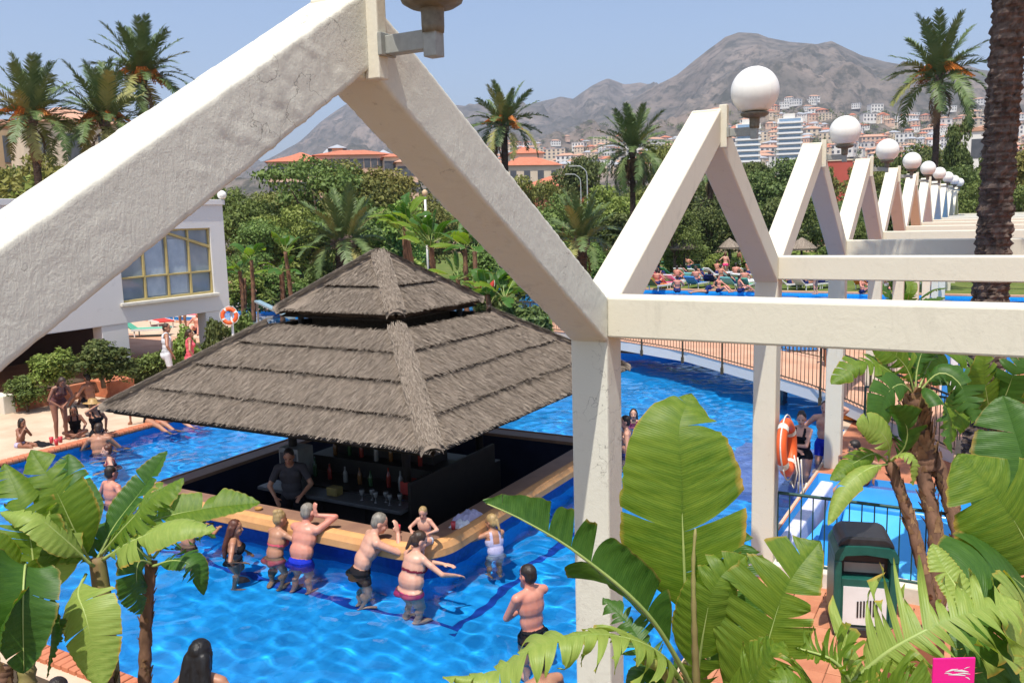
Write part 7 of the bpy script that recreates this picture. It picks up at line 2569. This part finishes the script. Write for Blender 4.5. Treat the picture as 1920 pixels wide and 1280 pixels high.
# ------------------------------------------------------------------ lawn: loungers, sunbathers, straw umbrellas
def umbrella(lb, px, py_edge, py_top, d, half_px):
    e = at(px, py_edge, d)
    tp = at(px, py_top, d)
    r_ = half_px / FPX * d
    t = thing('straw_umbrella', lb, 'umbrella', (e.x, e.y, .12), 'straw umbrellas on the lawn', absolute=False)
    ze, zt = e.z - .12, tp.z - .12
    mb = MB(); mb.tube([(0, 0, 0), (0, 0, zt - .1)], .07, 8); mb.build('pole', DARKWOOD, t)
    mb = MB(); mb.lathe([(.03, zt), (r_ * .3, zt - (zt - ze) * .22), (r_ * .68, zt - (zt - ze) * .6), (r_, ze), (r_ * .97, ze - .12), (r_ * .6, zt - (zt - ze) * .62)], 22); c_ = mb.build('canopy', THATCH_BASE, t)
    rs = np.random.RandomState(int(px))
    V, F = [], []
    for q in range(900):
        a = rs.uniform(0, 6.28); u = rs.uniform(.05, 1) ** .6
        dr = Vector((math.cos(a), math.sin(a), 0))
        z = zt - (zt - ze) * (u ** 1.15)
        p0 = dr * (r_ * u * 1.03) + Vector((0, 0, z - .02)); p1 = dr * (r_ * max(0, u - .22)) + Vector((0, 0, zt - (zt - ze) * max(0, u - .22) ** 1.15 + .04))
        s = Vector((-dr.y, dr.x, 0)) * .03
        k = len(V)
        V += [p0 - s, p0 + s, p1 + s * .5, p1 - s * .5]; F.append((k, k + 1, k + 2, k + 3))
    so = link('straw', np_mesh('straw', np.array([tuple(v) for v in V]), np.array(F), THATCH), c_)
    so['kind'] = 'stuff'


umbrella('widest straw umbrella, left of the thin trunk in the second zigzag opening', 1283, 464, 450, 56, 27)
umbrella('straw umbrella right of the thin trunk in the second zigzag opening', 1368, 463, 447, 56, 20)
umbrella('straw umbrella seen through the third zigzag opening', 1503, 465, 446, 52, 28)
umbrella('small straw umbrella half hidden by the widest one', 1258, 470, 462, 60, 14)


def lounger_proto(fab):
    t = thing('sun_lounger', 'x', 'sun lounger', (0, 0, 0), 'sun loungers on the lawn', absolute=False)
    mb = MB()
    mb.box(-.32, .32, -.95, .35, .26, .31)
    mb.build('seat', fab, t, bevel=.01)
    mb = MB()
    M = Matrix.Translation((0, .35, .29)) @ Matrix.Rotation(R(38), 4, 'X')
    mb.box(-.32, .32, 0, .68, -.025, .025, M=M)
    mb.build('backrest', fab, t, bevel=.01)
    mb = MB()
    mb.box(-.35, -.321, -1.0, .4, .24, .32); mb.box(.321, .35, -1.0, .4, .24, .32)
    mb.build('frame', WHITE, t)
    for x in (-.3, .3):
        for y in (-.8, .3):
            mb = MB(); mb.box(x - .02, x + .02, y - .02, y + .02, 0, .24); mb.build('leg', WHITE, t)
    return t


cols = ['white', 'green', 'teal', 'pink', 'orange', 'sky', 'white', 'navy']
lp = [lounger_proto(FAB[c_]) for c_ in cols]
used = set()
P0 = person('x', (0, 0, -50), 0, 'tan', 'f', 1.68, hips=.12, lean=-55, hand_l=(-.3, -.3, .25), hand_r=(.3, -.2, .25), foot_l=(-.1, .9, .06), foot_r=(.1, .9, .06), knee=(0, .2, 1), hair='brown', hair_style='bob', wear=[('swimsuit', 'navy')], vox=.022, face=False)[0]
P1 = person('x', (0, 0, -50), 0, 'pink', 'm', 1.76, hips=.12, lean=-5, hand_l=(-.25, .4, .3), hand_r=(.3, .3, .3), foot_l=(-.15, .7, .06), foot_r=(.15, .7, .06), knee=(0, .3, 1), hair='dark', wear=[('trunks', 'navy')], vox=.022, face=False)[0]
P2 = person('x', (0, 0, -50), 0, 'brown', 'm', 1.76, lean=3, hair='dark', wear=[('trunks', 'white')], vox=.022, face=False)[0]
P3 = person('x', (0, 0, -50), 0, 'fair', 'f', 1.68, lean=6, hand_l=(-.3, .2, 1.1), hair='auburn', hair_style='bob', wear=[('bikini_top', 'pink'), ('bikini_bottom', 'pink')], vox=.022, face=False)[0]
PK = [P0, P1, P2, P3]
PW = ['reclining woman in a navy swimsuit', 'seated man in navy trunks', 'standing man in white trunks', 'standing woman in a pink bikini']
placed = [False] * 4


def far_person(k, loc, yaw, where, sc=1.0):
    lb = PW[k] + ' ' + where.replace('on the edge of', 'at').replace('of the thin trunk', 'of the trunk')
    b = PK[k]
    if not placed[k]:
        placed[k] = True
        b.matrix_world = Matrix.Translation(loc) @ Matrix.Rotation(yaw, 4, 'Z') @ Matrix.Scale(b.matrix_world.median_scale * sc, 4)
        b['label'] = lb
        b['group'] = 'bathers round the far pool and lawn'
    else:
        c = copy_tree(b, loc, yaw, b.matrix_world.median_scale if False else None, lb)
        c.rotation_euler = (0, 0, yaw)


LW = [(1232, 538, 4), (1252, 533, 3), (1270, 530, 0), (1246, 522, 3), (1264, 515, 1), (1284, 516, 0), (1290, 505, 1), (1300, 526, 2), (1305, 534, 5), (1316, 518, 6), (1310, 508, 2), (1334, 530, 7), (1352, 528, 2), (1366, 526, 6), (1380, 524, 0), (1392, 528, 6), (1404, 530, 0), (1376, 536, 2), (1396, 538, 1),
      (1262, 502, 1), (1278, 496, 2), (1300, 498, 6), (1392, 500, 6), (1240, 512, 7), (1345, 516, 6), (1366, 512, 0), (1404, 516, 6), (1480, 536, 0), (1494, 531, 1), (1510, 537, 6), (1540, 534, 7), (1526, 528, 2), (1620, 536, 4), (1650, 538, 0), (1690, 536, 3)]
for i, (px, py, ci) in enumerate(LW):
    q = at(px, py + 6, z=.13)
    lab = f'{cols[ci]} sun lounger on the lawn'
    rz = rs_.uniform(-.5, .5) + R(160)
    if ci not in used:
        used.add(ci)
        lp[ci].location = (q.x, q.y, .128)
        lp[ci].rotation_euler = (0, 0, rz)
        lp[ci]['label'] = lab
    else:
        copy_tree(lp[ci], (q.x, q.y, .128), rz, label=lab)
    if i % 3 != 1:
        far_person(0 if i % 2 else 1, Vector((q.x, q.y, .42)), rz + math.pi + (0 if i % 2 else .3), f'on a {cols[ci]} lounger, ' + ('left' if px < 1330 else ('right' if px < 1420 else 'beyond the columns')))
for c_, o in zip(range(8), lp):
    if c_ not in used:
        for ch in list(o.children):
            bpy.data.objects.remove(ch)
        bpy.data.objects.remove(o)
# bathers standing about and along the edge of the far pool
for i, (px, py, k, where) in enumerate(((1258, 505, 2, 'on the lawn by the widest straw umbrella'), (1275, 503, 3, 'under the widest straw umbrella'), (1304, 500, 2, 'right of the widest straw umbrella'), (1360, 518, 3, 'between loungers right of the trunk'), (1385, 512, 2, 'near the right straw umbrella'),
                                      (1270, 545, 1, 'on the far pool edge, leftmost'), (1324, 545, 0, 'on the far pool edge, middle'), (1348, 545, 1, 'on the far pool edge, right'), (1388, 545, 1, 'on the far pool edge by the second column'),
                                      (1236, 532, 1, 'on the orange towel, left'), (1530, 548, 3, 'on the far pool edge in the third bay'), (1616, 548, 1, 'on the far pool edge in the fourth bay'), (1680, 552, 1, 'on the far pool edge in the fifth bay'), (1740, 553, 3, 'near the dark palm trunk'),
                                      (345, 615, 2, 'on the terrace under the white building'), (372, 622, 1, 'by the shrubs, white building'), (476, 588, 3, 'by the far left pool'))):
    q = at(px, py + (4 if k != 1 else 2), z=.13)
    far_person(k, Vector((q.x, q.y, .12)), rs_.uniform(0, 6.28), where)
# bathers on the footbridge and terrace seen between the columns
for i, (x, y, z, k, where) in enumerate(((-3.4, 21.1, .6, 2, 'on the footbridge between two columns'), (-2.2, 19.6, .5, 3, 'on the footbridge near its right end'), (0.1, 17.6, .2, 1, 'by the orange heaped towel'))):
    far_person(k, Vector((x, y, z)), 2.5 + i, where)
# parasol-like blue sunshades on the terrace
for i, (px, py, d, lb) in enumerate(((1490, 655, 26, 'blue slatted windbreak behind the footbridge'), (1835, 672, 17, 'blue and white striped windbreak behind the fan leaved plants'))):
    p = at(px, py, d)
    t = thing('windbreak', lb, 'windbreak', (p.x, p.y, .12), None, .5, absolute=False)
    n_ = 9
    for j in range(n_):
        mb = MB(); x = -.7 + 1.4 * j / n_; mb.box(x, x + .14, -.015, .015, .05, max(.9, p.z + .25)); mb.build('slat', FAB['sky'] if (i == 0 or j % 2 == 0) else FAB['white'], t, bevel=.004)
    for x in (-.74, .72):
        mb = MB(); mb.box(x, x + .03, -.02, .02, 0, max(.95, p.z + .3)); mb.build('post', WHITE, t)

# ------------------------------------------------------------------ lifebuoys
def lifebuoy(label, c, n, R_, r_, m, tilt=0, with_rope=False, squash=1.0):
    t = thing('lifebuoy', label, 'lifebuoy', c, None, absolute=False)
    q = Vector(n).to_track_quat('Z', 'Y')
    mb = MB()
    N1, N2 = 40, 14
    vs = [(q @ Vector(((R_ + r_ * math.cos(b)) * math.cos(a), (R_ + r_ * math.cos(b)) * math.sin(a), r_ * .8 * math.sin(b)))) for a in [6.283 * i / N1 for i in range(N1)] for b in [6.283 * j / N2 for j in range(N2)]]
    fs = [(i * N2 + j, ((i + 1) % N1) * N2 + j, ((i + 1) % N1) * N2 + (j + 1) % N2, i * N2 + (j + 1) % N2) for i in range(N1) for j in range(N2)]
    mb.add(vs, fs)
    mb.build('ring', m, t, smooth=True)
    for k in range(4):
        a0 = k * math.pi / 2 + .4
        mb = MB()
        rows = []
        for i in range(5):
            a = a0 + .24 * i / 4
            rows.append([q @ Vector(((R_ + (r_ + .004) * math.cos(b)) * math.cos(a), (R_ + (r_ + .004) * math.cos(b)) * math.sin(a), (r_ * .8 + .004) * math.sin(b))) for b in [6.283 * j / N2 for j in range(N2)]])
        mb.add([p for w in rows for p in w], [(i * N2 + j, (i + 1) * N2 + j, (i + 1) * N2 + (j + 1) % N2, i * N2 + (j + 1) % N2) for i in range(4) for j in range(N2)])
        mb.build('band', ROPE, t, smooth=True)
    mb = MB()
    for k in range(4):
        a0, a1 = k * math.pi / 2 + .52, (k + 1) * math.pi / 2 + .52
        mb.tube([q @ Vector(((R_ + r_ * (1.05 + .35 * math.sin(math.pi * i / 10))) * math.cos(a0 + (a1 - a0) * i / 10), (R_ + r_ * (1.05 + .35 * math.sin(math.pi * i / 10))) * math.sin(a0 + (a1 - a0) * i / 10), .01)) for i in range(11)], .009, 5)
    mb.build('rope', ROPE, t, smooth=True)
    if with_rope:
        for s in range(3):
            mb = MB()
            mb.tube([q @ Vector((0, -R_ * .8, .06)) + Vector((.04 * s, .02, .12 - .02 * s)), q @ Vector((.03 * s, -R_ * .9, .10)) + Vector((.02 * s, 0, -.05)), q @ Vector((0, -R_, .10)) + Vector((.05 * s - .04, .03, -.22 - .05 * s)), q @ Vector((0, -R_, .08)) + Vector((.09 * s - .06, .03, -.14))], .009, 5)
            mb.build('hanging_rope', ROPE, t, smooth=True)
    return t


c_ = at(1468, 828, d=10.15)
lifebuoy('big orange lifebuoy with white rope hung on the second column', Vector((PX1 + .115, YC(1) - .03, c_.z)), (1, .0, .08), .27, .072, ORANGE, with_rope=True)
hb_ = thing('hook', 'small steel hook bracket holding the big orange lifebuoy', 'hook', (PX1, YC(1), c_.z + .2), absolute=False)
mb = MB(); mb.box(-.003, .10, -.02, .02, -.02, .02); mb.box(.08, .10, -.02, .02, .021, .07); mb.build('bracket', STEEL, hb_)
p = at(430, 592, 24.2)
lifebuoy('orange lifebuoy on a white post by the white building', p, (.5, -.85, .1), .19, .056, ORANGE)
t = thing('post', 'white post carrying the orange lifebuoy by the white building', 'post', (p.x - .02, p.y + .1, .1), absolute=False)
mb = MB(); mb.tube([(0, 0, 0), (0, 0, p.z + .1)], .035, 8); mb.build('pole', WHITE, t, smooth=True)
p = at(909, 530, 31)
lifebuoy('red lifebuoy behind the right eave of the upper thatch', p, (.4, -.9, .1), .26, .075, REDPLASTIC)
t = thing('post', 'red stand carrying the red lifebuoy behind the thatch', 'post', (p.x, p.y + .12, .1), absolute=False)
mb = MB(); mb.box(-.25, .25, 0, .06, 0, p.z - .38); mb.box(-.04, .04, 0, .06, p.z - .379, p.z + .2); mb.build('board', REDPLASTIC, t)
mb = MB(); mb.lathe([(.16, 0), (.14, .25), (.05, .5), (.06, .55), (.0, .56)], 12)
p = at(1592, 715, 17.6)
o = crumple('towel', (p.x, p.y, .15), .4, .3, .35, FAB['orange'], 'orange towel heaped at the right end of the footbridge', 'towel', 4.0)

# ------------------------------------------------------------------ blue slide, pale curb
sl = thing('kids_slide', 'wide bright blue children slide with a pale landing beside the fence', 'slide', (-1.0, 12.2, -.45))
mb = MB()
mb.prism([(12.25, .34), (12.95, .40), (13.5, -.1), (13.5, -.45), (12.1, -.45)], 'x', -1.95, .05)
mb.build('slide_block', SLIDE_BLUE, sl, bevel=.06, segs=3, smooth=True)
mb = MB(); mb.prism([(10.62, -.40), (12.16, .30), (12.16, -.449), (10.62, -.449)], 'x', -1.72, -.18); mb.build('slide_bed', SLIDE_PALE, sl, bevel=.05, segs=3, smooth=True)
for x0, x1 in ((-1.93, -1.73), (-.17, .04)):
    mb = MB(); mb.prism([(10.50, -.26), (12.2, .46), (12.22, -.448), (10.50, -.448)], 'x', x0, x1); mb.build('side_wall', SLIDE_BLUE, sl, bevel=.05, segs=3, smooth=True)
mb = MB(); mb.prism([(12.96, .35), (13.95, .12), (13.95, -.44), (13.52, -.44), (13.52, -.09)], 'x', -1.6, -.1); mb.build('back_ramp', SLIDE_NAVY, sl, bevel=.04)
mb = MB()
mb.prism([(0, 0), (.16, 0), (.16, .28), (0, .28)], 'y', 0, 1, 0)
cw = MB()
a_, b_ = Vector((-2.24, 10.12, .115)), Vector((-2.02, 12.55, .115))
d_ = (b_ - a_).normalized(); n_ = Vector((d_.y, -d_.x, 0))
q0, q1 = a_, b_
cw.add([q0 - n_ * .09, q0 + n_ * .09, q1 + n_ * .09, q1 - n_ * .09, q0 - n_ * .09 + Vector((0, 0, .12)), q0 + n_ * .09 + Vector((0, 0, .12)), q1 + n_ * .09 + Vector((0, 0, .42)), q1 - n_ * .09 + Vector((0, 0, .42))], [(0, 1, 2, 3), (4, 5, 6, 7), (0, 1, 5, 4), (1, 2, 6, 5), (2, 3, 7, 6), (3, 0, 4, 7)])
tag(cw.build('slide_curb', CURB_LILAC, None, bevel=.025), 'white and lilac mosaic curb rising beside the blue slide', 'curb')
# planter wall of the right terrace behind the slide
mb = MB(); mb.box(-.5, 1.6, 14.35, 15.4, .1, .62); tag(mb.build('planter_wall', simple('buff_stone', (.44, .31, .2), (.34, .24, .15), 3, .9, .1, .4, 20), None, bevel=.04), 'buff stone planter block behind the slide trunks', 'planter')

# ------------------------------------------------------------------ litter bin
bq = at(1612, 1172, z=.12)
bn = thing('litter_bin', 'dark green litter bin with a black domed lid and a white poster panel', 'bin', (bq.x, bq.y, .12), None, YAW * .55, absolute=False)
W2, D2, HB = .30, .27, 1.02
mb = MB(); mb.box(-W2, W2, -D2, D2, 0, .10); mb.build('base', BIN_BLACK, bn, bevel=.02)
for x0, x1 in ((-W2, -W2 + .075), (W2 - .075, W2)):
    mb = MB(); mb.box(x0, x1, -D2, D2, .101, .80); mb.build('side_panel', BIN_GREEN, bn, bevel=.02)
mb = MB(); mb.box(-W2 + .076, W2 - .076, -D2 + .035, D2 - .01, .101, .60); mb.build('front_panel', BIN_GREEN, bn, bevel=.006)
mb = MB(); mb.box(-W2 + .095, W2 - .095, -D2 + .028, -D2 + .0345, .12, .52); mb.build('poster', simple('white_poster', (.72, .71, .68), (.66, .65, .62), 4, .5, .3), bn)
for i in range(7):
    mb = MB(); x = -.075 + i * .03; z0 = .20 + .004 * i; mb.box(x, x + .017, -D2 + .022, -D2 + .0275, z0, z0 + .17); mb.build('poster_stripe', BIN_BLACK, bn)
mb = MB(); mb.box(-W2 + .076, W2 - .076, -D2 + .16, D2 - .012, .601, .80); mb.build('mouth', BIN_BLACK, bn)
mb = MB(); mb.box(-W2 + .11, W2 - .11, -D2 + .145, -D2 + .159, .63, .73); mb.build('inner_flap', simple('grey_flap', (.35, .32, .28), (.3, .27, .24), 5, .5, .3), bn)
mb = MB()
arch = [(-W2, .801), (-W2, .86), (-W2 + .03, .915), (-W2 + .09, .945), (0, .955), (W2 - .09, .945), (W2 - .03, .915), (W2, .86), (W2, .801), (W2 - .075, .801), (W2 - .10, .85), (0, .872), (-W2 + .10, .85), (-W2 + .075, .801)]
mb.prism(arch, 'y', -D2 - .005, D2)
mb.build('hood', BIN_GREEN, bn)
mb = MB(); mb.prism([(-W2 + .03, .93), (-W2 + .06, 1.0), (-W2 + .12, 1.035), (W2 - .12, 1.035), (W2 - .06, 1.0), (W2 - .03, .93)], 'y', -D2 + .03, D2 - .02); mb.build('lid', BIN_BLACK, bn, bevel=.02)

# ------------------------------------------------------------------ magenta sign and terracotta pots at the lower right
pq = at(1784, 1330, 2.9)
sg = thing('sign', 'bright magenta card with white scribbled lettering at the bottom right', 'sign', (pq.x, pq.y, pq.z - .415), None, YAW, absolute=False)
sg.scale = (.64, .64, .64)
sg.location.z = pq.z - .20
mb = MB(); mb.box(-.11, .11, -.006, .006, .28, .605); mb.build('card', PINK_SIGN, sg, bevel=.004)
mb = MB()
for k, (x0, y0, x1, y1, w) in enumerate(((-.045, .530, .02, .545, .010), (.0, .536, .075, .528, .012), (-.03, .515, .06, .508, .010), (.02, .522, .085, .515, .008), (-.05, .523, -.01, .520, .006), (.05, .545, .08, .556, .005), (.06, .50, .085, .485, .006))):
    d = Vector((x1 - x0, 0, y1 - y0)); n = Vector((-d.z, 0, d.x)).normalized() * w * .5
    a, b = Vector((x0, -.0075, y0)), Vector((x1, -.0075, y1))
    m_ = a.lerp(b, .5) + n * .8
    mb.add([a - n * .3, m_ - n, b - n * .3, b + n * .3, m_ + n, a + n * .3], [(0, 1, 2, 3, 4, 5)])
mb.build('lettering', WHITE, sg, fix=False)
mb = MB(); mb.box(-.012, .012, .007, .03, 0, .5); mb.build('stake', DARKWOOD, sg)
pq = at(1712, 1262, 5.3)
t = thing('terracotta_box', 'tall terracotta box planter beside the magenta card', 'planter', (pq.x, pq.y, .1), None, YAW + .3, absolute=False)
mb = MB(); mb.box(-.12, .12, -.12, .12, 0, pq.z + .15); mb.build('box', simple('terracotta_pot', (.42, .15, .085), (.32, .11, .06), 4, .8, .2, .2, 30), t, bevel=.012)

# ------------------------------------------------------------------ small things on the left deck and by the far left pool
for i, (px, py, lb) in enumerate(((97, 830, 'left cup of the three red drinks on the coping'), (106, 834, 'front cup of the three red drinks on the coping'), (114, 829, 'right cup of the three red drinks on the coping'))):
    q = at(px, py, z=.17)
    cup(q.x, q.y, .168, GLASS_CUP, lb, grp='red drinks on the coping', h=.12, r=.042)
q = at(75, 832, z=.13)
crumple('bag', (q.x, q.y, .118), .28, .12, .08, FAB['black'], 'flat black bag lying on the deck by the red drinks', 'bag', 9.0)
a_, b_ = at(474, 582, z=.12), at(562, 582, z=.12)
mb = MB()
A, B = Vector((a_.x, a_.y, 0)), Vector((b_.x, b_.y, 0))
mb.box(-36.2, -25.4, 30.9, 31.2, .1, 1.0)
tag(mb.build('garden_wall', WHITE, None, bevel=.03), 'low white wall behind the far left pool', 'wall')
mb = MB(); mb.box(-36.3, -25.3, 30.86, 31.24, 1.001, 1.08); tag(mb.build('wall_cap', TERRA, None, bevel=.01), 'terracotta capping on the low white wall', 'wall cap')
p0, p1 = at(482, 566, 33.5), at(548, 598, 31.0)
t = thing('water_slide', 'narrow grey blue slide chute leaning into the far left pool', 'slide', (p1.x, p1.y, 0), absolute=True)
mb = MB(); d = (p1 - p0).normalized(); s = d.cross(Vector((0, 0, 1))).normalized(); u_ = s.cross(d)
mb.add([p0 - s * .12, p0 + s * .12, p1 + s * .12, p1 - s * .12, p0 - s * .12 + u_ * .07, p0 + s * .12 + u_ * .07, p1 + s * .12 + u_ * .07, p1 - s * .12 + u_ * .07], [(0, 1, 2, 3), (4, 5, 6, 7), (0, 1, 5, 4), (2, 3, 7, 6), (1, 2, 6, 5), (3, 0, 4, 7)])
mb.build('chute', simple('chute_blue', (.25, .36, .42), (.2, .3, .36), 3, .4, .4), t)
mb = MB(); mb.tube([p0, (p0.x, p0.y, .1)], .04, 6); mb.build('leg', STEEL, t)
# flower bed edging on the left
mb = MB()
for i in range(1):
    mb.box(-44, -36.3, 31.5, 33.0, .1, .45)
tag(mb.build('flower_bed', TERRA, None, bevel=.02), 'low terracotta flower bed by the hedge right of the white building', 'flower bed')
# sunbathing terrace bits under the white building
for i, (px, py, c_, lb) in enumerate(((300, 612, 'red', 'red lounger on the terrace under the white building, left one'), (345, 602, 'coral', 'coral lounger on the terrace under the white building, right one'), (272, 630, 'green', 'green lounger on the grass under the white building'))):
    q = at(px, py, z=.12)
    t = lounger_proto(FAB[c_])
    t.location = (q.x, q.y, .12); t.rotation_euler = (0, 0, 1.2 + i * .5); t['label'] = lb; t['group'] = 'loungers under the white building'

# ------------------------------------------------------------------ the air between here and the mountains
hz_m, hz_t, hz_o = _nt('haze')
pv = N(hz_t, 'ShaderNodeVolumePrincipled')
pv.inputs['Color'].default_value = (0.78, 0.83, 0.97, 1)
pv.inputs['Density'].default_value = 0.00017
pv.inputs['Anisotropy'].default_value = 0.2
hz_t.links.new(pv.outputs[0], hz_o.inputs['Volume'])
mb = MB(); mb.box(-6200, 6200, -520, 6200, -3.0, 900.0)
hzo = mb.build('haze', hz_m)
hzo['kind'] = 'stuff'
hzo['label'] = 'thin summer haze over the town and the mountain'
# pool floors and things under water receive the caustics of the ripples
for o in bpy.data.objects:
    if o.type == 'MESH' and (o.name.startswith(('pool_floor', 'pool_wall', 'pool_step', 'pool_lane', 'person', 'outer_wall', 'overhang_shade_band', 'swim', 'bikini', 'leg', 'pier'))):
        o.cycles.is_caustics_receiver = True
